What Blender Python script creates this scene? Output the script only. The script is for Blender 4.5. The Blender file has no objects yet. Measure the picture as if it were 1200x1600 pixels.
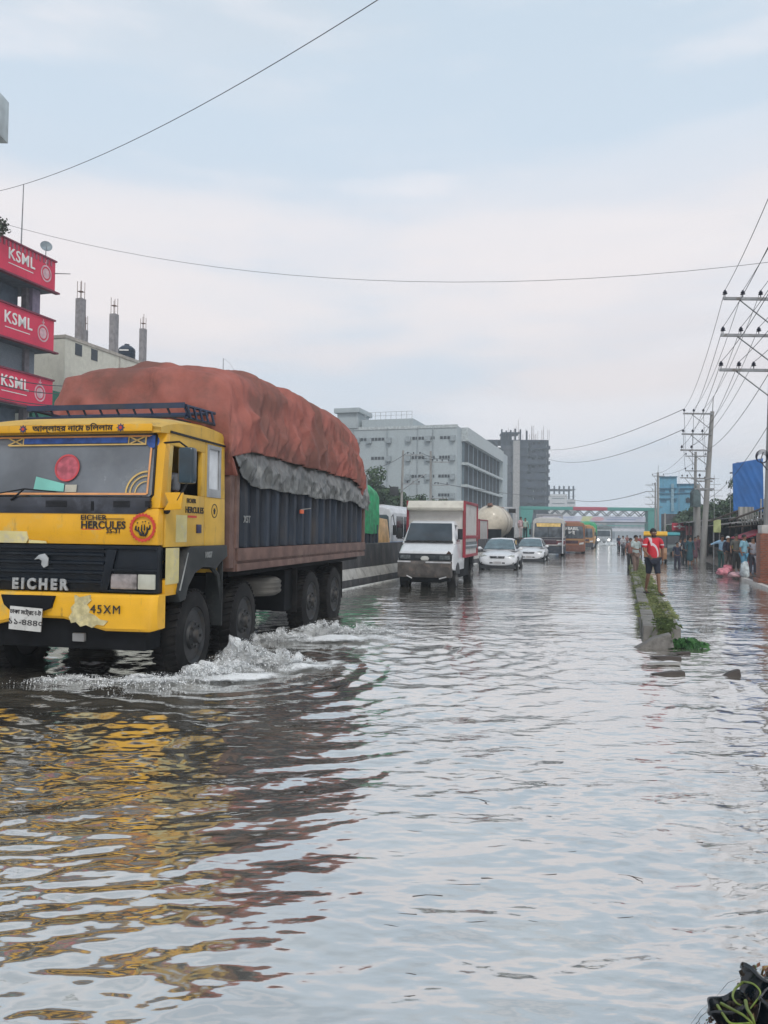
import bpy, bmesh, math, random
import numpy as np
from mathutils import Vector, Matrix, Euler
R = math.radians
random.seed(7); rng = np.random.default_rng(11)
sc = bpy.context.scene
C = sc.collection
sc.render.engine = 'CYCLES'
sc.cycles.use_denoising = True
sc.cycles.max_bounces = 8
sc.cycles.volume_bounces = 2
sc.cycles.transparent_max_bounces = 16
sc.cycles.sample_clamp_indirect = 4
sc.view_settings.view_transform = 'Standard'
sc.view_settings.look = 'None'
sc.view_settings.exposure = 0.12
sc.view_settings.gamma = 1.0

# ---------------------------------------------------------------- camera
CAMZ = 1.65
cam = bpy.data.objects.new('camera', bpy.data.cameras.new('camera')); C.objects.link(cam)
cam.data.sensor_fit = 'VERTICAL'; cam.data.sensor_height = 36; cam.data.lens = 27.0
cam.data.clip_start = 0.05; cam.data.clip_end = 3000
CAMM = Matrix.Translation((0, 0, CAMZ)) @ Matrix.Rotation(R(90 + 1.42), 4, 'X') @ Matrix.Rotation(0.012, 4, 'Z')
cam.matrix_world = CAMM
sc.camera = cam
def ray(px, py):
    return (CAMM.to_3x3() @ Vector(((px - 600) / 1200, (800 - py) / 1200, -1)))
def at(px, py, d):
    r = ray(px, py); return Vector((0, 0, CAMZ)) + r * (d / r.y)
def gr(px, py, z=0.0):
    r = ray(px, py); return Vector((0, 0, CAMZ)) + r * ((z - CAMZ) / r.z)
YAW = R(17.35); SY, CY = math.sin(YAW), math.cos(YAW)
def RT(s, t, z=0.0):      # s: metres right of the camera's line along the road, t: metres along the road
    return Vector((s * CY + t * SY, t * CY - s * SY, z))

# ---------------------------------------------------------------- world
W = bpy.data.worlds.new('World'); sc.world = W; W.use_nodes = True
nt = W.node_tree; nt.nodes.clear()
def N(nt, t, **k):
    n = nt.nodes.new(t)
    for a, b in k.items(): setattr(n, a, b)
    return n
L = nt.links.new
wo = N(nt, 'ShaderNodeOutputWorld'); bg = N(nt, 'ShaderNodeBackground'); L(bg.outputs[0], wo.inputs[0])
bg.inputs[1].default_value = 0.1
sky = N(nt, 'ShaderNodeTexSky', sky_type='NISHITA', sun_disc=False)
SUN_EL, SUN_ROT = R(48), R(168)
sky.sun_elevation = SUN_EL; sky.sun_rotation = SUN_ROT; sky.air_density = 1.5; sky.dust_density = 3
tc = N(nt, 'ShaderNodeTexCoord'); sx = N(nt, 'ShaderNodeSeparateXYZ'); L(tc.outputs['Generated'], sx.inputs[0])
grad = N(nt, 'ShaderNodeValToRGB'); L(sx.outputs['Z'], grad.inputs[0])
e = grad.color_ramp.elements
e[0].position = 0.0; e[0].color = (.66, .63, .655, 1)
e[1].position = 1.0; e[1].color = (.30, .38, .47, 1)
for p, c in ((.08, (.68, .645, .665)), (.2, (.70, .67, .69)), (.32, (.71, .70, .735)), (.45, (.60, .665, .745)), (.6, (.52, .60, .68)), (.78, (.38, .45, .52))):
    q = e.new(p); q.color = (*c, 1)
mp = N(nt, 'ShaderNodeMapping'); mp.inputs['Scale'].default_value = (1.0, 1.0, 4.6); mp.inputs['Rotation'].default_value = (.25, .12, 0)
L(tc.outputs['Generated'], mp.inputs[0])
def wnoise(scale, detail, w):
    n = N(nt, 'ShaderNodeTexNoise', noise_dimensions='4D'); n.inputs['W'].default_value = w
    n.inputs['Scale'].default_value = scale; n.inputs['Detail'].default_value = detail; n.inputs['Roughness'].default_value = .52
    L(mp.outputs[0], n.inputs['Vector']); return n
def ramp(nt, src, a, b):
    r = N(nt, 'ShaderNodeMapRange', clamp=True, interpolation_type='SMOOTHSTEP'); r.inputs[1].default_value = a; r.inputs[2].default_value = b
    nt.links.new(src, r.inputs[0]); return r.outputs[0]
def mixc(nt, fac, a, b, blend='MIX'):
    m = N(nt, 'ShaderNodeMix', data_type='RGBA', blend_type=blend)
    for s, v in ((m.inputs[0], fac), (m.inputs[6], a), (m.inputs[7], b)):
        if isinstance(v, (int, float)): s.default_value = v
        elif isinstance(v, tuple): s.default_value = (*v[:3], 1)
        else: L2(nt)(v, s)
    return m.outputs[2]
def L2(nt): return nt.links.new
def mth(nt, op, a, b=None):
    m = N(nt, 'ShaderNodeMath', operation=op)
    for s, v in ((m.inputs[0], a), (m.inputs[1], b)):
        if v is None: continue
        if isinstance(v, (int, float)): s.default_value = v
        else: nt.links.new(v, s)
    return m.outputs[0]
c1 = mixc(nt, mth(nt, 'MULTIPLY', ramp(nt, wnoise(1.7, 5, 1.3).outputs[0], .45, .62), .6), grad.outputs[0], (.50, .61, .72))
c2 = mixc(nt, mth(nt, 'MULTIPLY', ramp(nt, wnoise(2.3, 6, 4.1).outputs[0], .49, .64), .65), c1, (.755, .75, .785))
band = mth(nt, 'MULTIPLY', ramp(nt, sx.outputs['Z'], .10, .26), mth(nt, 'SUBTRACT', 1.0, ramp(nt, sx.outputs['Z'], .34, .46)))
c3 = mixc(nt, mth(nt, 'MULTIPLY', mth(nt, 'MULTIPLY', band, ramp(nt, wnoise(1.9, 4, 9.7).outputs[0], .46, .62)), .5), c2, (.84, .765, .745))
# the clouds around the sky texture (ten times the display value, for the strength of 0.1)
cl = N(nt, 'ShaderNodeVectorMath', operation='SCALE'); L(c3, cl.inputs[0]); cl.inputs[3].default_value = 11.2
c4 = mixc(nt, .96, sky.outputs[0], cl.outputs[0])
L(c4, bg.inputs[0])
sun = bpy.data.objects.new('sun', bpy.data.lights.new('sun', 'SUN')); C.objects.link(sun)
sun.data.energy = 1.4; sun.data.angle = R(14); sun.data.color = (1, .95, .88)
# sun_rotation r: the sun stands at azimuth r clockwise from +Y
sd = Vector((math.sin(SUN_ROT) * math.cos(SUN_EL), math.cos(SUN_ROT) * math.cos(SUN_EL), math.sin(SUN_EL)))
sun.rotation_euler = sd.to_track_quat('Z', 'Y').to_euler()

# ---------------------------------------------------------------- materials
MATS = {}
def M(name, col=(.5, .5, .5), rough=.6, metal=0., var=.18, scale=4., bump=0., bscale=30., dirt=None, dscale=1.5, dlo=.5, dhi=.75,
      spec=.5, emit=None, trans=0, coat=0., stretch=None, alpha=None, grime=None):
    if name in MATS: return MATS[name]
    m = bpy.data.materials.new(name); MATS[name] = m; m.use_nodes = True
    t = m.node_tree; b = t.nodes['Principled BSDF']; ln = t.links.new
    b.inputs['Roughness'].default_value = rough; b.inputs['Metallic'].default_value = metal
    b.inputs['Specular IOR Level'].default_value = spec; b.inputs['Coat Weight'].default_value = coat
    tcn = N(t, 'ShaderNodeTexCoord'); v = tcn.outputs['Object']
    if stretch:
        mm = N(t, 'ShaderNodeMapping'); mm.inputs['Scale'].default_value = stretch; ln(v, mm.inputs[0]); v = mm.outputs[0]
    n = N(t, 'ShaderNodeTexNoise'); n.inputs['Scale'].default_value = scale; n.inputs['Detail'].default_value = 6; ln(v, n.inputs['Vector'])
    lo = tuple(max(0, c * (1 - var)) for c in col); hi = tuple(min(1, c * (1 + var)) for c in col)
    c = mixc(t, ramp(t, n.outputs[0], .3, .7), lo, hi)
    if dirt:
        n2 = N(t, 'ShaderNodeTexNoise'); n2.inputs['Scale'].default_value = dscale; n2.inputs['Detail'].default_value = 9; n2.inputs['Roughness'].default_value = .65
        ln(v, n2.inputs['Vector'])
        dr = ramp(t, n2.outputs[0], dlo, dhi)
        c = mixc(t, dr, c, dirt)
        ln(mth(t, 'ADD', mth(t, 'MULTIPLY', dr, (.9 - rough) * .7), rough), b.inputs['Roughness'])
    if grime:      # fine streaks and specks of dirt running down the surface
        gc, gs, g0, g1 = grime
        mg = N(t, 'ShaderNodeMapping'); mg.inputs['Scale'].default_value = (1, 1, .22); ln(tcn.outputs['Object'], mg.inputs[0])
        n4 = N(t, 'ShaderNodeTexNoise'); n4.inputs['Scale'].default_value = gs; n4.inputs['Detail'].default_value = 10; n4.inputs['Roughness'].default_value = .75; ln(mg.outputs[0], n4.inputs['Vector'])
        gm = ramp(t, n4.outputs[0], g0, g1); c = mixc(t, mth(t, 'MULTIPLY', gm, .85), c, gc)
    ln(c, b.inputs['Base Color'])
    if bump:
        n3 = N(t, 'ShaderNodeTexNoise'); n3.inputs['Scale'].default_value = bscale; n3.inputs['Detail'].default_value = 5; ln(v, n3.inputs['Vector'])
        bp = N(t, 'ShaderNodeBump'); bp.inputs['Strength'].default_value = 1; bp.inputs['Distance'].default_value = bump
        ln(n3.outputs[0], bp.inputs['Height']); ln(bp.outputs[0], b.inputs['Normal'])
    if emit: b.inputs['Emission Color'].default_value = (*emit[:3], 1); b.inputs['Emission Strength'].default_value = emit[3]
    if alpha is not None: b.inputs['Alpha'].default_value = alpha
    return m
def brick_mat(name, c1, c2, mortar, scale=4, bw=.5, rh=.25):
    if name in MATS: return MATS[name]
    m = M(name, c1); t = m.node_tree; b = t.nodes['Principled BSDF']; ln = t.links.new
    tcn = N(t, 'ShaderNodeTexCoord'); s = N(t, 'ShaderNodeSeparateXYZ'); ln(tcn.outputs['Object'], s.inputs[0])
    cb = N(t, 'ShaderNodeCombineXYZ'); ln(mth(t, 'ADD', s.outputs[0], s.outputs[1]), cb.inputs[0]); ln(s.outputs[2], cb.inputs[1])
    br = N(t, 'ShaderNodeTexBrick'); br.inputs['Scale'].default_value = scale; ln(cb.outputs[0], br.inputs['Vector'])
    br.inputs['Color1'].default_value = (*c1, 1); br.inputs['Color2'].default_value = (*c2, 1); br.inputs['Mortar'].default_value = (*mortar, 1)
    br.inputs['Mortar Size'].default_value = .03; br.inputs['Brick Width'].default_value = bw; br.inputs['Row Height'].default_value = rh
    n = N(t, 'ShaderNodeTexNoise'); n.inputs['Scale'].default_value = 6; ln(tcn.outputs['Object'], n.inputs['Vector'])
    ln(mixc(t, .5, br.outputs[0], mixc(t, n.outputs[0], (.3, .25, .2), (1, 1, 1)), 'MULTIPLY'), b.inputs['Base Color'])
    bp = N(t, 'ShaderNodeBump'); bp.inputs['Distance'].default_value = -.012; ln(br.outputs['Fac'], bp.inputs['Height']); ln(bp.outputs[0], b.inputs['Normal'])
    return m

# ---------------------------------------------------------------- mesh helpers
class MB:
    def __init__(s): s.v = []; s.f = []; s.m = []; s.cur = 0
    def add(s, vs, fs, T=None):
        o = len(s.v)
        s.v += [tuple(T @ Vector(p)) if T is not None else tuple(p) for p in vs]
        s.f += [tuple(i + o for i in f) for f in fs]; s.m += [s.cur] * len(fs); return s
    def mat(s, i): s.cur = i; return s
    def box(s, x0, x1, y0, y1, z0, z1, T=None):
        vs = [(x, y, z) for z in (z0, z1) for y in (y0, y1) for x in (x0, x1)]
        return s.add(vs, [(0, 2, 3, 1), (4, 5, 7, 6), (0, 1, 5, 4), (2, 6, 7, 3), (0, 4, 6, 2), (1, 3, 7, 5)], T)
    def cb(s, c, d, T=None, rot=None):
        M_ = Matrix.Translation(c) @ (rot.to_matrix().to_4x4() if rot else Matrix())
        if T is not None: M_ = T @ M_
        return s.box(-d[0] / 2, d[0] / 2, -d[1] / 2, d[1] / 2, -d[2] / 2, d[2] / 2, M_)
    def tube(s, p, q, r, r2=None, n=8, caps=True):
        return s.path([p, q], [r, r if r2 is None else r2], n, caps)
    def path(s, pts, rs, n=8, caps=True):
        pts = [Vector(p) for p in pts]
        if not isinstance(rs, (list, tuple)): rs = [rs] * len(pts)
        vs = []; up = None
        for i, p in enumerate(pts):
            t = (pts[min(i + 1, len(pts) - 1)] - pts[max(i - 1, 0)])
            if t.length < 1e-9: t = Vector((0, 0, 1))
            t.normalize()
            if up is None: up = t.orthogonal().normalized()
            up = (up - t * up.dot(t))
            up = t.orthogonal().normalized() if up.length < 1e-6 else up.normalized()
            w = t.cross(up)
            for k in range(n):
                a = 2 * math.pi * k / n; vs.append(p + (up * math.cos(a) + w * math.sin(a)) * rs[i])
        fs = []
        for i in range(len(pts) - 1):
            for k in range(n):
                a = i * n + k; b = i * n + (k + 1) % n; fs.append((a, b, b + n, a + n))
        if caps: fs.append(tuple(range(n))[::-1]); fs.append(tuple((len(pts) - 1) * n + k for k in range(n)))
        return s.add(vs, fs)
    def lathe(s, prof, T=None, n=24, cap=True):     # prof [(r, h)], around local z
        vs = [(r * math.cos(2 * math.pi * k / n), r * math.sin(2 * math.pi * k / n), h) for r, h in prof for k in range(n)]
        fs = []
        for i in range(len(prof) - 1):
            for k in range(n):
                a = i * n + k; b = i * n + (k + 1) % n; fs.append((a, b, b + n, a + n))
        if cap: fs.append(tuple(range(n))[::-1]); fs.append(tuple((len(prof) - 1) * n + k for k in range(n)))
        return s.add(vs, fs, T)
    def prism(s, poly, ax, a0, a1, T=None):   # poly in the two other axes (in xyz order), extruded along ax
        def mk(p, a): return {'x': (a, p[0], p[1]), 'y': (p[0], a, p[1]), 'z': (p[0], p[1], a)}[ax]
        n = len(poly); vs = [mk(p, a0) for p in poly] + [mk(p, a1) for p in poly]
        fs = [tuple(range(n)), tuple(range(n, 2 * n))[::-1]] + [(i, i + n, (i + 1) % n + n, (i + 1) % n) for i in range(n)]
        return s.add(vs, fs, T)
    def rings(s, rings, caps=True, closed=True):
        n = len(rings[0]); vs = [p for r in rings for p in r]; fs = []
        for i in range(len(rings) - 1):
            for k in range(n if closed else n - 1):
                a = i * n + k; b = i * n + (k + 1) % n; fs.append((a, b, b + n, a + n))
        if caps: fs.append(tuple(range(n))[::-1]); fs.append(tuple((len(rings) - 1) * n + k for k in range(n)))
        return s.add(vs, fs)
    def sph(s, c, r, n=8, sc_=(1, 1, 1), rot=None):
        prof = [(math.sin(math.pi * i / n), -math.cos(math.pi * i / n)) for i in range(n + 1)]
        prof[0] = (.001, -1); prof[-1] = (.001, 1)
        T = Matrix.Translation(c) @ (rot.to_matrix().to_4x4() if rot else Matrix()) @ Matrix.Diagonal((r * sc_[0], r * sc_[1], r * sc_[2], 1))
        return s.lathe(prof, T, n * 2 if n < 7 else n + 4)
    def build(s, name, mats, parent=None, bevel=0, smooth=False, seg=2, loc=None, rot=None, angle=40, recalc=True):
        me = bpy.data.meshes.new(name); me.from_pydata(s.v, [], s.f)
        if not isinstance(mats, (list, tuple)): mats = [mats]
        for m in mats: me.materials.append(m)
        me.polygons.foreach_set('material_index', s.m)
        if bevel or recalc:
            bm = bmesh.new(); bm.from_mesh(me)
            if recalc: bmesh.ops.recalc_face_normals(bm, faces=bm.faces)
            if bevel:
                es = [e for e in bm.edges if len(e.link_faces) == 2 and e.calc_face_angle(0) > R(30)]
                bmesh.ops.bevel(bm, geom=es, offset=bevel, segments=seg, affect='EDGES', profile=.6, clamp_overlap=True)
            bm.to_mesh(me); bm.free()
        if smooth or bevel:
            me.polygons.foreach_set('use_smooth', [True] * len(me.polygons)); me.set_sharp_from_angle(angle=R(angle))
        me.update()
        o = bpy.data.objects.new(name, me); C.objects.link(o)
        if parent: o.parent = parent
        if loc is not None: o.location = loc
        if rot is not None: o.rotation_euler = rot
        return o
def tag(o, label=None, cat=None, group=None, kind=None):
    if label: o['label'] = label
    if cat: o['category'] = cat
    if group: o['group'] = group
    if kind: o['kind'] = kind
    return o
def thing(name, label, cat, loc=(0, 0, 0), rz=0, group=None):
    o = bpy.data.objects.new(name, None); C.objects.link(o); o.empty_display_size = .2
    o.location = loc; o.rotation_euler = (0, 0, rz); return tag(o, label, cat, group)
def struct(o): o['kind'] = 'structure'; return o
def kids(o): return [c for c in bpy.data.objects if c.parent == o]
def copy_tree(o, parent=None):
    c = o.copy(); C.objects.link(c)
    if parent: c.parent = parent
    for ch in kids(o): copy_tree(ch, c)
    return c
def text(s, size, mat, parent, loc, rot=(R(90), 0, 0), name='lettering', ext=.003, off=0., ax='CENTER', sx_=1., shear=0, space=1):
    cu = bpy.data.curves.new(name, 'FONT'); cu.body = s; cu.size = 1; cu.extrude = ext / size; cu.offset = off / size
    cu.align_x = ax; cu.align_y = 'CENTER'; cu.shear = shear; cu.space_character = space; cu.resolution_u = 3
    cu.materials.append(mat); o = bpy.data.objects.new(name, cu); C.objects.link(o)
    if parent: o.parent = parent
    o.location = loc; o.rotation_euler = rot; o.scale = (sx_ * size, size, size); return o
# numpy noise
_P = rng.permutation(256); _P = np.concatenate([_P, _P, _P]); _G = rng.uniform(0, 2 * np.pi, 256)
def pn(x, y, seed=0):
    x = np.asarray(x, float) + seed * 17.31; y = np.asarray(y, float) + seed * 9.17
    xi = np.floor(x).astype(int); yi = np.floor(y).astype(int); fx = x - xi; fy = y - yi
    u = fx ** 3 * (fx * (fx * 6 - 15) + 10); v = fy ** 3 * (fy * (fy * 6 - 15) + 10)
    def g(ix, iy, dx, dy):
        a = _G[_P[_P[ix & 255] + (iy & 255)]]; return np.cos(a) * dx + np.sin(a) * dy
    a = g(xi, yi, fx, fy); b = g(xi + 1, yi, fx - 1, fy); c = g(xi, yi + 1, fx, fy - 1); d = g(xi + 1, yi + 1, fx - 1, fy - 1)
    return (a + u * (b - a)) * (1 - v) + (c + u * (d - c)) * v * 1.0
def fbm(x, y, o=4, seed=0):
    return sum(pn(x * 2 ** i, y * 2 ** i, seed + i) / 2 ** i for i in range(o))
def grid_mesh(name, V, nu, nv, mat, parent=None, smooth=True):      # V: (nu*nv,3)
    me = bpy.data.meshes.new(name); me.vertices.add(nu * nv); me.vertices.foreach_set('co', np.asarray(V, np.float32).ravel())
    i, j = np.meshgrid(np.arange(nu - 1), np.arange(nv - 1), indexing='ij'); a = (i * nv + j).ravel()
    F = np.stack([a, a + nv, a + nv + 1, a + 1], 1); nf = len(F)
    me.loops.add(nf * 4); me.loops.foreach_set('vertex_index', F.ravel().astype(np.int32))
    me.polygons.add(nf); me.polygons.foreach_set('loop_start', np.arange(0, nf * 4, 4, dtype=np.int32))
    me.update(calc_edges=True)
    if smooth: me.polygons.foreach_set('use_smooth', [True] * nf)
    me.materials.append(mat); o = bpy.data.objects.new(name, me); C.objects.link(o)
    if parent: o.parent = parent
    return o

black = M('black_plastic', (.008, .009, .012), .5, var=.3, bump=.001, spec=.3)
rubber = M('tyre_rubber', (.010, .010, .011), .85, var=.3, dirt=(.035, .033, .03), dscale=4, spec=.25)
steel = M('grey_steel', (.28, .29, .30), .45, .7, dirt=(.12, .08, .05), dscale=5)
darkmetal = M('dark_chassis', (.006, .007, .009), .8, var=.4, spec=.2)
chrome = M('chrome', (.6, .6, .62), .2, 1)
white_txt = M('white_paint_text', (.8, .8, .78), .6, var=.05)
black_txt = M('black_paint_text', (.02, .018, .02), .6, var=.1)
red_txt = M('red_paint_text', (.55, .05, .03), .6, var=.1)
glass = M('vehicle_glass', (.035, .045, .055), .06, spec=.8, var=.4, scale=1.2)
lampglass = M('lamp_glass', (.5, .5, .5), .15, var=.2, spec=.8)
conc = M('concrete', (.30, .29, .27), .85, var=.25, bump=.004, bscale=25, dirt=(.10, .10, .09), dscale=2, stretch=(1, 1, .5))
# ---------------------------------------------------------------- ground, road, water
ground = MB().box(-250, 320, -85, 450, -1.2, -.16).build('ground', M('ground_mud', (.12, .10, .08), .9, dirt=(.07, .06, .05)))
struct(ground)
rd = MB(); P = [RT(-7.7, -20), RT(4.5, -20), RT(4.5, 420), RT(-7.7, 420)]
rd.add([(p.x, p.y, -.13) for p in P], [(0, 1, 2, 3)]); struct(rd.build('road', M('asphalt', (.05, .05, .05), .9, bump=.004, bscale=60)))

def water_material():
    m = bpy.data.materials.new('flood_water'); m.use_nodes = True; t = m.node_tree; t.nodes.clear(); ln = t.links.new
    out = N(t, 'ShaderNodeOutputMaterial'); mix = N(t, 'ShaderNodeMixShader'); ln(mix.outputs[0], out.inputs[0])
    dif = N(t, 'ShaderNodeBsdfDiffuse'); gl = N(t, 'ShaderNodeBsdfGlossy'); gl.inputs['Roughness'].default_value = .085
    gl.inputs['Color'].default_value = (.96, .965, .96, 1)
    tcn = N(t, 'ShaderNodeTexCoord')
    def noi(scale, st, det=3, rough=.5):
        mm = N(t, 'ShaderNodeMapping'); mm.inputs['Scale'].default_value = st; mm.inputs['Rotation'].default_value = (0, 0, R(6)); ln(tcn.outputs['Object'], mm.inputs[0])
        n = N(t, 'ShaderNodeTexNoise'); n.inputs['Scale'].default_value = scale; n.inputs['Detail'].default_value = det; n.inputs['Roughness'].default_value = rough
        ln(mm.outputs[0], n.inputs['Vector']); return n.outputs[0]
    ln(mixc(t, ramp(t, noi(.9, (1, 1, 1), 8, .6), .42, .6), (.15, .135, .11), (.25, .22, .17)), dif.inputs[0])
    b1 = N(t, 'ShaderNodeBump'); b1.inputs['Distance'].default_value = .075; ln(noi(2.8, (.55, 1, 1), 3, .5), b1.inputs['Height'])
    b2 = N(t, 'ShaderNodeBump'); b2.inputs['Distance'].default_value = .008; ln(noi(11, (.5, 1, 1), 3, .55), b2.inputs['Height']); ln(b1.outputs[0], b2.inputs['Normal'])
    # ripple strength changes from patch to patch, as gusts and current do
    pat = ramp(t, noi(.28, (.6, 1, 1), 3), .35, .65)
    ln(mth(t, 'ADD', mth(t, 'MULTIPLY', pat, .6), .25), b1.inputs['Strength']); ln(mth(t, 'ADD', mth(t, 'MULTIPLY', pat, .7), .12), b2.inputs['Strength'])
    fr = N(t, 'ShaderNodeLayerWeight'); fr.inputs[0].default_value = .5
    for s in (dif, gl, fr): ln(b2.outputs[0], s.inputs['Normal'])
    fc = mth(t, 'POWER', fr.outputs['Facing'], 2.0)      # 0 looking straight down, 1 at grazing angles
    ln(mth(t, 'ADD', mth(t, 'MULTIPLY', fc, .46), .53), mix.inputs[0])
    ln(dif.outputs[0], mix.inputs[1]); ln(gl.outputs[0], mix.inputs[2]); return m
WM = water_material()
SPL = [gr(372, 1048), gr(500, 1000), gr(150, 1062)]
def wave_h(X, Y):
    d = np.sqrt(X * X + Y * Y)
    wx = X + .6 * pn(X * .35, Y * .35, 3); wy = Y + .5 * pn(X * .3, Y * .4, 5)
    cz, sz = math.cos(.12), math.sin(.12); a = wx * cz + wy * sz; b = -wx * sz + wy * cz
    f = 1 / (1 + (d / 55) ** 2); f2 = 1 / (1 + (d / 20) ** 2); gust = np.clip(1 + 1.5 * pn(X * .45, Y * .45, 8), .6, 1.9)
    h = .016 * pn(a * 1.1, b * 2.1, 1) + f2 * (.0120 * pn(a * 2.6, b * 4.9, 2) * gust + .0085 * pn(a * 5.6, b * 11.0, 4) * gust + .0026 * pn(a * 12, b * 21, 14) * gust) + .026 * pn(X * .25, Y * .6, 6)
    for (c, lam, amp, rr) in ((SPL[0], .36, .011, 3.2), (SPL[1], .4, .012, 3.5), (SPL[2], .45, .006, 2.5)):
        r = np.hypot(X - c.x, (Y - c.y)) + .25 * pn(X * .9, Y * .9, 9)
        h = h + amp * np.sin(2 * np.pi * r / lam + 2 * pn(X * .7, Y * .7, 12)) * np.exp(-r / rr) * np.clip(r / .6, 0, 1)
    # wake shoulders along the trucks' path
    return h * np.clip(f + .08, 0, 1)
ys = np.concatenate([np.arange(2600, 1650, -9.), np.arange(1650, 900, -2.0), np.arange(900, 846, -1.0), np.array([845, 843.5, 842, 841, 840, 839.4, 838.8, 838.3, 837.9, 837.5])])
ds = 1980 / (ys - 835.); ks = np.concatenate([np.arange(-1.5, -.62, .012), np.arange(-.62, .62, .0026), np.arange(.62, 1.5, .012)])
ds = np.concatenate([[-40, -2, .4], ds])
KK = np.where(ds[:, None] < 1.1, 1.1, ds[:, None]) * ks[None, :]; KK[0] = ks * 60
Y2 = np.repeat(ds[:, None], len(ks), 1); Z2 = wave_h(KK, Y2)
V = np.stack([KK, Y2, Z2], -1).reshape(-1, 3)
water = grid_mesh('water', V, len(ds), len(ks), WM); struct(water); water['label'] = 'rippled flood water covering the road'

# white edge line and dirty shoulder beside the barrier
mk = MB(); mk.box(-7.42, -7.32, 16.5, 40, -.1, .035); mk.build('road_edge_line', M('road_paint', (.6, .6, .58), .7, dirt=(.2, .2, .2), dscale=3), rot=(0, 0, -YAW)); struct(bpy.data.objects['road_edge_line'])
# right bank
def dirt_bank():
    nu, nv = 60, 260
    S = np.linspace(0, 1, nu)[:, None] ** 1.5 * 60 + 4.55; T = np.linspace(20, 330, nv)[None, :]
    S2 = S + T * 0; T2 = T + S * 0
    Z = -.12 + .30 * np.clip((S2 - 4.55) / 1.2, 0, 1) ** .6 + .05 * pn(S2 * .9, T2 * .9, 2) * np.clip((S2 - 4.5), 0, 1)
    V = np.stack([S2 * CY + T2 * SY, T2 * CY - S2 * SY, Z], -1).reshape(-1, 3)
    o = grid_mesh('roadside_ground', V, nu, nv, M('wet_dirt', (.13, .095, .075), .55, dirt=(.24, .2, .17), dscale=1.2, bump=.02, bscale=6)); struct(o)
dirt_bank()
def kerb_right():
    m = MB(); m.box(4.14, 4.32, 21.5, 31.5, -.14, .10)
    struct(m.build('kerb', M('kerb_conc', (.5, .47, .44), .8, dirt=(.25, .18, .15), dscale=4, bump=.01), rot=(0, 0, -YAW), bevel=.02))
    m = MB(); m.box(4.32, 6.2, 21.5, 28.8, -.14, .13)
    struct(m.build('brick_pavement', brick_mat('paving_brick', (.32, .10, .055), (.22, .075, .045), (.15, .11, .09), 5), rot=(0, 0, -YAW), bevel=.02))
kerb_right()

# left carriageway ground is flooded as well; far left verge
lv = MB(); lv.box(-70, -19.5, 5, 330, -.5, .12); struct(lv.build('verge', M('verge_dirt', (.13, .11, .09), .9, dirt=(.05, .07, .03)), rot=(0, 0, -YAW)))

# ---------------------------------------------------------------- concrete barrier
def barrier():
    lab = 'black and white concrete barrier block standing in the row between the two carriageways'
    bl = M('barrier_black', (.05, .05, .055), .85, var=.3, dirt=(.16, .15, .14), dscale=3, stretch=(1, 1, .35), bump=.006)
    wh = M('barrier_white', (.38, .37, .35), .85, var=.15, dirt=(.14, .13, .12), dscale=2.5, bump=.006)
    n = 2.6; first = None
    for i in range(22):
        t0 = 16.6 + i * n
        if first is None:
            root = thing('road_barrier', lab, 'barrier', RT(-7.9, t0), -YAW, 'concrete barrier blocks between the carriageways')
            prof_top = [(-.13, 1.25), (.13, 1.25), (.19, .52), (-.19, .52)]
            prof_w = [(-.193, .517), (.193, .517), (.33, .22), (-.33, .22)]
            prof_b = [(-.335, .217), (.335, .217), (.34, -.2), (-.34, -.2)]
            MB().prism(prof_top, 'y', .02, n - .02).build('black_upper', bl, root, bevel=.02)
            MB().prism(prof_w, 'y', .02, n - .02).build('white_band', wh, root, bevel=.012)
            MB().prism(prof_b, 'y', .02, n - .02).build('base', bl, root, bevel=.012)
            first = root
        else:
            c = copy_tree(first); c.location = RT(-7.9 + random.uniform(-.02, .02), t0); c.rotation_euler.z = -YAW + random.uniform(-.01, .01)
barrier()

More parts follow.
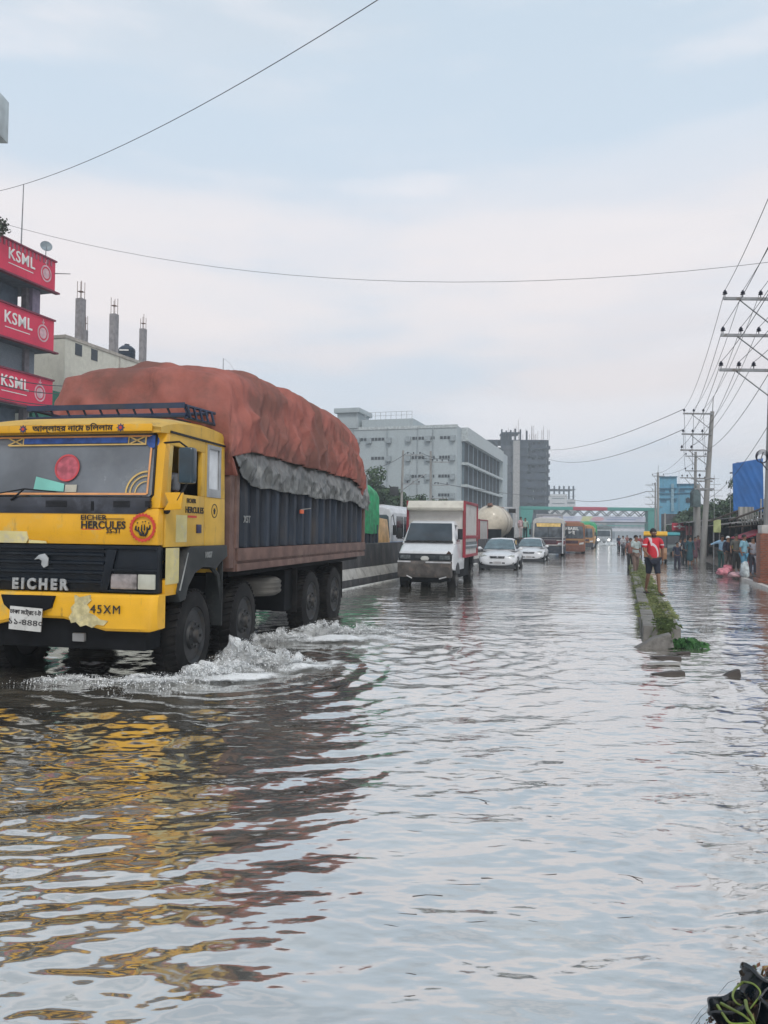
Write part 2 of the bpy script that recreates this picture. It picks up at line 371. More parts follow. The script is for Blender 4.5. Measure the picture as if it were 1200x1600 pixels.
# ---------------------------------------------------------------- median
def median():
    top = .22; root = thing('road_divider', 'low concrete divider overgrown with cut grass running into the distance', 'divider', RT(.57, 12.7), -YAW)
    kc = M('divider_conc', (.19, .18, .165), .85, dirt=(.12, .13, .09), dscale=3, bump=.01)
    for x0, x1, z1 in ((-.28, -.06, top), (.14, .28, top - .015)):
        m = MB(); y = 0
        while y < 46:
            l = .9 if y < 20 else 3.; m.box(x0 + random.uniform(-.01, .01), x1, y + .01, y + l - .015, -.25, z1 + random.uniform(-.012, .012)); y += l
        m.build('kerb', kc, root, bevel=.018)
    m = MB(); m.box(-.062, .142, .04, 46, -.2, top - .04); m.build('soil', M('soil', (.11, .13, .05), .95, bump=.02, dirt=(.08, .06, .04), dscale=5), root)
    # grass blades
    g = MB(); rnd = random.Random(3)
    for i in range(22000):
        y = 1.2 + 45 * rnd.random() ** 1.6; x = rnd.uniform(-.30, .31) if y > 1.5 else rnd.uniform(-.12, .2)
        dens = pn(x * 3 + 40, y * .9, 5) + .32
        if dens < rnd.random() * .36: continue
        h = rnd.uniform(.012, .038) * (1 + .5 * (y > 9)); a = rnd.uniform(0, 6.28); w = .004 + .0006 * y; b = rnd.uniform(.03, .12)
        dx, dy = math.cos(a), math.sin(a); z = top - .03
        g.mat(0 if rnd.random() < .6 else 1)
        g.add([(x - dy * w, y + dx * w, z), (x + dy * w, y - dx * w, z), (x + dx * b * .5, y + dy * b * .5, z + h), (x + dx * b, y + dy * b, z + h * rnd.uniform(.4, .9))], [(0, 1, 2), (1, 3, 2)])
    for i in range(420):     # the tuft hanging over the front end
        y = rnd.uniform(-.06, 1.1); x = rnd.gauss(.04, .07); z = top + rnd.uniform(-.03, .03) if y > 0 else rnd.uniform(.0, top)
        a = rnd.uniform(-2.4, -.6); w = .005; b = rnd.uniform(.05, .16); dx, dy = math.cos(a), math.sin(a); g.mat(1)
        g.add([(x - dy * w, y + dx * w, z), (x + dy * w, y - dx * w, z), (x + dx * b * .6, y + dy * b * .6, z + .022), (x + dx * b, y + dy * b, z - rnd.uniform(0, .08))], [(0, 1, 2), (1, 3, 2)])
    o = g.build('grass', [M('grass_a', (.20, .22, .085), .7, var=.35), M('grass_b', (.10, .14, .05), .7, var=.35)], root, recalc=False); o['kind'] = 'stuff'
median()
def slab(px, py, size, rot, label, name='concrete_slab', cat='slab', mat=None, z=.02, grp=None):
    p = gr(px, py); m = MB(); sx_, sy_, sz_ = size
    m.prism([(-sx_ / 2, -sz_ * .25), (-sx_ * .3, -sz_ / 2), (sx_ / 2, -sz_ / 2), (sx_ * .48, sz_ * .5), (sx_ * .1, sz_ * .42)], 'y', -sy_ / 2, sy_ / 2)
    o = m.build(name, mat or M('slab_conc', (.17, .16, .15), .85, var=.25, dirt=(.07, .07, .06), dscale=5, bump=.01), bevel=.006); o.location = (p.x, p.y, z); o.rotation_euler = rot; tag(o, label, cat, grp); return o
slab(1017, 1013, (.60, .12, .20), (R(8), R(-12), R(-8)), 'broken grey concrete slab leaning in front of the divider end', z=.07)
wood = M('wet_wood', (.05, .04, .035), .6, var=.3)
slab(1040, 1029, (.40, .10, .05), (0, R(3), R(-14)), 'dark wet plank floating just in front of the broken slab', 'floating_plank', 'plank', wood)
slab(1062, 1022, (.30, .05, .03), (0, 0, R(4)), 'thin dark stick floating below the heap of green leaves', 'floating_stick', 'stick', wood)
slab(1036, 1039, (.42, .12, .025), (0, 0, R(-4)), 'thin pale board floating between the wet plank and the short plank', 'floating_board', 'board', conc)
slab(1043, 1054, (.40, .08, .05), (0, 0, R(2)), 'short dark plank floating apart in open water below the divider', 'floating_plank', 'plank', wood)
slab(1138, 1056, (.29, .06, .09), (0, R(-10), R(8)), 'dark wedge of wood floating alone to the side of the planks', 'floating_wedge', 'wood piece', wood, z=.01)
def leaf_heap():
    g = MB(); rnd = random.Random(5); p = gr(1072, 1012)
    for i in range(420):
        r = rnd.random() ** .6 * .19; a = rnd.uniform(0, 6.28); x, y = r * math.cos(a) * 1.3, r * math.sin(a) * .7; z = .12 * (1 - r / .26) * rnd.random() + .01
        b = rnd.uniform(.06, .16); q = rnd.uniform(0, 6.28); w = .007; dx, dy = math.cos(q), math.sin(q); g.mat(rnd.randint(0, 1))
        g.add([(x - dy * w, y + dx * w, z), (x + dy * w, y - dx * w, z), (x + dx * b * .6, y + dy * b * .6, z + .04), (x + dx * b, y + dy * b, z + rnd.uniform(-.03, .02))], [(0, 1, 2), (1, 3, 2)])
    g.mat(2).tube((.1, 0, .0), (.24, .05, .13), .006, .003)
    o = g.build('leaf_heap', [M('leaf_a', (.06, .17, .05), .6), M('leaf_b', (.03, .09, .03), .6), M('stem_dry', (.2, .17, .1), .7)], recalc=False); o.location = p
    tag(o, 'heap of cut green leaves and stalks lying at the divider end', 'leaves')
leaf_heap()
def twigs():
    rnd = random.Random(9)
    lst = [(700, 1207, 10), (745, 1250, 16), (722, 1381, 22), (668, 1398, 18), (630, 1428, 16), (740, 1440, 20), (690, 1240, 10), (615, 1330, 9), (650, 1300, 10), (890, 1330, 9), (985, 1367, 14), (968, 1435, 18),
           (1165, 1430, 8), (835, 1440, 7), (640, 1522, 8), (820, 1103, 7), (718, 1272, 10), (765, 1372, 10), (855, 1365, 12), (612, 1448, 10), (1092, 1318, 6), (640, 1560, 7)]
    for k, (px, py, w) in enumerate(lst):
        p = gr(px, py); l = w / 1200 * p.y * 1.3; a = rnd.uniform(-.35, .35); m = MB(); r = .0018 + .0010 * rnd.random()
        m.path([(-l, 0, 0), (-l * .1, l * .12 * rnd.uniform(-1, 1), .0), (l, l * .2 * rnd.uniform(-1, 1), 0)], [r * .6, r, r * .5], 5)
        o = m.build('floating_twig', wood, loc=(p.x, p.y, float(wave_h(np.array([p.x]), np.array([p.y]))[0]) - .0005), rot=(0, 0, a)); tag(o, 'thin dark twig drifting on the open flood water', 'twig', 'thin twigs drifting on the open water')
twigs()
# ---------------------------------------------------------------- wheels
def wheel(parent, x, y, z, r=.52, w=.28, side=1, steer=0, rimmat=None, tread=True):
    o = MB()
    n = 36
    prof = [(r * .60, -w / 2 + .02), (r * .64, -w / 2), (r * .90, -w / 2), (r * .985, -w / 2 + .03), (r, -w * .2), (r, w * .2), (r * .985, w / 2 - .03), (r * .90, w / 2), (r * .64, w / 2), (r * .60, w / 2 - .02)]
    T = Matrix.Rotation(R(90), 4, 'Y')
    o.lathe(prof, T, n, cap=False)
    if tread and r > .45:
        for k in range(40):
            a = 2 * math.pi * k / 40
            for sgn in (-1, 1):
                Tm = Matrix.Rotation(a, 4, 'X') @ Matrix.Translation((sgn * w * .27, 0, r + .003)) @ Matrix.Rotation(sgn * .3, 4, 'Z')
                o.box(-w * .2, w * .2, -.022, .022, -.01, .012, Tm)
    t = o.build('wheel', rubber, parent, smooth=True); t.location = (x, y, z); t.rotation_euler = (random.uniform(0, 6), 0, steer) if False else (0, 0, steer)
    m = MB(); s = side
    pr = [(.02, .10), (r * .16, .10), (r * .18, .05), (r * .30, .03), (r * .34, -.02), (r * .50, -.05), (r * .57, .0), (r * .62, .035), (r * .63, .01)]
    T2 = Matrix.Rotation(R(90) * s, 4, 'Y') @ Matrix.Translation((0, 0, w / 2 - .04))
    m.lathe([(a, b) for a, b in pr], T2, 24, cap=False)
    m.lathe([(r * .63, 0), (r * .63, -w * .7)], T2, 24)
    for k in range(8):
        a = k * math.pi / 4; m.lathe([(.018 * r / .5, 0), (.018 * r / .5, .04)], T2 @ Matrix.Translation((r * .25 * math.cos(a), r * .25 * math.sin(a), .02)), 6)
    m.build('rim', rimmat or M('truck_rim', (.03, .032, .035), .5, .3, dirt=(.07, .06, .05), dscale=6), t, smooth=True)
    return t

# ---------------------------------------------------------------- yellow truck
YEL = M('truck_yellow', (.72, .37, .010), .38, var=.08, scale=2, dirt=(.55, .42, .15), dscale=1.3, dlo=.56, dhi=.68, coat=.12, bump=.004, bscale=5, grime=((.20, .12, .03), 7, .55, .76))
YEL2 = M('truck_yellow_dusty', (.60, .36, .045), .5, var=.12, scale=2.5, dirt=(.55, .43, .18), dscale=1.1, dlo=.48, dhi=.66, bump=.004, bscale=5, grime=((.17, .12, .05), 6, .55, .75))
CREAM = M('primer_patch', (.60, .52, .24), .7, var=.12, dirt=(.45, .42, .34), dscale=7)
NAVY = M('grille_dark', (.006, .010, .016), .4, var=.3, dirt=(.02, .025, .03), dscale=3, spec=.3)
FEND = M('fender_dark', (.022, .026, .028), .5, dirt=(.07, .07, .068), dscale=3, spec=.3)
def big_truck():
    ang = R(11.8)
    root = thing('cargo_truck', 'yellow cargo truck with dark blue ribbed load bed driving through the flood water', 'truck', (-3.545, 8.30, 0), -ang)
    def X(px): return (px - 88) / 130.5
    def Zf(py): return 1.65 + (825 - py) / 148.
    # ---- cab shell (yellow)
    m = MB()
    m.mat(0)
    # front panel below the windscreen
    fp = [(-.02, 1.47), (-.05, 1.62), (-.015, 1.86), (.10, 1.86), (.10, 1.47)]
    m.prism(fp, 'x', -1.22, 1.22)
    c = m.build('front_panel', YEL, root, bevel=.022)
    m = MB()
    for s in (-1, 1):
        m = MB(); m.prism([(-.015, 1.86), (.11, 2.70), (.20, 2.70), (.16, 1.86)], 'x', s * 1.11, s * 1.23); m.build('windscreen_pillar', YEL, root, bevel=.018)
    # sides of cab, with the window opening on the near side
    m = MB(); x0, x1 = 1.18, 1.232
    def pl(poly): m.prism(poly, 'x', x0, x1)
    pl([(.11, 1.45), (.11, 2.03), (1.06, 2.03), (1.06, 1.45)])           # door lower
    pl([(.11, 2.03), (.19, 2.55), (.26, 2.55), (.21, 2.03)])             # front door post
    pl([(.965, 2.03), (.965, 2.55), (1.06, 2.55), (1.06, 2.03)])
    pl([(.165, 2.55), (.19, 2.68), (1.06, 2.70), (1.06, 2.55)])
    door = m.build('door', YEL2, root, bevel=.008)
    # details on door
    md = MB(); md.box(1.232, 1.24, .12, .42, 1.05, 1.44); md.build('lower_door_skin', CREAM, door, bevel=.004)
    md = MB(); md.box(1.231, 1.236, .34, .6, 1.50, 1.80); md.build('primer_patch', CREAM, door)
    md = MB(); md.box(1.23, 1.25, .84, .95, 1.60, 1.70); md.build('door_handle', M('handle_blue', (.02, .02, .06), .4), door, bevel=.006)
    text('EICHER', .07, black_txt, door, (1.236, .70, 1.965), (R(90), 0, R(90)), off=.001)
    text('HERCULES', .10, black_txt, door, (1.236, .79, 1.86), (R(90), 0, R(90)), off=.0015)
    md = MB(); md.box(1.2355, 1.238, .62, .84, 1.775, 1.80); md.build('red_stripe', red_txt, door)
    m = MB()
    for s in (1, -1):
        a, b = (1.18, 1.232) if s > 0 else (-1.232, -1.18)
        m.prism([(1.07, 1.42), (1.07, 2.03), (1.64, 2.03), (1.66, 1.42)], 'x', a, b)
        m.prism([(1.07, 2.03), (1.07, 2.70), (1.12, 2.70), (1.12, 2.03)], 'x', a, b)
        m.prism([(1.50, 2.03), (1.48, 2.72), (1.61, 2.72), (1.64, 2.03)], 'x', a, b)
        m.prism([(1.12, 2.66), (1.12, 2.72), (1.49, 2.72), (1.49, 2.66)], 'x', a, b)
    m.prism([(.11, 1.1), (.11, 2.03), (1.06, 2.03), (1.06, 1.45), (.5, 1.1)], 'x', -1.232, -1.18)
    m.prism([(.165, 2.55), (.19, 2.68), (1.06, 2.70), (1.06, 2.55)], 'x', -1.232, -1.18)
    # back wall of the cab, with the opening behind the seats left solid
    m.box(-1.18, 1.18, 1.58, 1.63, 1.1, 2.72)
    cabs = m.build('cab_side', YEL2, root, bevel=.008)
    md = MB(); md.prism([(1.12, 2.04), (1.12, 2.65), (1.485, 2.65), (1.50, 2.04)], 'x', 1.19, 1.215); qw = md.build('quarter_window', M('backlit_pane', (.62, .64, .66), .35, var=.15), cabs)  # opaque pane, its pale colour stands for daylight coming through
    md = MB()
    for a, b, c_, d_ in ((1.11, 1.155, 2.03, 2.66), (1.455, 1.50, 2.03, 2.66), (1.155, 1.455, 2.03, 2.13), (1.155, 1.455, 2.61, 2.66)): md.box(1.225, 1.24, a, b, c_, d_)
    md.build('window_frame', M('grey_trim', (.30, .31, .32), .5), qw, bevel=.004)
    md = MB(); T = Matrix.Translation((1.234, 1.33, 1.87)) @ Matrix.Rotation(R(90), 4, 'Y')
    md.lathe([(.085, 0), (.085, .003), (.075, .003), (.075, 0)], T, 24, cap=False); md.box(1.234, 1.237, 1.31, 1.35, 1.83, 1.90); md.box(1.234, 1.237, 1.30, 1.36, 1.865, 1.88)
    md.build('round_badge', black_txt, cabs)
    # ---- roof
    m = MB(); rings = []
    for y, zt, zb, hw in ((.02, 2.725, 2.67, 1.20), (.0, 2.76, 2.66, 1.215), (.10, 2.82, 2.665, 1.235), (.35, 2.88, 2.70, 1.235), (.8, 2.94, 2.70, 1.235), (1.3, 2.97, 2.71, 1.225), (1.58, 2.94, 2.72, 1.21), (1.68, 2.86, 2.73, 1.19)):
        h = zt - zb; r_ = []
        for k in range(13):
            u = -1 + 2 * k / 12; x = hw * (abs(u) ** .8 if abs(u) > 0 else 0) * (1 if u >= 0 else -1)
            r_.append((x, y, zb + h * (1 - abs(u) ** 4 * .45)))
        r_ += [(hw, y, zb), (-hw, y, zb)]
        rings.append(r_)
    m.rings(rings); roof = m.build('roof', YEL2, root, smooth=True, angle=50)
    m = MB(); m.box(-1.1, 1.12, -.014, .003, 2.675, 2.755); m.build('visor_strip', YEL, roof, bevel=.012)
    m = MB(); m.box(.24, 1.245, .17, 1.60, 2.68, 2.70); m.box(1.20, 1.243, .17, 1.62, 2.676, 2.694); m.build('rain_gutter', black, roof)
    text('আল্লাহর নােম চিললাম', .085, black_txt, roof, (X(112), -.018, 2.715), name='slogan_lettering', off=.0015, sx_=1.18)
    for px in (34, 187):
        m = MB(); T = Matrix.Translation((X(px), -.016, 2.715)) @ Matrix.Rotation(R(90), 4, 'X')
        m.lathe([(.034, -.001), (.034, .004)], T, 14); m.mat(1).lathe([(.018, .004), (.018, .007)], T, 8)
        for k in range(8):
            a = k * math.pi / 4; m.mat(0).tube((X(px) + .03 * math.cos(a), -.018, 2.715 + .03 * math.sin(a)), (X(px) + .046 * math.cos(a), -.018, 2.715 + .046 * math.sin(a)), .005, n=5)
        m.build('flower_badge', [M('badge_blue', (.05, .05, .12), .5), red_txt], roof)
    # ---- windscreen
    def ws(z, off=.0): return .005 + (z - 1.98) * .15 - off
    m = MB(); poly = [(-1.11, 1.99), (1.09, 1.985), (1.115, 2.02), (1.10, 2.62), (1.06, 2.665), (-1.09, 2.665), (-1.11, 2.6)]
    m.add([(x, ws(z, -.012), z) for x, z in poly] + [(x, ws(z, -.02), z) for x, z in poly], [tuple(range(7)), tuple(range(7, 14))[::-1]] + [(i, i + 7, (i + 1) % 7 + 7, (i + 1) % 7) for i in range(7)])
    g = m.build('windscreen', M('windscreen_glass', (.13, .145, .165), .12, var=.35, scale=1.3, spec=.7, dirt=(.22, .23, .24), dscale=1.2, dlo=.5, dhi=.8), root)  # grey base colour stands in for sky mirrored in the glass
    def sheet(name, polys, mat, off=.0):
        m = MB()
        for p in polys:
            n = len(p); m.add([(x, ws(z, off), z) for x, z in p] + [(x, ws(z, off - .004), z) for x, z in p], [tuple(range(n)), tuple(range(n, 2 * n))[::-1]] + [(i, i + n, (i + 1) % n + n, (i + 1) % n) for i in range(n)])
        return m.build(name, mat, g)
    def rect(x0, x1, z0, z1): return [(x0, z0), (x1, z0), (x1, z1), (x0, z1)]
    def bar(x0, z0, x1, z1, w):
        dx, dz = x1 - x0, z1 - z0; l = math.hypot(dx, dz); nx, nz = -dz / l * w / 2, dx / l * w / 2
        return [(x0 + nx, z0 + nz), (x1 + nx, z1 + nz), (x1 - nx, z1 - nz), (x0 - nx, z0 - nz)]
    def arc(cx, cz, r, a0, a1, w, n=10):
        out = []
        for i in range(n):
            a, b = R(a0 + (a1 - a0) * i / n), R(a0 + (a1 - a0) * (i + 1) / n)
            out.append([(cx + (r - w) * math.cos(a), cz + (r - w) * math.sin(a)), (cx + r * math.cos(a), cz + r * math.sin(a)), (cx + r * math.cos(b), cz + r * math.sin(b)), (cx + (r - w) * math.cos(b), cz + (r - w) * math.sin(b))])
        return out
    org = M('orange_tape', (.75, .35, .14), .5, var=.15); yw = M('yellow_tape', (.62, .42, .14), .5, var=.15); bls = M('blue_sticker', (.035, .10, .36), .5, var=.35, scale=9)
    sheet('orange_border', [rect(-1.08, 1.06, 2.0, 2.022), rect(-1.08, 1.06, 2.628, 2.645), rect(1.055, 1.075, 2.01, 2.64)], org, .004)
    sheet('blue_strip', [rect(X(28), X(190), 2.565, 2.625)] + [arc(X(28), 2.595, .03, 90, 270, .03)[i] for i in range(10)], bls, .008)
    sheet('yellow_pattern', [rect(-.66, X(217), 2.54, 2.555), rect(X(217), X(217) + .015, 2.54, 2.63), rect(X(191), X(191) + .012, 2.55, 2.63), bar(X(193), 2.55, X(216), 2.63, .014), bar(X(193), 2.63, X(216), 2.55, .014),
                               bar(X(0), 2.55, X(24), 2.63, .014), bar(X(0), 2.63, X(24), 2.55, .014), rect(X(24), X(24) + .012, 2.55, 2.63)], yw, .010)
    sheet('blue_blob', [[(X(229) + .075 * math.cos(a * .52), 2.575 + .07 * math.sin(a * .52)) for a in range(12)]], bls, .006)
    sheet('corner_arcs', arc(1.05, 2.02, .24, 90, 180, .018) + arc(1.05, 2.02, .19, 90, 180, .014) + arc(1.05, 2.02, .13, 90, 180, .012), yw, .007)
    sheet('red_round_sticker', [[(X(100) + .145 * math.cos(a * .2618), 2.295 + .145 * math.sin(a * .2618)) for a in range(24)]], M('red_sticker', (.42, .09, .12), .5, var=.3, scale=14), .004)
    sheet('red_ring', arc(X(100), 2.295, .15, 0, 360, .02, 24), M('red_ring_m', (.5, .06, .07), .5), .009)
    sheet('teal_paper', [[(X(50), 2.06), (X(98), 2.035), (X(98), 2.12), (X(52), 2.20)]], M('teal_paper', (.20, .52, .45), .6, var=.1), .0045)
    sheet('pale_paper', [rect(X(100), X(118), 2.03, 2.11)], M('pale_paper', (.42, .40, .33), .7), .0045)
    # rubber seal
    m = MB(); seal = [(-1.13, 1.97), (1.11, 1.965), (1.135, 2.0), (1.118, 2.645), (1.07, 2.682), (-1.13, 2.682)]
    m.path([(x, ws(z, .004), z) for x, z in seal] + [(seal[0][0], ws(1.97, .004), 1.97)], .014, 8); m.build('rubber_seal', black, g, smooth=True)
    # black cowl panel with rounded ends
    m = MB(); m.prism([(-1.2, 1.80), (.98, 1.795), (1.06, 1.82), (1.115, 1.88), (1.125, 1.975), (-1.2, 1.975)], 'y', -.036, .02)
    cw = m.build('cowl_panel', M('cowl_black', (.03, .034, .045), .35, var=.3, dirt=(.10, .11, .14), dscale=3, coat=.2), root, bevel=.015)
    m = MB()
    for a, b in ((75, 108), (180, 205), (228, 238)):
        for k in range(5): m.box(X(a), X(b), -.042, -.036, 1.87 + k * .014, 1.878 + k * .014)
    m.box(X(146), X(150), -.045, -.036, 1.83, 1.93); m.build('vent_slots', black, cw)
    # wipers
    m = MB()
    for px in (20, -90):
        m.path([(X(px), -.05, 1.94), (X(px + 22), -.055, 2.06), (X(px + 70), -.03, 2.03)], [.012, .009, .006], 6)
        m.path([(X(px + 22), -.055, 2.06), (X(px - 30), -.05, 2.0)], [.009, .006], 6)
    m.build('wiper', black, root)
    # front lettering on the yellow panel
    def fp_y(z): return -.055
    text('EICHER', .075, black_txt, c, (X(135) + .12, -.047, 1.755), off=.001, sx_=1.25)
    m = MB(); m.box(X(165), X(197), -.047, -.04, 1.742, 1.748); m.mat(1).box(X(133), X(163), -.049, -.04, 1.615, 1.637); m.build('lettering_bars', [black_txt, red_txt], c)
    text('HERCULES', .112, black_txt, c, (X(166), -.053, 1.675), off=.0025, sx_=1.0)
    text('35-31', .062, black_txt, c, (X(182), -.054, 1.612), off=.001, sx_=1.2)
    # red toothed ring badge with brush strokes
    m = MB(); bx, bz = X(226), 1.655; T = Matrix.Translation((bx, -.052, bz)) @ Matrix.Rotation(R(90), 4, 'X')
    m.mat(0).lathe([(.142, 0), (.142, .006), (.118, .006), (.118, 0)], T, 32, cap=False)
    for k in range(24):
        a = 2 * math.pi * k / 24; m.lathe([(.014, 0), (.014, .005)], T @ Matrix.Translation((.14 * math.cos(a), .14 * math.sin(a), 0)), 6)
    m.mat(1)
    def st(pts, r): m.path([(bx + x, -.056, bz + z) for x, z in pts], r, 6)
    st([(-.075, .02), (-.08, -.02), (-.05, -.04), (-.045, .01)], [.007, .013, .012, .006]); st([(-.045, -.03), (-.02, -.075), (.03, -.08), (.055, -.04), (.05, .01)], [.008, .014, .015, .012, .006])
    st([(-.01, .03), (-.012, -.03), (.01, -.06)], [.005, .010, .012]); st([(.02, .035), (.022, -.03)], [.005, .010]); st([(.05, -.02), (.08, -.01), (.085, .03)], [.01, .012, .006])
    for x, z in ((-.06, .05), (0, .06), (.03, .065), (.07, .05)): m.sph((bx + x, -.056, bz + z), .008, 4)
    m.build('round_emblem', [red_txt, black_txt], c)
    # cream primer patches on the front
    m = MB(); m.prism([(-.98, 1.475), (X(46), 1.475), (X(49), 1.52), (X(47), 1.60), (-.98, 1.61)], 'y', -.0505, -.03); m.prism([(X(50), 1.475), (X(78), 1.475), (X(76), 1.50), (X(50), 1.51)], 'y', -.047, -.03)
    m.build('primer_patch', CREAM, c)
    # ---- grille
    m = MB(); m.box(-1.2, 1.205, .0, .12, .96, 1.46); gr_ = m.build('grille', NAVY, root, bevel=.012)
    m = MB()
    for z in (1.07, 1.17, 1.27, 1.36, 1.43): m.prism([(-.03, z - .012), (-.03, z + .012), (.01, z + .03), (.01, z - .02)], 'x', -.93, X(166))
    m.box(-1.2, 1.2, -.025, .0, 1.425, 1.462)
    m.prism([(X(160), .97), (X(172), .97), (X(186), 1.42), (X(172), 1.42)], 'y', -.03, .0)
    m.build('grille_slat', NAVY, gr_, bevel=.004)
    m = MB(); m.box(X(170), 1.2, -.03, .0, .97, .99); m.box(X(176), 1.2, -.03, .0, 1.19, 1.215); m.build('lamp_bezel', NAVY, gr_, bevel=.005)
    for s in (1, -1):
        a, b, d_ = (X(176), X(216), X(243)) if s > 0 else (-X(176), -X(216), -X(243))
        m = MB(); m.box(min(a, b), max(a, b), -.02, .03, 1.0, 1.165); h = m.build('headlight', M('headlamp', (.22, .20, .20), .12, var=.5, scale=8, spec=.9), root, bevel=.02)
        m = MB(); m.box(min(b, d_) + .01, max(b, d_), -.018, .03, 1.005, 1.165); m.build('indicator_lens', M('indicator', (.45, .46, .40), .25, var=.15), h, bevel=.012)
    text('EICHER', .155, M('badge_silver', (.42, .44, .45), .35, .4), gr_, (X(68), -.035, 1.03), off=.008, space=1.5, sx_=.95, ext=.008)
    m = MB(); ex, ez = X(72), 1.295
    m.prism([(ex - .10, ez - .0), (ex - .04, ez + .055), (ex + .03, ez + .07), (ex + .075, ez + .02), (ex + .07, ez - .06), (ex + .02, ez - .085), (ex - .01, ez - .05), (ex - .005, ez - .01), (ex - .04, ez + .01)], 'y', -.05, -.03)
    m.build('horse_badge', M('badge_silver'), gr_, bevel=.006)
    # ---- bumper
    m = MB(); rings = []
    def bp(x):     # outline of the bumper in y,z at x
        a = abs(x); yf = -.17 + .06 * max(0, (a - .3)) ** 2 + (.03 if a < .32 else 0); z0 = .685 - .11 * min(1, max(0, (a - .25) / .45)); z1 = .955
        if a > 1.2: yf += (a - 1.2) * 1.2; z0 += (a - 1.2) * .5
        return [(x, yf + .03, z0), (x, yf, z0 + .03), (x, yf - .012, (z0 + z1) / 2), (x, yf, z1 - .03), (x, yf + .03, z1), (x, .1, z1), (x, .1, z0)]
    for x in [-1.26, -1.22, -1.1, -.9, -.7, -.5, -.35, -.2, 0, .2, .35, .5, .7, .9, 1.1, 1.18, 1.22, 1.25]: rings.append(bp(x))
    m.rings(rings); bu = m.build('bumper', M('bumper_yellow', (.76, .40, .010), .4, var=.06, dirt=(.50, .36, .10), dscale=1.6, dlo=.56, dhi=.68, coat=.15, bump=.012, bscale=3, grime=((.14, .09, .03), 9, .57, .72)), root, smooth=True, angle=35)
    bu.location = (0, 0, .0)
    m = MB(); m.prism([(X(21), .925), (X(104), .925), (X(100), .80), (X(88), .765), (X(35), .765), (X(26), .82)], 'y', -.185, -.1); m.build('bumper_opening', darkmetal, bu, bevel=.01)
    def bfy(x, z):
        a = abs(x); return -.17 + .06 * max(0, (a - .3)) ** 2 - .015
    m = MB(); rnd = random.Random(2); pts = []
    cx = X(146)
    for px, py in ((136, 930), (143, 933), (151, 931), (158, 929), (161, 937), (155, 944), (160, 951), (158, 956), (167, 960), (174, 966), (186, 968), (180, 975), (170, 974), (163, 979), (154, 975), (146, 978), (139, 971), (132, 973), (128, 964), (133, 956), (131, 949), (137, 942)):
        pts.append((X(px), Zf(py)))
    m.add([(x, bfy(x, z) - .004, z) for x, z in pts] + [(x, bfy(x, z) + .03, z) for x, z in pts], [tuple(range(22)), tuple(range(22, 44))[::-1]] + [(i, i + 22, (i + 1) % 22 + 22, (i + 1) % 22) for i in range(22)])
    m.build('filler_patch', M('filler', (.52, .45, .24), .8, var=.25, scale=14, dirt=(.35, .32, .22), dscale=12, bump=.01, bscale=25), bu)
    text('45XM', .125, black_txt, bu, (X(183), bfy(X(183), 0) - .012, .80), off=0, sx_=1.0, ext=.004, space=1.2)
    m = MB(); m.box(X(34), X(84), -.215, -.20, .545, .79); pt = m.build('number_plate', M('plate_white', (.52, .52, .50), .6, var=.15, dirt=(.25, .25, .24), dscale=12), bu, bevel=.004, rot=(0, R(3), 0))
    text('ঢাকা মেট্রো-ট', .06, black_txt, pt, (X(59), -.217, .735), off=.001); text('১১-৪৪৪০', .088, black_txt, pt, (X(60), -.217, .63), off=.0005, sx_=1.25)
    # valance, steps, fog lamps
    m = MB(); m.box(-1.1, 1.1, -.02, .3, .36, .70); m.box(-.5, .5, .3, 1.6, .5, .95); va = m.build('under_bumper_valance', darkmetal, root, bevel=.02)
    for px, cmat in ((132, 'plate_white'), (-40, 'plate_white')):
        m = MB(); m.box(X(px) - .07, X(px) + .07, -.06, 0, .44, .53); m.build('fog_lamp', M('foggrey', (.25, .25, .25), .4, dirt=(.1, .1, .1), dscale=9), va, bevel=.01)
    # black wheel arch fender and step
    def arch(s):
        m = MB(); poly = [(.42, .93), (.60, 1.40), (.68, 1.452), (1.66, 1.452), (1.70, 1.30)]
        cx, cz, rr = .98, .62, .60
        for k in range(9):
            a = R(35 + k * 16.5); poly.append((cx + rr * math.cos(a), cz + rr * math.sin(a)))
        poly.append((.44, .80))
        poly = [(.36, .95), (.56, 1.40), (.66, 1.452), (1.67, 1.452), (1.70, 1.31), (1.50, 1.24), (1.36, 1.16), (1.2, 1.19), (.98, 1.20), (.78, 1.14), (.62, 1.0), (.56, .86), (.42, .84)]
        a, b = (1.0, 1.26) if s > 0 else (-1.26, -1.0)
        m.prism(poly, 'x', a, b); m.mat(0); f = m.build('wheel_arch', FEND, root, bevel=.014)
        if s > 0:
            text('1007', .10, M('faint_white', (.22, .23, .23), .7), f, (1.265, 1.12, 1.34), (R(90), 0, R(90)), off=.002)
            m = MB(); m.path([(1.262, .40, .97), (1.262, .59, 1.38)], [.012, .008], 5); m.build('scratch', M('faint_white'), f)
        # mud guard hanging behind wheel
        m = MB(); m.box(a + .02 * s, b - .02 * s, 1.58, 1.60, .45, 1.25); m.path([(s * 1.2, 1.35, 1.18), (s * 1.2, 1.52, 1.08), (s * 1.2, 1.60, .85), (s * 1.2, 1.62, .62)], .03, 6); m.build('mud_flap', FEND, f)
    arch(1); arch(-1)
    m = MB(); m.box(1.0, 1.235, .12, .40, .93, 1.10); m.build('step_panel', YEL, root, bevel=.01)
    # inside: dark floor, seats, dash
    m = MB(); m.box(-1.15, 1.15, .15, 1.55, 1.3, 1.5); m.box(-1.15, 1.15, .12, .4, 1.5, 1.9); m.box(-.95, -.3, 1.05, 1.5, 1.5, 2.25); m.box(.35, .98, 1.1, 1.5, 1.5, 2.3)
    m.build('cab_interior', M('interior', (.015, .016, .02), .8), root, bevel=.02)
    # mirror
    m = MB(); mx = 1.44
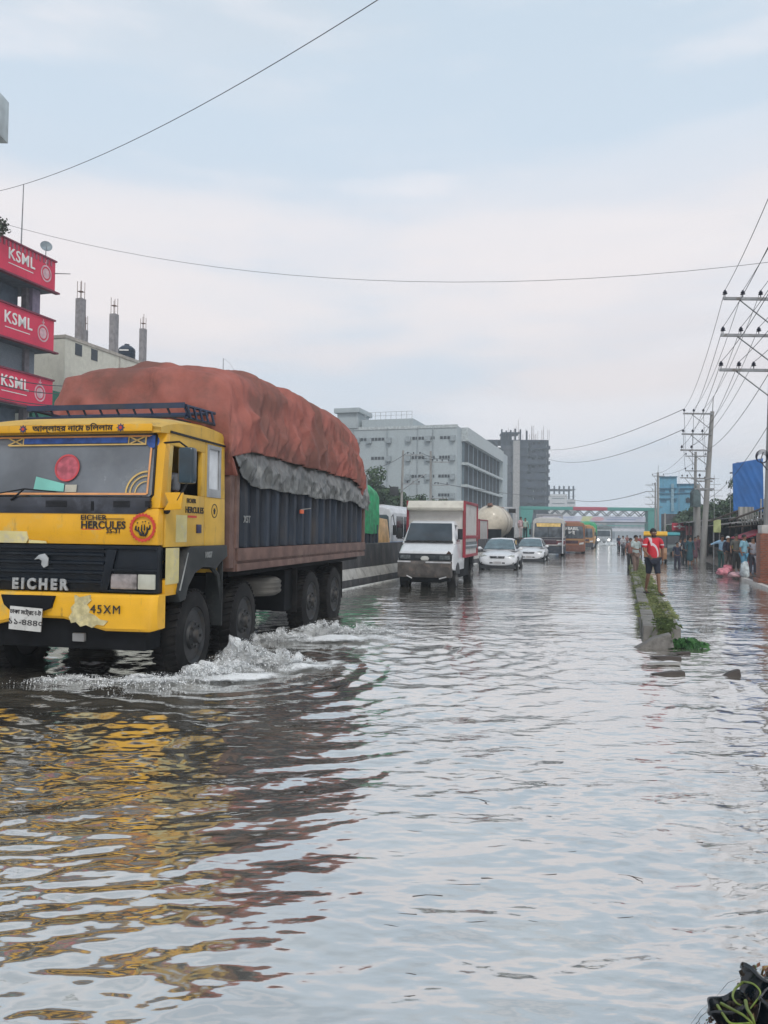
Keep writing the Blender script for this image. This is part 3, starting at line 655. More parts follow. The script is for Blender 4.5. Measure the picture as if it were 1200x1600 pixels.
    m.box(mx - .02, mx + .15, -.02, .10, 2.12, 2.50); mi = m.build('side_mirror', M('mirror_shell', (.015, .035, .05), .3, var=.3, coat=.4), root, bevel=.035, seg=3)
    m = MB(); m.path([(1.2, .1, 2.56), (1.42, .02, 2.56), (1.50, .04, 2.50)], .011, 6); m.path([(1.5, .04, 2.12), (1.40, .04, 1.95), (1.22, .12, 1.84)], .013, 6); m.sph((1.235, .12, 1.84), .04, 6); m.build('mirror_arm', black, mi)
    m = MB(); m.prism([(1.25, 2.03), (1.46, 2.03), (1.44, 1.85), (1.24, 1.84), (1.30, 1.93)], 'y', .03, .07); m.build('mirror_wing', YEL, mi, bevel=.01)
    # roof rack
    m = MB(); bk = M('rack_blue', (.02, .035, .075), .45, dirt=(.06, .06, .07))
    y0, y1 = .95, 1.58; z0, z1 = 2.96, 3.10
    for (a, b) in (((-1.08, y0, z1), (1.02, y0, z1)), ((-1.08, y0, z0 + .02), (1.02, y0, z0 + .02)), ((-1.08, y1, z1), (1.02, y1, z1)), ((1.02, y0, z1), (1.1, y1, z1)), ((1.02, y0, z0), (1.1, y1, z0)), ((-1.08, y0, z1), (-1.08, y1, z1)), ((-1.08, y0, z0 + .02), (-1.08, y1, z0 + .02))):
        m.tube(a, b, .022, n=6)
    m.box(-1.08, 1.02, y0 - .03, y0 - .018, z1 - .03, z1 + .035)
    for k in range(10): x = -1.0 + k * .222; m.path([(x, y0, z1), (x + .045, y0 + .04, z0 + .01)], .014, 5); m.tube((x, y0, z0 + .02), (x, y1, z0 + .03), .012, n=5)
    for k in range(5): y = y0 + .12 * k; m.path([(1.04 + .02 * k, y, z1), (1.06 + .02 * k, y + .05, z0)], .016, 5)
    m.build('roof_rack', bk, root)
    # ---- load bed
    BR = M('bed_brown', (.13, .075, .062), .7, var=.25, dirt=(.20, .14, .12), dscale=2, bump=.003); BL = M('bed_blue', (.014, .024, .042), .6, var=.4, scale=3, dirt=(.055, .05, .05), dscale=3.2, dlo=.45, dhi=.75, stretch=(1, 1, .3))
    b0, b1 = 1.95, 9.25
    m = MB(); m.box(-1.24, 1.24, b0, b1, 1.10, 1.40)
    bed = m.build('load_bed', BR, root, bevel=.01)
    m = MB(); m.box(1.24, 1.275, b0 + .05, b1, 1.235, 1.40); m.box(1.24, 1.262, b0 + .05, b1, 1.10, 1.20); m.build('side_rail', BR, bed, bevel=.008)
    m = MB(); m.box(1.16, 1.20, b0 + .03, b1, 1.40, 2.62); m.box(-1.20, -1.16, b0 + .03, b1, 1.40, 2.62)
    nr = 17
    for k in range(nr):
        y = b0 + .22 + k * (b1 - b0 - .3) / nr; h = .085
        m.prism([(1.20, y), (1.20, y + .20), (1.265, y + .155), (1.265, y + .045)], 'z', 1.41, 2.60)
    wl = m.build('ribbed_side', BL, bed, bevel=.006)
    text('X5T', .13, M('faint_white'), wl, (1.272, b0 + .34, 1.78), (R(90), 0, R(90)), off=.003)
    m = MB(); m.box(-1.22, 1.235, b0 - .15, b0, 1.15, 2.5); m.build('headboard', BR, bed, bevel=.01); m = MB(); m.box(-1.22, 1.22, b1 - .04, b1, 1.4, 2.6); m.build('tailboard', BR, bed); m = MB(); m.box(1.14, 1.262, b0, b0 + .10, 1.40, 2.58); m.build('corner_post', BR, bed, bevel=.01); m = MB(); m.box(1.14, 1.262, b1 - .12, b1, 1.40, 2.55); m.build('corner_post', BR, bed, bevel=.01)
    m = MB(); m.tube((1.285, 4.55, 1.98), (1.285, 5.1, 2.02), .008); m.mat(1).box(1.27, 1.30, 4.55, 4.68, 1.92, 1.98); m.build('tie_strap', [conc, M('orange_knot', (.6, .12, .05), .6)], bed)
    # ---- chassis
    m = MB(); m.box(-.48, -.36, 1.4, 9.2, .75, 1.02); m.box(.36, .48, 1.4, 9.2, .75, 1.02); m.box(-1.1, 1.1, 2.1, 9.2, 1.02, 1.10)
    for y in (.9, 2.55, 5.45, 6.95): m.tube((-1.0, y, .45), (1.0, y, .45), .09); m.box(-.2, .2, y - .2, y + .2, .3, .65)
    m.box(.5, 1.1, 4.35, 4.75, .35, 1.0); m.box(-.9, .9, 4.5, 7.6, .62, 1.02); m.box(-1.05, 1.05, 7.75, 8.0, .7, 1.1); m.box(-1.1, -.5, 3.0, 4.8, .45, 1.0)
    ch = m.build('chassis', darkmetal, root, bevel=.01)
    for y in (7.62, 4.72): m = MB(); m.box(.75, 1.18, y, y + .03, .3, 1.02); m.build('mud_flap', rubber, ch)
    # spare tyre under the bed
    m = MB(); prof = [(.22, -.12), (.42, -.14), (.49, -.10), (.50, 0), (.49, .10), (.42, .14), (.22, .12)]
    T = Matrix.Translation((.84, 3.62, .80)) @ Matrix.Diagonal((.85, .9, .95, 1)); m.lathe(prof, T, 28)
    for zz in (-.07, 0, .07): m.lathe([(.506, zz - .018), (.512, zz), (.506, zz + .018)], T, 28, cap=False)
    m.build('spare_tyre', M('dusty_tyre', (.10, .095, .085), .9, var=.2), ch, smooth=True)
    for y, st_ in ((.88, .0), (2.38, .0), (5.45, 0), (6.95, 0)):
        for s in (1, -1):
            wheel(root, s * 1.07, y, .42, .52, .30, s, steer=.06 * (y < 3))
    # driver
    return root
TR = big_truck()
def tloc(x, y, z): return TR.matrix_basis @ Vector((x, y, z))

# ---------------------------------------------------------------- tarpaulins on the load
def tarp_mat(name, a, b, c):
    m = M(name, a, .85, var=.12, scale=3, dirt=b, dscale=.8, dlo=.42, dhi=.60, bump=.010, bscale=11, grime=((.10, .05, .045), 2.5, .58, .8))
    t = m.node_tree; bs = t.nodes['Principled BSDF']; bs.inputs['Specular IOR Level'].default_value = .25
    return m
TARP = tarp_mat('red_tarp', (.33, .12, .098), (.20, .095, .080), None)
def tarp(name, y0, y1, ztop, zside, hw, mat, seed, nu=210, nv=330, front=.10, back=.16, fold=1.75, x0=0):
    v = np.linspace(0, 1, nv); Ln = y1 - y0
    # station position and shrink towards the ends
    vs = np.concatenate([np.zeros(18), np.linspace(0, 1, nv - 36), np.ones(18)])
    sh = np.ones(nv); sh[:18] = np.linspace(0, 1, 18); sh[-18:] = np.linspace(1, 0, 18)
    u = np.linspace(-1, 1, nu)
    U, Vv = np.meshgrid(u, np.arange(nv), indexing='ij'); S = sh[Vv]; Yv = y0 + Ln * vs[Vv]
    # cross-section: side runs |u|>.55, arch in the middle
    ang = np.clip(U / .68, -1, 1) * np.pi / 2; n = 2.9
    n = 3.5; cx = np.sign(np.sin(ang)) * np.abs(np.sin(ang)) ** (2 / n); cz = np.abs(np.cos(ang)) ** (2 / n)
    side = np.clip((np.abs(U) - .68) / .32, 0, 1)
    zt = ztop(vs[Vv]) if callable(ztop) else ztop
    rise = .62
    zs = zside(vs[Vv], U) if callable(zside) else zside
    shoulder = zt - rise
    X_ = hw * cx; Z_ = np.where(side > 0, shoulder - side * (shoulder - zs), shoulder + rise * cz)
    X_ = X_ + np.sign(X_) * .035 * np.clip(side, 0, 1) + np.sign(X_) * .05 * np.sin(np.clip(side, 0, 1) * np.pi) * 1.0
    # corner rounding
    dy0 = (Yv - y0); dy1 = (y1 - Yv)
    rf = np.clip(dy0 / (front * 6), 0, 1); rb = np.clip(dy1 / (back * 6), 0, 1)
    sc0 = .93 + .07 * np.sqrt(1 - (1 - rf) ** 2); sc1 = .80 + .20 * np.sqrt(1 - (1 - rb) ** 2)
    k = sc0 * sc1
    X_ = X_ * (.6 + .4 * k); Z_ = zs + (Z_ - zs) * k
    # end caps: shrink the section to its base line
    X_ = X_ * S ** .35 if False else X_; 
    capf = 1 - (1 - S) 
    Zc = zs - .25 + (Z_ - zs + .25) * capf; Xc = X_ * (1 - .0 * (1 - S))
    bul = .16 * np.sin(np.clip(S, 0, 1) * np.pi) * np.where(Vv < nv / 2, -1, 1) * (1 - (U * .8) ** 2)
    Yc = Yv + np.where(S < 1, bul, 0) * .6
    # folds
    a = Yc * 1.0 + X_ * .7; w = X_ * .5 + Z_
    slant = Yc * 1.3 + w * .9
    nf = .03 * pn(a * .8, w * .7, seed) - .014 * np.exp(-(((Yc + .3 * w) % 1.25 - .6) / .03) ** 2) + .035 * np.clip(1 - 5 * np.abs(pn(Yc * 1.4 + w * .9, w * .55 - Yc * .3, seed + 21)), 0, 1) ** 1.5 + .03 * np.clip(1 - 4.5 * np.abs(pn(Yc * 2.4 - w * 1.1, w * .9 + Yc * .2, seed + 22)), 0, 1) ** 1.5 + .03 * (.35 - np.abs(pn(slant * 1.1, w * .35 - Yc * .2, seed + 9)) * 1.6) + .02 * (.3 - np.abs(pn(Yc * 2.6 - w * .5, w * .8, seed + 11)) * 2) + .015 * pn(a * 2.2 + w * .7, w * 1.0, seed + 1) + .030 * (np.abs(pn(a * 3.2 + w * 1.6, w * .9 - a * .6, seed + 2)) - .25) + .014 * pn(a * 7 - w * 3, w * 4, seed + 3)
    fr = .10 * np.clip(1 - 4 * np.abs(pn(X_ * 1.3 - Zc * 1.0, Zc * .7 + X_ * .4, seed + 24)), 0, 1) ** 1.4 + .05 * (.3 - np.abs(pn(X_ * 1.5 + Zc * 1.7, Zc * .5 - X_ * .3, seed + 16)) * 1.8) + .05 * (.3 - np.abs(pn(X_ * 3.5 - Zc * .8, Zc * .8, seed + 18)) * 2) + .05 * (np.abs(pn(X_ * 2.1 + Zc * 1.1, Zc * .9 + X_ * .5, seed + 6)) - .3) + .055 * pn(X_ * 1.2, Zc * 1.1, seed + 7)
    nf = nf * fold
    nx = np.where(side > 0, np.sign(X_), cx * .8); nz = np.where(side > 0, 0, cz)
    on = (S >= 1)
    X_ = np.where(on, X_ + nx * nf, Xc + nx * nf * .6); Zz = np.where(on, Z_ + nz * nf, Zc + nz * nf * S)
    Yy = np.where(on, Yc, Yc + np.where(Vv < nv / 2, -1, 1) * fr * np.sin(S * np.pi) ** .5)
    P = np.stack([X_ + x0, Yy, Zz], -1).reshape(-1, 3)
    o = grid_mesh(name, P, nu, nv, mat); o.location = TR.location; o.rotation_euler = TR.rotation_euler
    md = o.modifiers.new('thick', 'SOLIDIFY'); md.thickness = .012
    return o
def ztop(v): return 3.86 + .10 * np.sin(v * 2.6) + .05 * pn(v * 6, v * 0 + .3, 3) - .10 * np.clip((v - .8) / .2, 0, 1) - .06 * np.exp(-((v) / .08) ** 2)
def zside(v, U): return 2.69 + .03 * pn(v * 8, U * 0 + .5, 4) + .008 * pn(v * 40, U * 0, 5) - .10 * (U < 0) - .18 * np.clip((v - .86) / .14, 0, 1) - .1 * np.exp(-(v / .05) ** 2)
o = tarp('tarpaulin', 1.78, 8.75, ztop, zside, 1.29, TARP, 2)
tag(o, 'large faded red tarpaulin bulging over the load of the yellow truck', 'tarpaulin')
o = tarp('tarpaulin', 8.55, 9.45, 3.46, lambda v, U: 2.42 + .05 * pn(v * 5, U, 4), 1.20, M('red_tarp_end', (.24, .07, .055), .85, var=.15, dirt=(.32, .13, .09), dscale=1.5, bump=.01, bscale=9), 5, 90, 90, back=.12)
tag(o, 'smaller red tarpaulin bunched over the tail of the load on the yellow truck', 'tarpaulin')
def plastic():
    nu, nv = 44, 420; v = np.linspace(0, 1, nv); u = np.linspace(0, 1, nu); U, V_ = np.meshgrid(u, v, indexing='ij')
    Yv = 1.80 + 7.55 * V_; zt = 2.86 - .05 * U; low = 2.22 + .07 * pn(V_ * 9, V_ * 0, 1) + .015 * pn(V_ * 30, V_ * 0, 2) - .14 * np.clip((V_ - .84) / .16, 0, 1) + .12 * np.exp(-(V_ / .035) ** 2) * 2
    Z_ = 2.86 - U * (2.86 - low)
    Xx = 1.262 + .02 + (.07 * np.abs(pn(Yv * 1.6 + Z_ * 1.2, Z_ * 1.2, 3)) + .05 * np.clip(1 - 4 * np.abs(pn(Yv * 3 - Z_ * 2.4, Z_ * 1.5 + Yv * .5, 4)), 0, 1) + .014 * np.abs(pn(Yv * 13, Z_ * 4, 5))) * np.clip(U * 3 - .8, .0, 1) + .01 * U
    Xx = np.maximum(Xx, 1.272)
    P = np.stack([Xx, Yv, Z_], -1).reshape(-1, 3)
    mt = M('grey_plastic', (.085, .09, .088), .28, var=.3, scale=5, spec=.5, dirt=(.30, .30, .29), dscale=2.5, bump=.008, bscale=14)
    o = grid_mesh('plastic_sheet', P, nu, nv, mt); o.location = TR.location; o.rotation_euler = TR.rotation_euler
    o.modifiers.new('thick', 'SOLIDIFY').thickness = .005
    tag(o, 'creased grey plastic sheet hanging below the red tarpaulin on the yellow truck', 'plastic sheet')
plastic()

# ---------------------------------------------------------------- splashes
def foam_mat():
    m = bpy.data.materials.new('foam'); m.use_nodes = True; t = m.node_tree; ln = t.links.new; b = t.nodes['Principled BSDF']
    b.inputs['Base Color'].default_value = (.85, .87, .88, 1); b.inputs['Roughness'].default_value = .55
    tcn = N(t, 'ShaderNodeTexCoord'); n = N(t, 'ShaderNodeTexNoise'); n.inputs['Scale'].default_value = 9; n.inputs['Detail'].default_value = 10; n.inputs['Roughness'].default_value = .72
    ln(tcn.outputs['Object'], n.inputs['Vector'])
    at_ = N(t, 'ShaderNodeAttribute', attribute_name='dens')
    a = ramp(t, mth(t, 'ADD', n.outputs[0], mth(t, 'SUBTRACT', at_.outputs['Fac'], 1.0)), -.08, .42)
    ln(a, b.inputs['Alpha'])
    bp = N(t, 'ShaderNodeBump'); bp.inputs['Distance'].default_value = .02; ln(n.outputs[0], bp.inputs['Height']); ln(bp.outputs[0], b.inputs['Normal'])
    return m
FM = foam_mat()
DROP = M('spray_drops', (.82, .84, .85), .6, var=.1)
def splash(name, label, blobs, drops, flat):
    """blobs: (x,y,length,width,height,dirx,diry) ridges of thrown water; flat: foam ellipses on the surface (x,y,a,b,rot,density)"""
    root = thing(name, label, 'splash'); root['kind'] = 'stuff'
    rnd = random.Random(len(blobs) * 7 + 1); m = MB()
    # surface foam
    for idx, (x, y, a, b, rot, den) in enumerate(flat):
        nu, nv = 120, 60; u = np.linspace(-1, 1, nu); v = np.linspace(-1, 1, nv); U, V_ = np.meshgrid(u, v, indexing='ij')
        lx, ly = U * a, V_ * b; X_ = x + lx * math.cos(rot) - ly * math.sin(rot); Y_ = y + lx * math.sin(rot) + ly * math.cos(rot)
        rr = np.sqrt(U ** 2 + V_ ** 2); dn = den * (1 - rr) * 1.6 + .25 * fbm(X_ * 2.5, Y_ * 2.5, 3, 4)
        dn = np.where(rr > .97, 0, dn)
        Z_ = wave_h(X_, Y_) + .014 + .03 * np.clip(dn, 0, 1) + .03 * np.clip(fbm(X_ * 4, Y_ * 4, 3, 2), 0, 1) * np.clip(1 - rr, 0, 1)
        o = grid_mesh('foam', np.stack([X_, Y_, Z_], -1).reshape(-1, 3), nu, nv, FM, root)
        at_ = o.data.attributes.new('dens', 'FLOAT', 'POINT'); at_.data.foreach_set('value', np.clip(dn, 0, 1).ravel().astype(np.float32))
    for (x, y, ln_, w, h, ang, lean) in blobs:
        nu, nv = 110, 46; u = np.linspace(-1, 1, nu); v = np.linspace(0, 1, nv); U, V_ = np.meshgrid(u, v, indexing='ij')
        env = np.clip(1 - U ** 2, 0, 1) ** .7 * (1 + .9 * fbm(U * 4 + x, V_ * 0 + y, 3, 5)); hh = h * env
        Z_ = hh * (np.sin(V_ * np.pi * .62)) * (1 + .5 * fbm(U * 6, V_ * 3, 4, 6)); off = (V_ * w + lean * V_ ** 2 * hh) * (1 + .5 * fbm(U * 5, V_ * 2, 3, 7)); al = U * ln_ + .10 * fbm(U * 5, V_ * 5, 3, 9)
        ca, sa = math.cos(ang), math.sin(ang); X_ = x + al * ca + off * sa; Y_ = y + al * sa - off * ca
        dn = np.clip(.86 - .55 * V_ ** 2 + .3 * fbm(U * 7, V_ * 4, 3, 8) - .5 * U ** 6, 0, 1)
        o = grid_mesh('thrown_water', np.stack([X_, Y_, Z_ + .0], -1).reshape(-1, 3), nu, nv, FM, root)
        at_ = o.data.attributes.new('dens', 'FLOAT', 'POINT'); at_.data.foreach_set('value', dn.ravel().astype(np.float32))
        for i in range(drops):
            uu = rnd.gauss(0, .45); r0 = rnd.random(); z = h * max(.05, 1 - uu * uu) * (r0 ** .8) * 1.25; o_ = w * rnd.uniform(-.1, 1.7) + lean * z
            px_, py_ = x + uu * ln_ * ca + o_ * sa, y + uu * ln_ * sa - o_ * ca; s = .0016 + .006 * rnd.random() ** 5
            m.add([(px_ + s, py_, z), (px_ - s, py_, z), (px_, py_ + s, z), (px_, py_ - s, z), (px_, py_, z + s * 1.5), (px_, py_, z - s)], [(0, 2, 4), (2, 1, 4), (1, 3, 4), (3, 0, 4), (2, 0, 5), (1, 2, 5), (3, 1, 5), (0, 3, 5)])
    o = m.build('spray', DROP, root, recalc=False); o['kind'] = 'stuff'
    return root
def G(px, py): p = gr(px, py); return p.x, p.y
A = -R(11.8)
f1 = G(360, 1060); f2 = G(200, 1066); f3 = G(480, 1035)
splash('front_splash', 'white splash of flood water thrown up beside the front wheels of the yellow truck',
       [(*G(380, 1042), .42, .28, .30, .25, .5), (*G(345, 1054), .5, .26, .19, .2, .6), (*G(320, 1058), .38, .2, .15, .1, .5), (*G(440, 1040), .5, .25, .16, .25, .5), (*G(250, 1064), .6, .25, .09, .05, .5), (*G(130, 1062), .6, .2, .06, -.05, .5)], 1700,
       [(*G(370, 1062), .95, .30, .15, .8), (*G(220, 1068), 1.0, .2, .02, .62), (*G(480, 1045), 1.0, .5, .3, .62), (*G(150, 1040), .7, .3, 0, .42), (*G(560, 1015), 1.2, .8, .4, .4)])
splash('rear_splash', 'low white spray thrown up behind the rear wheels of the yellow truck',
       [(*G(500, 992), .6, .25, .20, .35, .4), (*G(560, 990), .6, .3, .13, .35, .4), (*G(440, 1000), .5, .25, .14, .2, .4)], 1500,
       [(*G(530, 1000), 1.5, .55, .2, .75), (*G(600, 990), 1.6, .9, .4, .42)])
# ---------------------------------------------------------------- smaller vehicles
WHITE = M('vehicle_white', (.62, .63, .65), .3, var=.05, dirt=(.45, .45, .44), dscale=2, dlo=.55, dhi=.8, coat=.4)
REDP = M('vehicle_red', (.26, .025, .04), .5, var=.15, dirt=(.2, .05, .05))
TRIM = M('trim_black', (.015, .017, .02), .5)
def box_van():
    p = gr(662, 919); root = thing('box_van', 'white pickup van with a red edged box body driving behind the yellow truck', 'van', (at(664, 900, 22.6).x, 22.6, 0), -R(15.0))
    hw = .85
    # cab hull: side profile extruded, tapered to the roof
    def hull(sts):
        rings = []
        for y, zb, zt, w0, w1 in sts:
            rings.append([(-w0, y, zb), (w0, y, zb), (w0 + .01, y, (zb * .6 + zt * .4)), (w1, y, zt - .05), (w1 - .06, y, zt), (-w1 + .06, y, zt), (-w1, y, zt - .05), (-w0 - .01, y, (zb * .6 + zt * .4))])
        return rings
    m = MB(); m.rings(hull([(.0, .62, 1.02, .80, .77), (.03, .55, 1.08, .83, .79), (.35, .50, 1.26, .85, .80), (.62, .50, 1.34, .85, .80), (1.9, .50, 1.34, .85, .80)])); b = m.build('body', WHITE, root, bevel=.02)
    m = MB(); m.rings(hull([(.50, 1.28, 1.32, .80, .79), (.62, 1.28, 1.52, .80, .76), (.92, 1.28, 1.93, .80, .68), (1.15, 1.28, 1.99, .80, .68), (1.85, 1.28, 1.99, .80, .68)])); g = m.build('cabin', WHITE, root, bevel=.02)
    m = MB(); q = [(-.72, .50, 1.37), (.72, .50, 1.37), (.64, .835, 1.90), (-.64, .835, 1.90)]
    m.add([(x, y - .02, z + .01) for x, y, z in q] + [(x, y + .04, z - .01) for x, y, z in q], [(0, 1, 2, 3), (7, 6, 5, 4), (0, 4, 5, 1), (1, 5, 6, 2), (2, 6, 7, 3), (3, 7, 4, 0)])
    m.build('windscreen', glass, g, bevel=.01)
    m = MB()
    for s in (1, -1): m.add([(s * .81, .72, 1.36), (s * .81, 1.35, 1.36), (s * .715, 1.35, 1.86), (s * .72, .98, 1.86)] + [(s * .76, .72, 1.36), (s * .76, 1.35, 1.36), (s * .68, 1.35, 1.86), (s * .68, .98, 1.86)], [(0, 1, 2, 3), (7, 6, 5, 4), (0, 4, 5, 1), (1, 5, 6, 2), (2, 6, 7, 3), (3, 7, 4, 0)])
    m.build('side_window', glass, g)
    m = MB()
    for x in (-.5, -.15, .22, .5): m.path([(x, .44, 1.36), (x + .17, .47, 1.385)], .012, 5)
    m.box(-.74, .74, .44, .50, 1.32, 1.36); m.build('wiper', TRIM, b)
    m = MB(); m.box(-.80, .80, -.03, .10, .80, 1.0); m.box(-.81, .81, -.035, .1, .985, 1.0)
    fr = m.build('grille', M('van_grille', (.02, .024, .03), .45, var=.4, scale=12), root, bevel=.01)
    m = MB(); m.box(-.30, .30, -.045, -.03, .86, .95); m.build('grille_mesh', M('grille_mesh_m', (.045, .05, .055), .4, stretch=(1, 1, 20)), fr)
    for s in (1, -1): m = MB(); m.box(min(s * .44, s * .74), max(s * .44, s * .74), -.05, -.02, .83, .955); m.build('headlight', M('van_lamp', (.10, .115, .12), .15, spec=.9, var=.4, scale=15), fr, bevel=.012)
    m = MB(); m.prism([(-.10, .80), (-.13, .86), (-.09, .92), (0, .935), (.09, .92), (.13, .86), (.10, .80)], 'y', -.07, -.04); m.build('number_plate', M('grubby_white', (.42, .42, .40), .6), fr, bevel=.01)
    m = MB(); m.prism([(-.10, .30), (-.15, .42), (-.17, .6), (-.17, .72), (-.12, .79), (.12, .79), (.12, .34)], 'x', -.80, .80); bm_ = m.build('bumper', M('worn_bumper', (.07, .062, .058), .6, var=.4, dirt=(.16, .12, .10), dscale=5), root, bevel=.03)
    m = MB(); m.box(-.79, -.40, -.185, -.165, .745, .79); m.box(.05, .79, -.185, -.165, .735, .78); m.path([(-.52, -.15, .36), (-.36, -.14, .28)], .018, 5); m.path([(.45, -.14, .28), (.66, -.15, .34)], .02, 5); m.build('chrome_strip', M('pale_strip', (.42, .42, .43), .4), bm_)
    m = MB(); m.box(-.72, .72, -.05, .3, .2, .48); m.box(-.45, .45, .2, 4.2, .14, .60); m.box(-.8, -.5, 1.1, 3.2, .2, .85); m.box(.5, .8, 1.1, 3.2, .25, .85); m.build('chassis', darkmetal, root, bevel=.01)
    # rust patches
    m = MB(); m.box(.70, .735, -.02, .0, 1.0, 1.06); m.prism([(.62, .99), (.78, .98), (.76, 1.04), (.70, 1.09)], 'y', -.02, .01); m.build('rust_patch', M('rust', (.06, .03, .02), .8), b)
    # arches on the side
    m = MB()
    for s in (1, -1): m.prism([(.30 + .36 + .36 * math.cos(a * .3), .38 + .36 * math.sin(a * .3)) for a in range(11)], 'x', min(s * .80, s * .865), max(s * .80, s * .865))
    m.build('wheel_arch', TRIM, b)
    m = MB()
    for s in (1, -1): m.box(s * .93 - .07, s * .93 + .07, .58, .66, 1.42, 1.74); m.path([(s * .80, .75, 1.40), (s * .92, .62, 1.45)], .015, 5)
    m.build('side_mirror', TRIM, root, bevel=.02)
    # box body
    y0, y1, z0, z1, bw = 1.55, 4.35, .85, 2.62, .93
    m = MB(); m.box(-bw + .03, bw - .03, y0 + .02, y1 - .02, z0, z1 - .02); bo = m.build('box_body', M('box_panel', (.50, .48, .46), .5, var=.06, dirt=(.38, .35, .33), dscale=2), root)
    m = MB()
    m.prism([(y0 - .02, 2.30), (y0 - .22, 2.33), (y0 - .26, 2.40), (y0 - .05, 2.62), (y0 + .1, 2.62)], 'x', -bw + .06, bw - .05)
    m.build('front_hood', M('hood_cream', (.58, .55, .48), .5, var=.06, dirt=(.42, .38, .33), dscale=3), bo, bevel=.012)
    m = MB(); e_ = .035
    for s in (1, -1):
        for z in (z0, z1 - .09): m.box(min(s * (bw - .05), s * (bw + .01)), max(s * (bw - .05), s * (bw + .01)), y0, y1, z, z + .09)
        m.box(min(s * (bw - .05), s * (bw + .01)), max(s * (bw - .05), s * (bw + .01)), y0 - .003, y0 + .12, z0 + .09, z1 - .09); m.box(min(s * (bw - .05), s * (bw + .01)), max(s * (bw - .05), s * (bw + .01)), y1 - .12, y1, z0 + .09, z1 - .09)
        m.box(min(s * (bw - .05), s * (bw + .006)), max(s * (bw - .05), s * (bw + .006)), y0 + .12, y1 - .12, 1.44, 1.54)
        m.box(min(s * (bw - .07), s * (bw + .005)), max(s * (bw - .07), s * (bw + .005)), y0 - .03, y0 - .003, z0 + .0, z1)
    m.build('red_edging', REDP, bo, bevel=.006)
    m = MB(); m.box(bw - .03, bw + .0, y0 + .12, y1 - .12, 1.12, 1.34); m.mat(1).box(bw - .03, bw + .003, y0 + .12, y1 - .12, 1.20, 1.24); m.build('grey_stripe', [M('stripe_grey', (.13, .15, .16), .5), WHITE], bo)
    m = MB(); m.box(-.8, .8, 3.9, 4.3, .45, .85); m.box(.6, .85, 3.3, 3.33, .3, .8); m.build('rear_frame', darkmetal, root)
    for y in (.62, 3.6):
        for s in (1, -1): wheel(root, s * .72, y, .24, .34, .24, s, rimmat=M('small_rim', (.10, .10, .10), .5), tread=False)
    return root
box_van()

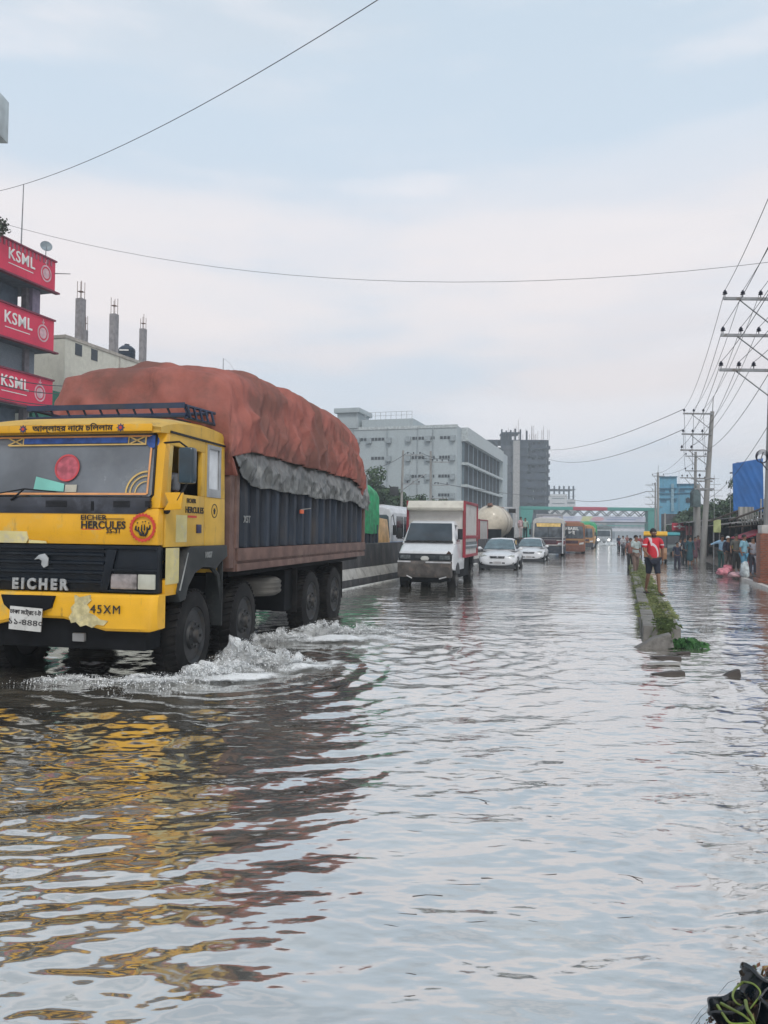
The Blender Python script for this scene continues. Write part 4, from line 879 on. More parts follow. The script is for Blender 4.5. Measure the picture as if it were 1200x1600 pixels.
def sedan(loc, rz, label, group=None, w=.85, hood=.9, seed=0):
    root = thing('white_car', label, 'car', loc, rz, group)
    def sec(y, zb, zt, w0, w1, n=2.6):
        r_ = []
        for k in range(20):
            a = 2 * math.pi * k / 20; c, s_ = math.cos(a), math.sin(a); ww = w0 if s_ < .0 else w0 + (w1 - w0) * max(0, s_) ** 1.5
            r_.append((ww * math.copysign(abs(c) ** (2 / n), c), y, (zb + zt) / 2 + (zt - zb) / 2 * math.copysign(abs(s_) ** (2 / n), s_)))
        return r_
    m = MB(); m.rings([sec(-.02, .34, .60, .55, .50), sec(.0, .26, .68, .72, .62), (sec(.12, .22, .74, .81, .70)), sec(.45, .20, .83, w, .74), sec(1.0, .20, .92, w + .01, .76), sec(1.3, .20, .95, w + .01, .77), sec(3.4, .20, .97, w + .01, .77), sec(4.0, .25, .98, w - .01, .74), sec(4.35, .32, .92, .74, .66), sec(4.40, .4, .8, .66, .6)])
    b = m.build('body', WHITE, root, smooth=True, angle=60)
    def sg(y, zb, zt, w0, w1): return [(-w0, y, zb), (w0, y, zb), ((w0 * 1.2 + w1 * .8) / 2, y, zb + (zt - zb) * .5), (w1, y, zt - .06), (w1 * .8, y, zt), (0, y, zt + .025), (-w1 * .8, y, zt), (-w1, y, zt - .06), (-(w0 * 1.2 + w1 * .8) / 2, y, zb + (zt - zb) * .5)]
    m = MB(); m.rings([sg(.98, .88, .93, .74, .70), sg(1.35, .88, 1.15, .76, .64), sg(1.75, .88, 1.38, .76, .56), sg(2.1, .88, 1.44, .76, .56), sg(2.9, .88, 1.43, .76, .56), sg(3.4, .88, 1.25, .75, .60), sg(3.9, .9, .98, .7, .62)]); c = m.build('cabin', WHITE, root, smooth=True, angle=40)
    m = MB(); q = [(-.69, 1.0, .95), (.69, 1.0, .95), (.53, 1.72, 1.38), (-.53, 1.72, 1.38)]; mid = [(-.63, 1.36, 1.19), (.63, 1.36, 1.19)]
    V_ = [(-.70, .99, .955), (0, .93, .965), (.70, .99, .955), (.625, 1.355, 1.19), (.53, 1.70, 1.375), (0, 1.66, 1.40), (-.53, 1.70, 1.375), (-.625, 1.355, 1.19)]
    m.add([(x, y - .02, z + .012) for x, y, z in V_] + [(x, y + .05, z - .03) for x, y, z in V_], [tuple(range(8)), tuple(range(8, 16))[::-1]] + [(i, i + 8, (i + 1) % 8 + 8, (i + 1) % 8) for i in range(8)])
    m.build('windscreen', M('car_glass', (.10, .15, .17), .1, var=.25, scale=3, spec=.8), c)
    m = MB()
    for s in (1, -1): m.add([(s * .765, 1.25, .97), (s * .765, 3.3, .98), (s * .62, 3.0, 1.34), (s * .60, 1.85, 1.36)] + [(s * .70, 1.25, .97), (s * .70, 3.3, .98), (s * .56, 3.0, 1.34), (s * .56, 1.85, 1.36)], [(0, 1, 2, 3), (7, 6, 5, 4), (0, 4, 5, 1), (1, 5, 6, 2), (2, 6, 7, 3), (3, 7, 4, 0)])
    m.build('side_window', glass, c)
    # face
    m = MB(); m.prism([(-.34, .66), (.34, .66), (.30, .56), (-.30, .56)], 'y', -.045, .06); gr2 = m.build('grille', M('car_grille', (.06, .065, .07), .3, .5, var=.4, scale=20), b, bevel=.01)
    m = MB()
    for z in (.585, .61, .635): m.box(-.31, .31, -.055, -.04, z, z + .008)
    m.sph((0, -.055, .62), .03, 5, (1.3, .4, 1)); m.build('grille_bar', chrome, gr2)
    for s in (1, -1):
        m = MB(); pp = [(s * .42, .58), (s * .66, .56), (s * .74, .60), (s * .74, .70), (s * .60, .72), (s * .42, .66)]
        vs = [(x, .02 + .30 * max(0, abs(x) - .42), z) for x, z in pp]
        m.add(vs + [(x, y + .2, z) for x, y, z in vs], [tuple(range(6)), tuple(range(6, 12))[::-1]] + [(i, i + 6, (i + 1) % 6 + 6, (i + 1) % 6) for i in range(6)]); m.build('headlight', M('car_lamp', (.40, .42, .40), .12, var=.25, scale=12, spec=.9), b, bevel=.006)
    m = MB(); m.box(-.34, -.2, -.03, .1, .33, .39); m.box(.2, .34, -.03, .1, .33, .39); m.box(-.72, -.56, .02, .2, .34, .42); m.box(.56, .72, .02, .2, .34, .42); m.box(-.78, .78, .04, .5, .10, .25); m.build('lower_intake', TRIM, b, bevel=.01)
    m = MB(); m.box(-.17, .17, -.05, .0, .32, .42); m.build('number_plate', M('plate_grey', (.35, .34, .34), .6), b)
    for s in (1, -1):
        m = MB(); m.sph((s * .93, 1.22, .98), .09, 6, (1.2, .6, .8)); m.tube((s * .80, 1.25, .95), (s * .93, 1.22, .96), .02); m.build('side_mirror', WHITE, root, smooth=True)
        for y in (.82, 3.42):
            m = MB(); T = Matrix.Translation((s * (w - .02), y, .28)) @ Matrix.Rotation(R(90) * s, 4, 'Y'); m.lathe([(.36, -.04), (.36, .035)], T, 22); m.build('wheel_arch', TRIM, root)
            wheel(root, s * .76, y, .22, .31, .19, s, rimmat=M('alloy', (.35, .36, .37), .35, .6), tread=False)
    m = MB(); m.box(-.35, -.1, 1.55, 1.62, 1.2, 1.22); return root
p = at(777, 870, 34); sedan((p.x, 34, -.06), -R(14), 'white sedan with a chrome grille bar driving ahead of the second white sedan', 'white sedans in the flood water')
p = at(826, 870, 44); sedan((p.x, 44, -.10), -R(16), 'white sedan driving between the other white sedan and the striped bus', 'white sedans in the flood water')

def bus(name, label, loc, rz, w, h, ln, low, mid, up, roofcol, bands=(), visor=None, group=None, sign=None, lamps=True, cat='bus', rack=False):
    root = thing(name, label, cat, loc, rz, group); hw = w / 2; zb = .30
    wsz0, wsz1 = .50 * h, .87 * h
    m = MB(); prof = [(-hw + .06, zb), (hw - .06, zb), (hw, zb + .1), (hw, h - .28), (hw - .12, h - .08), (hw - .4, h), (-hw + .4, h), (-hw + .12, h - .08), (-hw, h - .28), (-hw, zb + .1)]
    def rg(y, k=0, zz=0): return [(x * (1 - k), y, zb + (z - zb) * (1 - zz)) for x, z in prof]
    m.rings([rg(.0, .03, .03), rg(.04, .01, .01), rg(.12), rg(ln - .1), rg(ln, .02, .02)])
    bmat = M(name + '_body', mid, .4, var=.1, dirt=tuple(c * .6 + .05 for c in mid), dscale=2, coat=.2); b = m.build('body', bmat, root, bevel=.02)
    m = MB(); m.prism([(-hw + .15, wsz0), (hw - .15, wsz0), (hw - .10, wsz0 + .1), (hw - .16, wsz1 - .08), (hw - .25, wsz1), (-hw + .25, wsz1), (-hw + .16, wsz1 - .08), (-hw + .10, wsz0 + .1)], 'y', -.03, .06); ws_ = m.build('windscreen', M('bus_glass', (.07, .085, .10), .12, var=.5, scale=2.5, spec=.8), b, bevel=.02)
    m = MB(); m.box(-.02, .02, -.04, -.03, wsz0, wsz1); m.path([(-.5, -.06, wsz0), (-.2, -.06, wsz0 + .25)], .015, 5); m.path([(.3, -.06, wsz0), (.6, -.06, wsz0 + .25)], .015, 5); m.build('wiper', TRIM, ws_)
    if visor: m = MB(); m.prism([(-hw + .3, wsz1 - .28), (hw - .3, wsz1 - .28), (hw - .27, wsz1 - .03), (-hw + .27, wsz1 - .03)], 'y', -.045, -.032); m.build('sun_strip', M(name + '_visor', visor, .6, var=.2, scale=6), ws_)
    m = MB(); m.prism([(-hw + .1, zb - .02), (hw - .1, zb - .02), (hw - .03, zb + .12), (hw - .03, zb + .50), (-hw + .03, zb + .50), (-hw + .03, zb + .12)], 'y', -.12, .1); bu = m.build('bumper', M(name + '_low', low, .5, var=.2, dirt=(.12, .1, .09), dscale=4), root, bevel=.03)
    m = MB(); m.box(-hw * .5, hw * .5, -.04, .02, .35 * h, .44 * h); m.build('grille', M('bus_grille', (.05, .02, .03), .4, var=.5, scale=8), b, bevel=.02)
    for s in (1, -1):
        m = MB(); m.prism([(s * hw * .55, .31 * h), (s * hw * .90, .33 * h), (s * hw * .93, .39 * h), (s * hw * .60, .37 * h)], 'y', -.05, .02); m.build('headlight', lampglass, b, bevel=.008)
        m = MB(); m.box(s * (hw + .16) - .07, s * (hw + .16) + .07, -.25, -.15, wsz0 + .2, wsz0 + .6); m.path([(s * (hw - .05), .05, wsz1 - .1), (s * (hw + .1), -.25, wsz1), (s * (hw + .16), -.2, wsz0 + .6)], .018, 5); m.build('side_mirror', TRIM, root, bevel=.02)
        ww = (ln - 1.2) / 6
        for k in range(6):
            y0 = .55 + k * ww; m = MB(); m.prism([(y0, wsz0 + .1), (y0 + ww - .09, wsz0 + .1), (y0 + ww - .09, wsz1 - .05), (y0 + .03, wsz1 - .05)], 'x', min(s * hw, s * (hw + .012)), max(s * hw, s * (hw + .012))); m.build('side_window', glass, b)
        for y in (1.2, ln - 2.0): wheel(root, s * (hw - .16), y, .36, .46, .26, s, tread=False)
    for (z0, z1, col) in bands:
        m = MB(); m.box(-hw - .004, hw + .004, -.012, ln - .05, z0 * h, z1 * h); m.build('colour_band', M(name + '_band%d' % int(z0 * 100), col, .45, var=.15), b)
    m = MB(); m.prism([(-hw + .38, h - .0), (hw - .38, h - .0), (hw - .5, h + .06), (-hw + .5, h + .06)], 'y', .3, ln - .4); m.build('roof', M(name + '_roof', roofcol, .6, var=.15), root, bevel=.01)
    if rack:
        m = MB()
        for s in (1, -1): m.tube((s * (hw - .25), .4, h + .25), (s * (hw - .25), ln - .5, h + .25), .02, n=5)
        for k in range(9): y = .4 + k * (ln - .9) / 8; m.tube((-(hw - .25), y, h + .25), (hw - .25, y, h + .25), .018, n=5); m.tube((-(hw - .25), y, h), (-(hw - .25), y, h + .25), .015, n=5); m.tube((hw - .25, y, h), (hw - .25, y, h + .25), .015, n=5)
        m.build('roof_rack', M('pale_rack', (.4, .4, .42), .5), root)
    if sign:
        for s_, size, z, mat in sign: text(s_, size, mat, ws_, (0, -.05, z), off=.004)
    return root
p = at(857, 850, 55)
bus('city_bus', 'cream and maroon bus with a yellow strip over its windscreen driving behind the white sedans', (p.x, 55, -.1), -R(14), 2.25, 2.85, 7.5, (.012, .02, .035), (.44, .43, .41), None, (.5, .48, .5),
    bands=((.11, .30, (.015, .022, .04)), (.27, .29, (.4, .38, .2)), (.33, .42, (.12, .02, .03)), (.45, .49, (.02, .02, .03))), visor=(.72, .50, .18), rack=True)
m = MB(); p0 = at(878, 850, 54.6); bx = thing('open_door_panel', 'pale open door panel standing out beside the striped bus', 'door', (p0.x, 54.4, .2), -R(14)); m.box(-.04, .04, 0, .7, 0, 2.0); m.build('panel_sheet', M('pale_panel', (.45, .46, .48), .5), bx, bevel=.01)
p = at(893, 850, 64)
bus('orange_bus', 'orange brown minibus with white lettering across its windscreen driving behind the striped bus', (p.x, 64, -.15), -R(15), 2.15, 2.75, 7, (.14, .05, .03), (.26, .11, .055), None, (.35, .10, .10),
    bands=((.13, .30, (.28, .09, .04)), (.44, .48, (.35, .2, .08))), sign=(('ABABIL', .36, 2.18, white_txt), ('ভাই', .34, 1.82, white_txt)))
p = at(913, 850, 84)
bus('yellow_bus', 'small yellow and orange bus partly hidden behind the orange brown minibus', (p.x, 84, -.15), -R(16), 2.0, 2.7, 6, (.03, .03, .04), (.38, .19, .06), None, (.5, .3, .1), bands=((.12, .24, (.4, .38, .4)),))
p = at(617, 830, 33)
bus('white_bus', 'white bus with dark slanted windows and a red stripe beyond the concrete barrier', RT(-10.1, 29.8, -.1), -YAW, 2.3, 2.78, 8, (.1, .1, .12), (.55, .57, .60), None, (.55, .56, .58), bands=((.10, .22, (.03, .04, .06)), (.44, .475, (.08, .22, .42))))
m = MB(); bb = [o for o in bpy.data.objects if o.name.startswith('white_bus') and o.parent is None][0]
m.prism([(.55, .75), (.95, .75), (1.2, 1.25), (.8, 1.25)], 'x', 1.153, 1.16); m.build('red_slash', M('red_slash_m', (.55, .10, .06), .5), bb)

def covered_truck(name, label, loc, rz, w, h, ln, tcol, bcol, cabcol, cabh=2.3, bed=1.9, seed=3):
    root = thing(name, label, 'truck', loc, rz); hw = w / 2
    m = MB(); m.rings([[(-hw * .9, y, .55), (hw * .9, y, .55), (hw * k, y, 1.2), (hw * k * .95, y, zt), (-hw * k * .95, y, zt), (-hw * k, y, 1.2)] for y, k, zt in ((0, .95, 1.25), (.08, .97, 1.35), (.35, .97, cabh), (1.6, .97, cabh + .05))]); c = m.build('cab', M(name + '_cab', cabcol, .45, var=.3, scale=3), root, bevel=.03)
    m = MB(); m.add([(-hw * .85, .03, 1.38), (hw * .85, .03, 1.38), (hw * .8, .29, cabh - .12), (-hw * .8, .29, cabh - .12)] + [(-hw * .85, .13, 1.38), (hw * .85, .13, 1.38), (hw * .8, .39, cabh - .12), (-hw * .8, .39, cabh - .12)], [(0, 1, 2, 3), (7, 6, 5, 4), (0, 4, 5, 1), (1, 5, 6, 2), (2, 6, 7, 3), (3, 7, 4, 0)]); m.build('windscreen', glass, c)
    m = MB(); m.box(-hw * .9, hw * .9, -.15, .1, .45, .75); m.build('bumper', M(name + '_bump', tuple(x * .6 for x in cabcol), .5), root, bevel=.03)
    m = MB(); m.box(-hw, hw, 1.7, ln, .8, bed)
    for k in range(int(ln / .4) - 5): m.box(-hw - .04, hw + .04, 1.9 + k * .4, 1.98 + k * .4, .85, bed - .02)
    m.build('load_bed', M(name + '_bed', bcol, .6, var=.3, dirt=(.1, .08, .07)), root)
    m = MB(); m.box(-.4, .4, .3, ln, .4, .75); m.build('chassis', darkmetal, root)
    for y in (1.0, ln - 1.2):
        for s in (1, -1): wheel(root, s * (hw - .17), y, .38, .48, .28, s, tread=False)
    if tcol:
        nu, nv = 60, 70; u = np.linspace(-1, 1, nu); v = np.linspace(0, 1, nv); U, V_ = np.meshgrid(u, v, indexing='ij')
        a = np.clip(U / .7, -1, 1) * np.pi / 2; cx = np.sign(np.sin(a)) * np.abs(np.sin(a)) ** .75; cz = np.abs(np.cos(a)) ** .75; sd_ = np.clip((np.abs(U) - .7) / .3, 0, 1)
        env = np.clip(np.sin(np.clip(V_, .0, 1) * np.pi), 0, 1) ** .22; sh = h - .8
        X_ = cx * (hw + .06) * (.9 + .1 * env) + .05 * pn(V_ * 18 + U, U * 6, seed) ; Z_ = np.where(sd_ > 0, sh - sd_ * (sh - (bed - .35)), sh + .8 * cz * env) + .05 * pn(V_ * 9, U * 5, seed + 1)
        Y_ = 1.65 + V_ * (ln - 1.55) + .06 * pn(U * 7, Z_ * 3, seed + 2)
        Z_ = np.where((V_ < .01) | (V_ > .99), np.minimum(Z_, bed - .3), Z_)
        grid_mesh('tarpaulin_cover', np.stack([X_, Y_, Z_], -1).reshape(-1, 3), nu, nv, M(name + '_tarp', tcol, .6, var=.3, scale=4, bump=.02, bscale=8), root)
    return root
covered_truck('covered_truck', 'dark truck under a bright green tarpaulin beyond the concrete barrier', RT(-9.55, 28.5, -.1), -YAW + R(180), 1.95, 3.72, 8.2, (.02, .30, .12), (.02, .03, .05), (.5, .3, .12), cabh=2.2, bed=2.0)
p = at(905, 850, 96)
covered_truck('covered_truck', 'far truck with a rounded green tarpaulin rising above the orange brown minibus', (p.x + .3, 94, -.1), -R(16), 2.4, 3.3, 8, (.03, .28, .12), (.2, .1, .05), (.3, .2, .1), cabh=2.4)
p = at(943, 850, 112)
covered_truck('lit_truck', 'hazy oncoming truck with glaring headlamps far down the flooded road', (p.x, 112, -.1), -R(17), 2.2, 3.0, 7, (.10, .12, .12), (.12, .1, .1), (.3, .32, .34), cabh=2.3)
lt = bpy.data.objects['lit_truck']
for s in (1, -1): m = MB(); m.sph((s * .75, -.2, .85), .15, 6); m.build('headlight', M('lamp_on', (.9, .9, .9), .3, emit=(1, .96, .9, 3)), lt, smooth=True)
splash('far_splash', 'pale spray glowing in front of the hazy truck with glaring headlamps', [(p.x, 110.5, 1.6, .5, .55, 0, .3), (p.x + 1.2, 110, 1.8, .5, .35, 0, .3)], 60, [(p.x + .5, 110, 4, 1.4, 0, .7)])
p = at(962, 850, 92)
covered_truck('blue_truck', 'tall narrow blue truck seen far off between the lit truck and the motorcycles', (p.x, 120, -.1), -R(17), 1.9, 3.2, 6, (.05, .13, .28), (.04, .1, .25), (.05, .14, .3), cabh=2.4)

def tanker():
    root = thing('tanker_truck', 'cream tank truck with a bulging barrel tank beyond the concrete barrier', 'truck', RT(-10.1, 59.2, -.1), -YAW)
    m = MB(); ax = Matrix.Translation((0, 0, 2.55)) @ Matrix.Rotation(R(-90), 4, 'X')
    m.lathe([(.05, .35), (.7, .45), (1.15, .8), (1.34, 1.5), (1.38, 2.4), (1.30, 4.0), (1.12, 6.0), (.95, 7.6), (.6, 8.4), (.05, 8.6)], ax, 32); t = m.build('tank', M('tank_cream', (.58, .52, .42), .45, var=.08, dirt=(.40, .34, .27), dscale=1.2, coat=.2), root, smooth=True)
    m = MB()
    for h_, r_ in ((1.6, 1.36), (3.1, 1.375), (5.0, 1.22)): m.lathe([(r_, h_ - .03), (r_ + .03, h_), (r_, h_ + .03)], ax, 32, cap=False)
    m.build('tank_band', M('tank_band_m', (.35, .3, .25), .6), t, smooth=True)
    m = MB(); m.box(-.2, .2, .6, 7.5, 3.86, 3.9); m.tube((0, 1.2, 3.8), (0, 1.2, 4.05), .2, n=12); m.build('catwalk', M('rusty_walk', (.22, .12, .09), .8), t)
    m = MB(); m.box(-.45, .45, .3, 9, .7, 1.1); m.box(-1.1, 1.1, 6.6, 7.2, .9, 2.2); m.box(-1, 1, .4, .7, .9, 2.0); m.box(-1, 1, 3.4, 3.7, .9, 1.6); m.build('chassis', darkmetal, root)
    m = MB()
    for s in (1, -1): m.box(s * 1.15 - .06, s * 1.15 + .06, 7.9, 8.05, .8, 3.95)
    m.box(-1.2, 1.2, 7.9, 8.05, 3.85, 3.97); m.build('end_frame', M('frame_white', (.55, .56, .58), .5), root)
    m = MB(); m.box(.6, 1.15, 7.3, 7.85, 3.45, 3.8); m.build('hatch_box', TRIM, root, bevel=.02)
    for y in (1.2, 2.4, 6.8):
        for s in (1, -1): wheel(root, s * 1.0, y, .42, .5, .3, s, tread=False)
tanker()
def small_box_truck():
    root = thing('box_truck', 'small white and red box truck half hidden behind the white pickup van', 'truck', RT(-9.9, 49, -.1), -YAW)
    m = MB(); m.box(-.82, .82, 1.2, 4.4, .75, 2.55); b = m.build('box_body', M('box_panel'), root)
    m = MB()
    for s in (1, -1):
        m.box(s * .80 - .05, s * .80 + .05, 1.16, 1.30, .75, 2.6); m.box(s * .80 - .05, s * .80 + .05, 4.3, 4.42, .75, 2.6)
    m.box(-.85, .85, 1.16, 1.28, 2.5, 2.62); m.box(.79, .85, 1.28, 4.3, 2.52, 2.6); m.box(.4, .8, 1.17, 1.28, .75, .85); m.build('red_edging', REDP, b, bevel=.01)
    m = MB(); m.rings([[(-.75, y, .5), (.75, y, .5), (.75, y, 1.1), (.68, y, z), (-.68, y, z), (-.75, y, 1.1)] for y, z in ((0, 1.15), (.3, 1.3), (.6, 1.85), (1.15, 1.9))]); m.build('cab', WHITE, root, bevel=.02)
    for y in (.6, 3.5):
        for s in (1, -1): wheel(root, s * .68, y, .28, .34, .2, s, tread=False)
small_box_truck()
def auto_rickshaw(label, px, d, col, top, yaw=0):
    p = at(px, 870, d); root = thing('auto_rickshaw', label, 'rickshaw', (p.x, d, -.12), yaw); hw = .62
    m = MB(); m.prism([(0, .35), (-.12, .7), (.0, 1.0), (.25, 1.05), (.35, .6), (1.1, .55), (1.2, 1.1), (2.4, 1.1), (2.5, .35)], 'x', -hw, hw); m.build('body', M('rick_body_' + top[0], col, .5, var=.15), root, bevel=.03)
    m = MB(); m.prism([(.05, 1.75), (.2, 1.93), (2.2, 1.95), (2.5, 1.8), (2.55, 1.5), (2.45, 1.5), (2.3, 1.72), (.1, 1.68)], 'x', -hw - .03, hw + .03); m.build('canopy', M('rick_top_' + top[0], top[1], .6, var=.1), root, bevel=.03)
    m = MB()
    for s in (1, -1):
        m.tube((s * hw, .02, 1.0), (s * hw, .15, 1.75), .03); m.tube((s * hw, 1.15, 1.1), (s * hw, 1.2, 1.75), .03)
    m.build('frame', TRIM, root)
    m = MB(); m.add([(-hw + .03, .0, 1.03), (hw - .03, .0, 1.03), (hw - .03, .12, 1.66), (-hw + .03, .12, 1.66)] + [(-hw + .03, .03, 1.03), (hw - .03, .03, 1.03), (hw - .03, .15, 1.66), (-hw + .03, .15, 1.66)], [(0, 1, 2, 3), (7, 6, 5, 4), (0, 4, 5, 1), (1, 5, 6, 2), (2, 6, 7, 3), (3, 7, 4, 0)]); m.build('windscreen', glass, root)
    wheel(root, 0, .1, .2, .22, .12, 1, tread=False)
    for s in (1, -1): wheel(root, s * .55, 2.0, .2, .22, .12, s, tread=False)
auto_rickshaw('orange auto rickshaw with a bright yellow top behind the man in the red shirt', 1024, 44, (.30, .15, .07), ('y', (.75, .42, .03)), -R(20))
auto_rickshaw('dull auto rickshaw with a teal top waiting near the market stalls', 1049, 60, (.09, .12, .13), ('t', (.05, .32, .36)), -R(15))

# ---------------------------------------------------------------- people
SK = M('skin_brown', (.20, .105, .065), .55, var=.12)
HAIR = M('hair_black', (.012, .010, .010), .7)
def skin_obj(name, nodes, edges, mat, parent, sub=2, root=0):
    me = bpy.data.meshes.new(name); me.from_pydata([n[0] for n in nodes], edges, []); me.materials.append(mat)
    o = bpy.data.objects.new(name, me); C.objects.link(o); o.parent = parent
    md = o.modifiers.new('skin', 'SKIN'); md.use_smooth_shade = True
    sv = me.skin_vertices[0].data
    for i, n in enumerate(nodes):
        r = n[1]; sv[i].radius = (r, r) if not isinstance(r, tuple) else r; sv[i].use_root = (i == root)
    sb = o.modifiers.new('sub', 'SUBSURF'); sb.levels = sb.render_levels = sub
    return o
def lerp(a, b, t): return tuple(a[i] + (b[i] - a[i]) * t for i in range(3))
def person(label, loc, yaw=0, h=1.68, shirt=(.3, .3, .3), legs=(.04, .05, .08), skinmat=None, arms='rest', stride=.0, long_legs=True, hair=True, group=None, detail=False, dress=False, cap=None, lean=0., sleeve='short', bag=None, build=1., legmat=None, shirtmat=None):
    root = thing('person', label, 'person', loc, yaw, group); k = h / 1.7; B = build
    sk = skinmat or SK
    def S(*p): return tuple(c * k for c in p)
    hipz, kn, an = .90, .48, .07
    fwd = -lean
    pel = S(0, 0, .93); wst = S(0, -.01 + fwd * .15, 1.08); chs = S(0, -.015 + fwd * .5, 1.30); sho = S(0, fwd * .7, 1.42); nck = S(0, -.02 + fwd * .85, 1.49); hd = S(0, -.035 + fwd, 1.60); top = S(0, -.025 + fwd, 1.665)
    def arm(s):
        shx = S(s * .165 * B, fwd * .7, 1.405)
        a = arms if isinstance(arms, str) else arms[0 if s > 0 else 1]
        if a == 'rest': el, wr = S(s * .235 * B, .04 + fwd * .5, 1.13), S(s * .25 * B, -.05 + fwd * .4, .89)
        elif a == 'swingf': el, wr = S(s * .235 * B, -.10, 1.15), S(s * .19 * B, -.30, 1.02)
        elif a == 'swingb': el, wr = S(s * .25 * B, .12, 1.15), S(s * .27 * B, .16, .90)
        elif a == 'front': el, wr = S(s * .22 * B, -.10, 1.16), S(s * .06, -.30, 1.12)
        elif a == 'reach': el, wr = S(s * .40, -.04, 1.30), S(s * .62, -.14, 1.24)
        else: el, wr = S(s * .25, -.1, 1.15), S(s * .15, -.3, 1.2)
        return shx, el, wr
    def leg(s):
        st = stride * s; hp = S(s * .085, 0, .88); kz = .49
        kn_ = S(s * .095, -.5 * st - .03, kz + (.01 if st < 0 else 0)); ank = S(s * .10, -1.0 * st + (.05 if st < 0 else 0), .08 + (.03 if st < 0 else 0)); toe = (ank[0] + s * .02 * k, ank[1] - .15 * k, ank[2] - .045 * k)
        return hp, kn_, ank, toe
    nodes = [(pel, .12 * k * B), (wst, (.115 * k * B, .10 * k * B)), (chs, (.125 * k * B, .10 * k * B)), (sho, (.09 * k, .075 * k)), (nck, .052 * k), (S(0, -.045 + fwd, 1.555), (.064 * k, .072 * k)), (hd, (.074 * k, .088 * k)), (top, (.05 * k, .062 * k))]
    edges = [(i, i + 1) for i in range(7)]
    hands = []
    for s in (1, -1):
        shx, el, wr = arm(s); i = len(nodes); hand = lerp(el, wr, 1.28); hands.append((wr, hand, s))
        nodes += [(shx, .055 * k * B), (lerp(shx, el, .5), .046 * k * B), (el, .038 * k), (lerp(el, wr, .5), .034 * k), (wr, .024 * k), (lerp(el, wr, 1.2), (.036 * k, .018 * k))]; edges += [(3, i)] + [(i + j, i + j + 1) for j in range(5)]
    for s in (1, -1):
        hp, kn_, ank, toe = leg(s); i = len(nodes)
        nodes += [(hp, .088 * k * B), (lerp(hp, kn_, .5), .075 * k), (kn_, .054 * k), (lerp(kn_, ank, .35), .053 * k), (ank, .032 * k), (toe, (.038 * k, .022 * k))]; edges += [(0, i)] + [(i + j, i + j + 1) for j in range(5)]
    body = skin_obj('body', nodes, edges, sk, root, 2 if detail else 1)
    # fingers
    m = MB()
    for wr, hand, s in hands:
        w_, h_ = Vector(wr), Vector(hand); d = (h_ - w_).normalized(); side_ = d.cross(Vector((s, 0, 0))).normalized(); base = w_ + d * .085 * k
        for f in range(4):
            ln_ = (.072, .08, .075, .06)[f] * k; o_ = side_ * (f - 1.5) * .019 * k; q1 = base + o_; q2 = q1 + d * ln_ * .5 + Vector((-s * .006, 0, 0)); q3 = q2 + d * ln_ * .45 + Vector((-s * .018, 0, 0))
            m.path([q1 - d * .03 * k, q2, q3], [.0095 * k, .0085 * k, .006 * k], 6)
        q1 = w_ + d * .04 * k - side_ * .03 * k; m.path([q1, q1 + d * .03 * k - side_ * .022 * k, q1 + d * .06 * k - side_ * .028 * k], [.011 * k, .0095 * k, .007 * k], 6)
    if detail: m.build('fingers', sk, body, smooth=True)
    # shirt
    sm = shirtmat or M('cloth_%02d%02d%02d' % tuple(int(c * 99) for c in shirt), shirt, .85, var=.2, scale=6, bump=.01, bscale=10)
    lowz = .86 if not dress else .30
    nodes = [(S(0, 0, lowz + .03), (.150 * k * B, .12 * k * B)), (wst, (.150 * k * B, .125 * k * B)), (chs, (.150 * k * B, .122 * k * B)), (sho, (.105 * k, .09 * k)), (S(0, -.01 + fwd * .8, 1.455), (.07 * k, .065 * k))]; edges = [(0, 1), (1, 2), (2, 3), (3, 4)]
    if dress: nodes[0] = (S(0, 0, .25), (.24 * k, .20 * k)); nodes.insert(1, (S(0, 0, .8), (.18 * k, .16 * k))); edges = [(i, i + 1) for i in range(5)]
    shi = 4 if dress else 3
    for s in (1, -1):
        shx, el, wr = arm(s); i = len(nodes); seq = [(shx, .072 * k * B), (lerp(shx, el, .45), .066 * k * B), (lerp(shx, el, .85), .060 * k * B)]
        if sleeve == 'long': seq += [(el, .05 * k), (lerp(el, wr, .9), .038 * k)]
        nodes += seq; edges += [(shi, i)] + [(i + j, i + j + 1) for j in range(len(seq) - 1)]
    sh = skin_obj('shirt', nodes, edges, sm, root, 2 if detail else 1, root=0)
    # trousers
    if not dress:
        lm = legmat or M('cloth_%02d%02d%02d' % tuple(int(c * 99) for c in legs), legs, .85, var=.2, scale=6)
        nodes = [(S(0, 0, .94), (.135 * k * B, .115 * k * B))]; edges = []
        for s in (1, -1):
            hp, kn_, ank, toe = leg(s); i = len(nodes); seq = [(hp, .105 * k * B), (lerp(hp, kn_, .5), .092 * k), (lerp(hp, kn_, .95), .075 * k)]
            if long_legs if isinstance(long_legs, bool) else long_legs[0 if s > 0 else 1]: seq += [(lerp(kn_, ank, .4), .068 * k), (lerp(kn_, ank, .9), .056 * k)]
            nodes += seq; edges += [(0, i)] + [(i + j, i + j + 1) for j in range(len(seq) - 1)]
        skin_obj('trousers', nodes, edges, lm, root, 2 if detail else 1)
    hx, hy, hz = hd
    if hair:
        m = MB(); prof = []
        for i in range(9):
            a = math.pi / 2 * i / 8; prof.append((.089 * math.cos(a) if i < 8 else .001, .105 * math.sin(a)))
        m.lathe(prof, Matrix.Translation((hx, hy + .018 * k, hz + .012 * k)) @ Matrix.Rotation(R(-16), 4, 'X') @ Matrix.Diagonal((k * .98, k * 1.12, k * (1.12 if detail else 1.05), 1)), 20)
        hm = HAIR if cap is None else M('cap_%02d%02d' % (int(cap[0] * 99), int(cap[2] * 99)), cap, .8)
        m.build('hair' if cap is None else 'cap', hm, root, smooth=True)
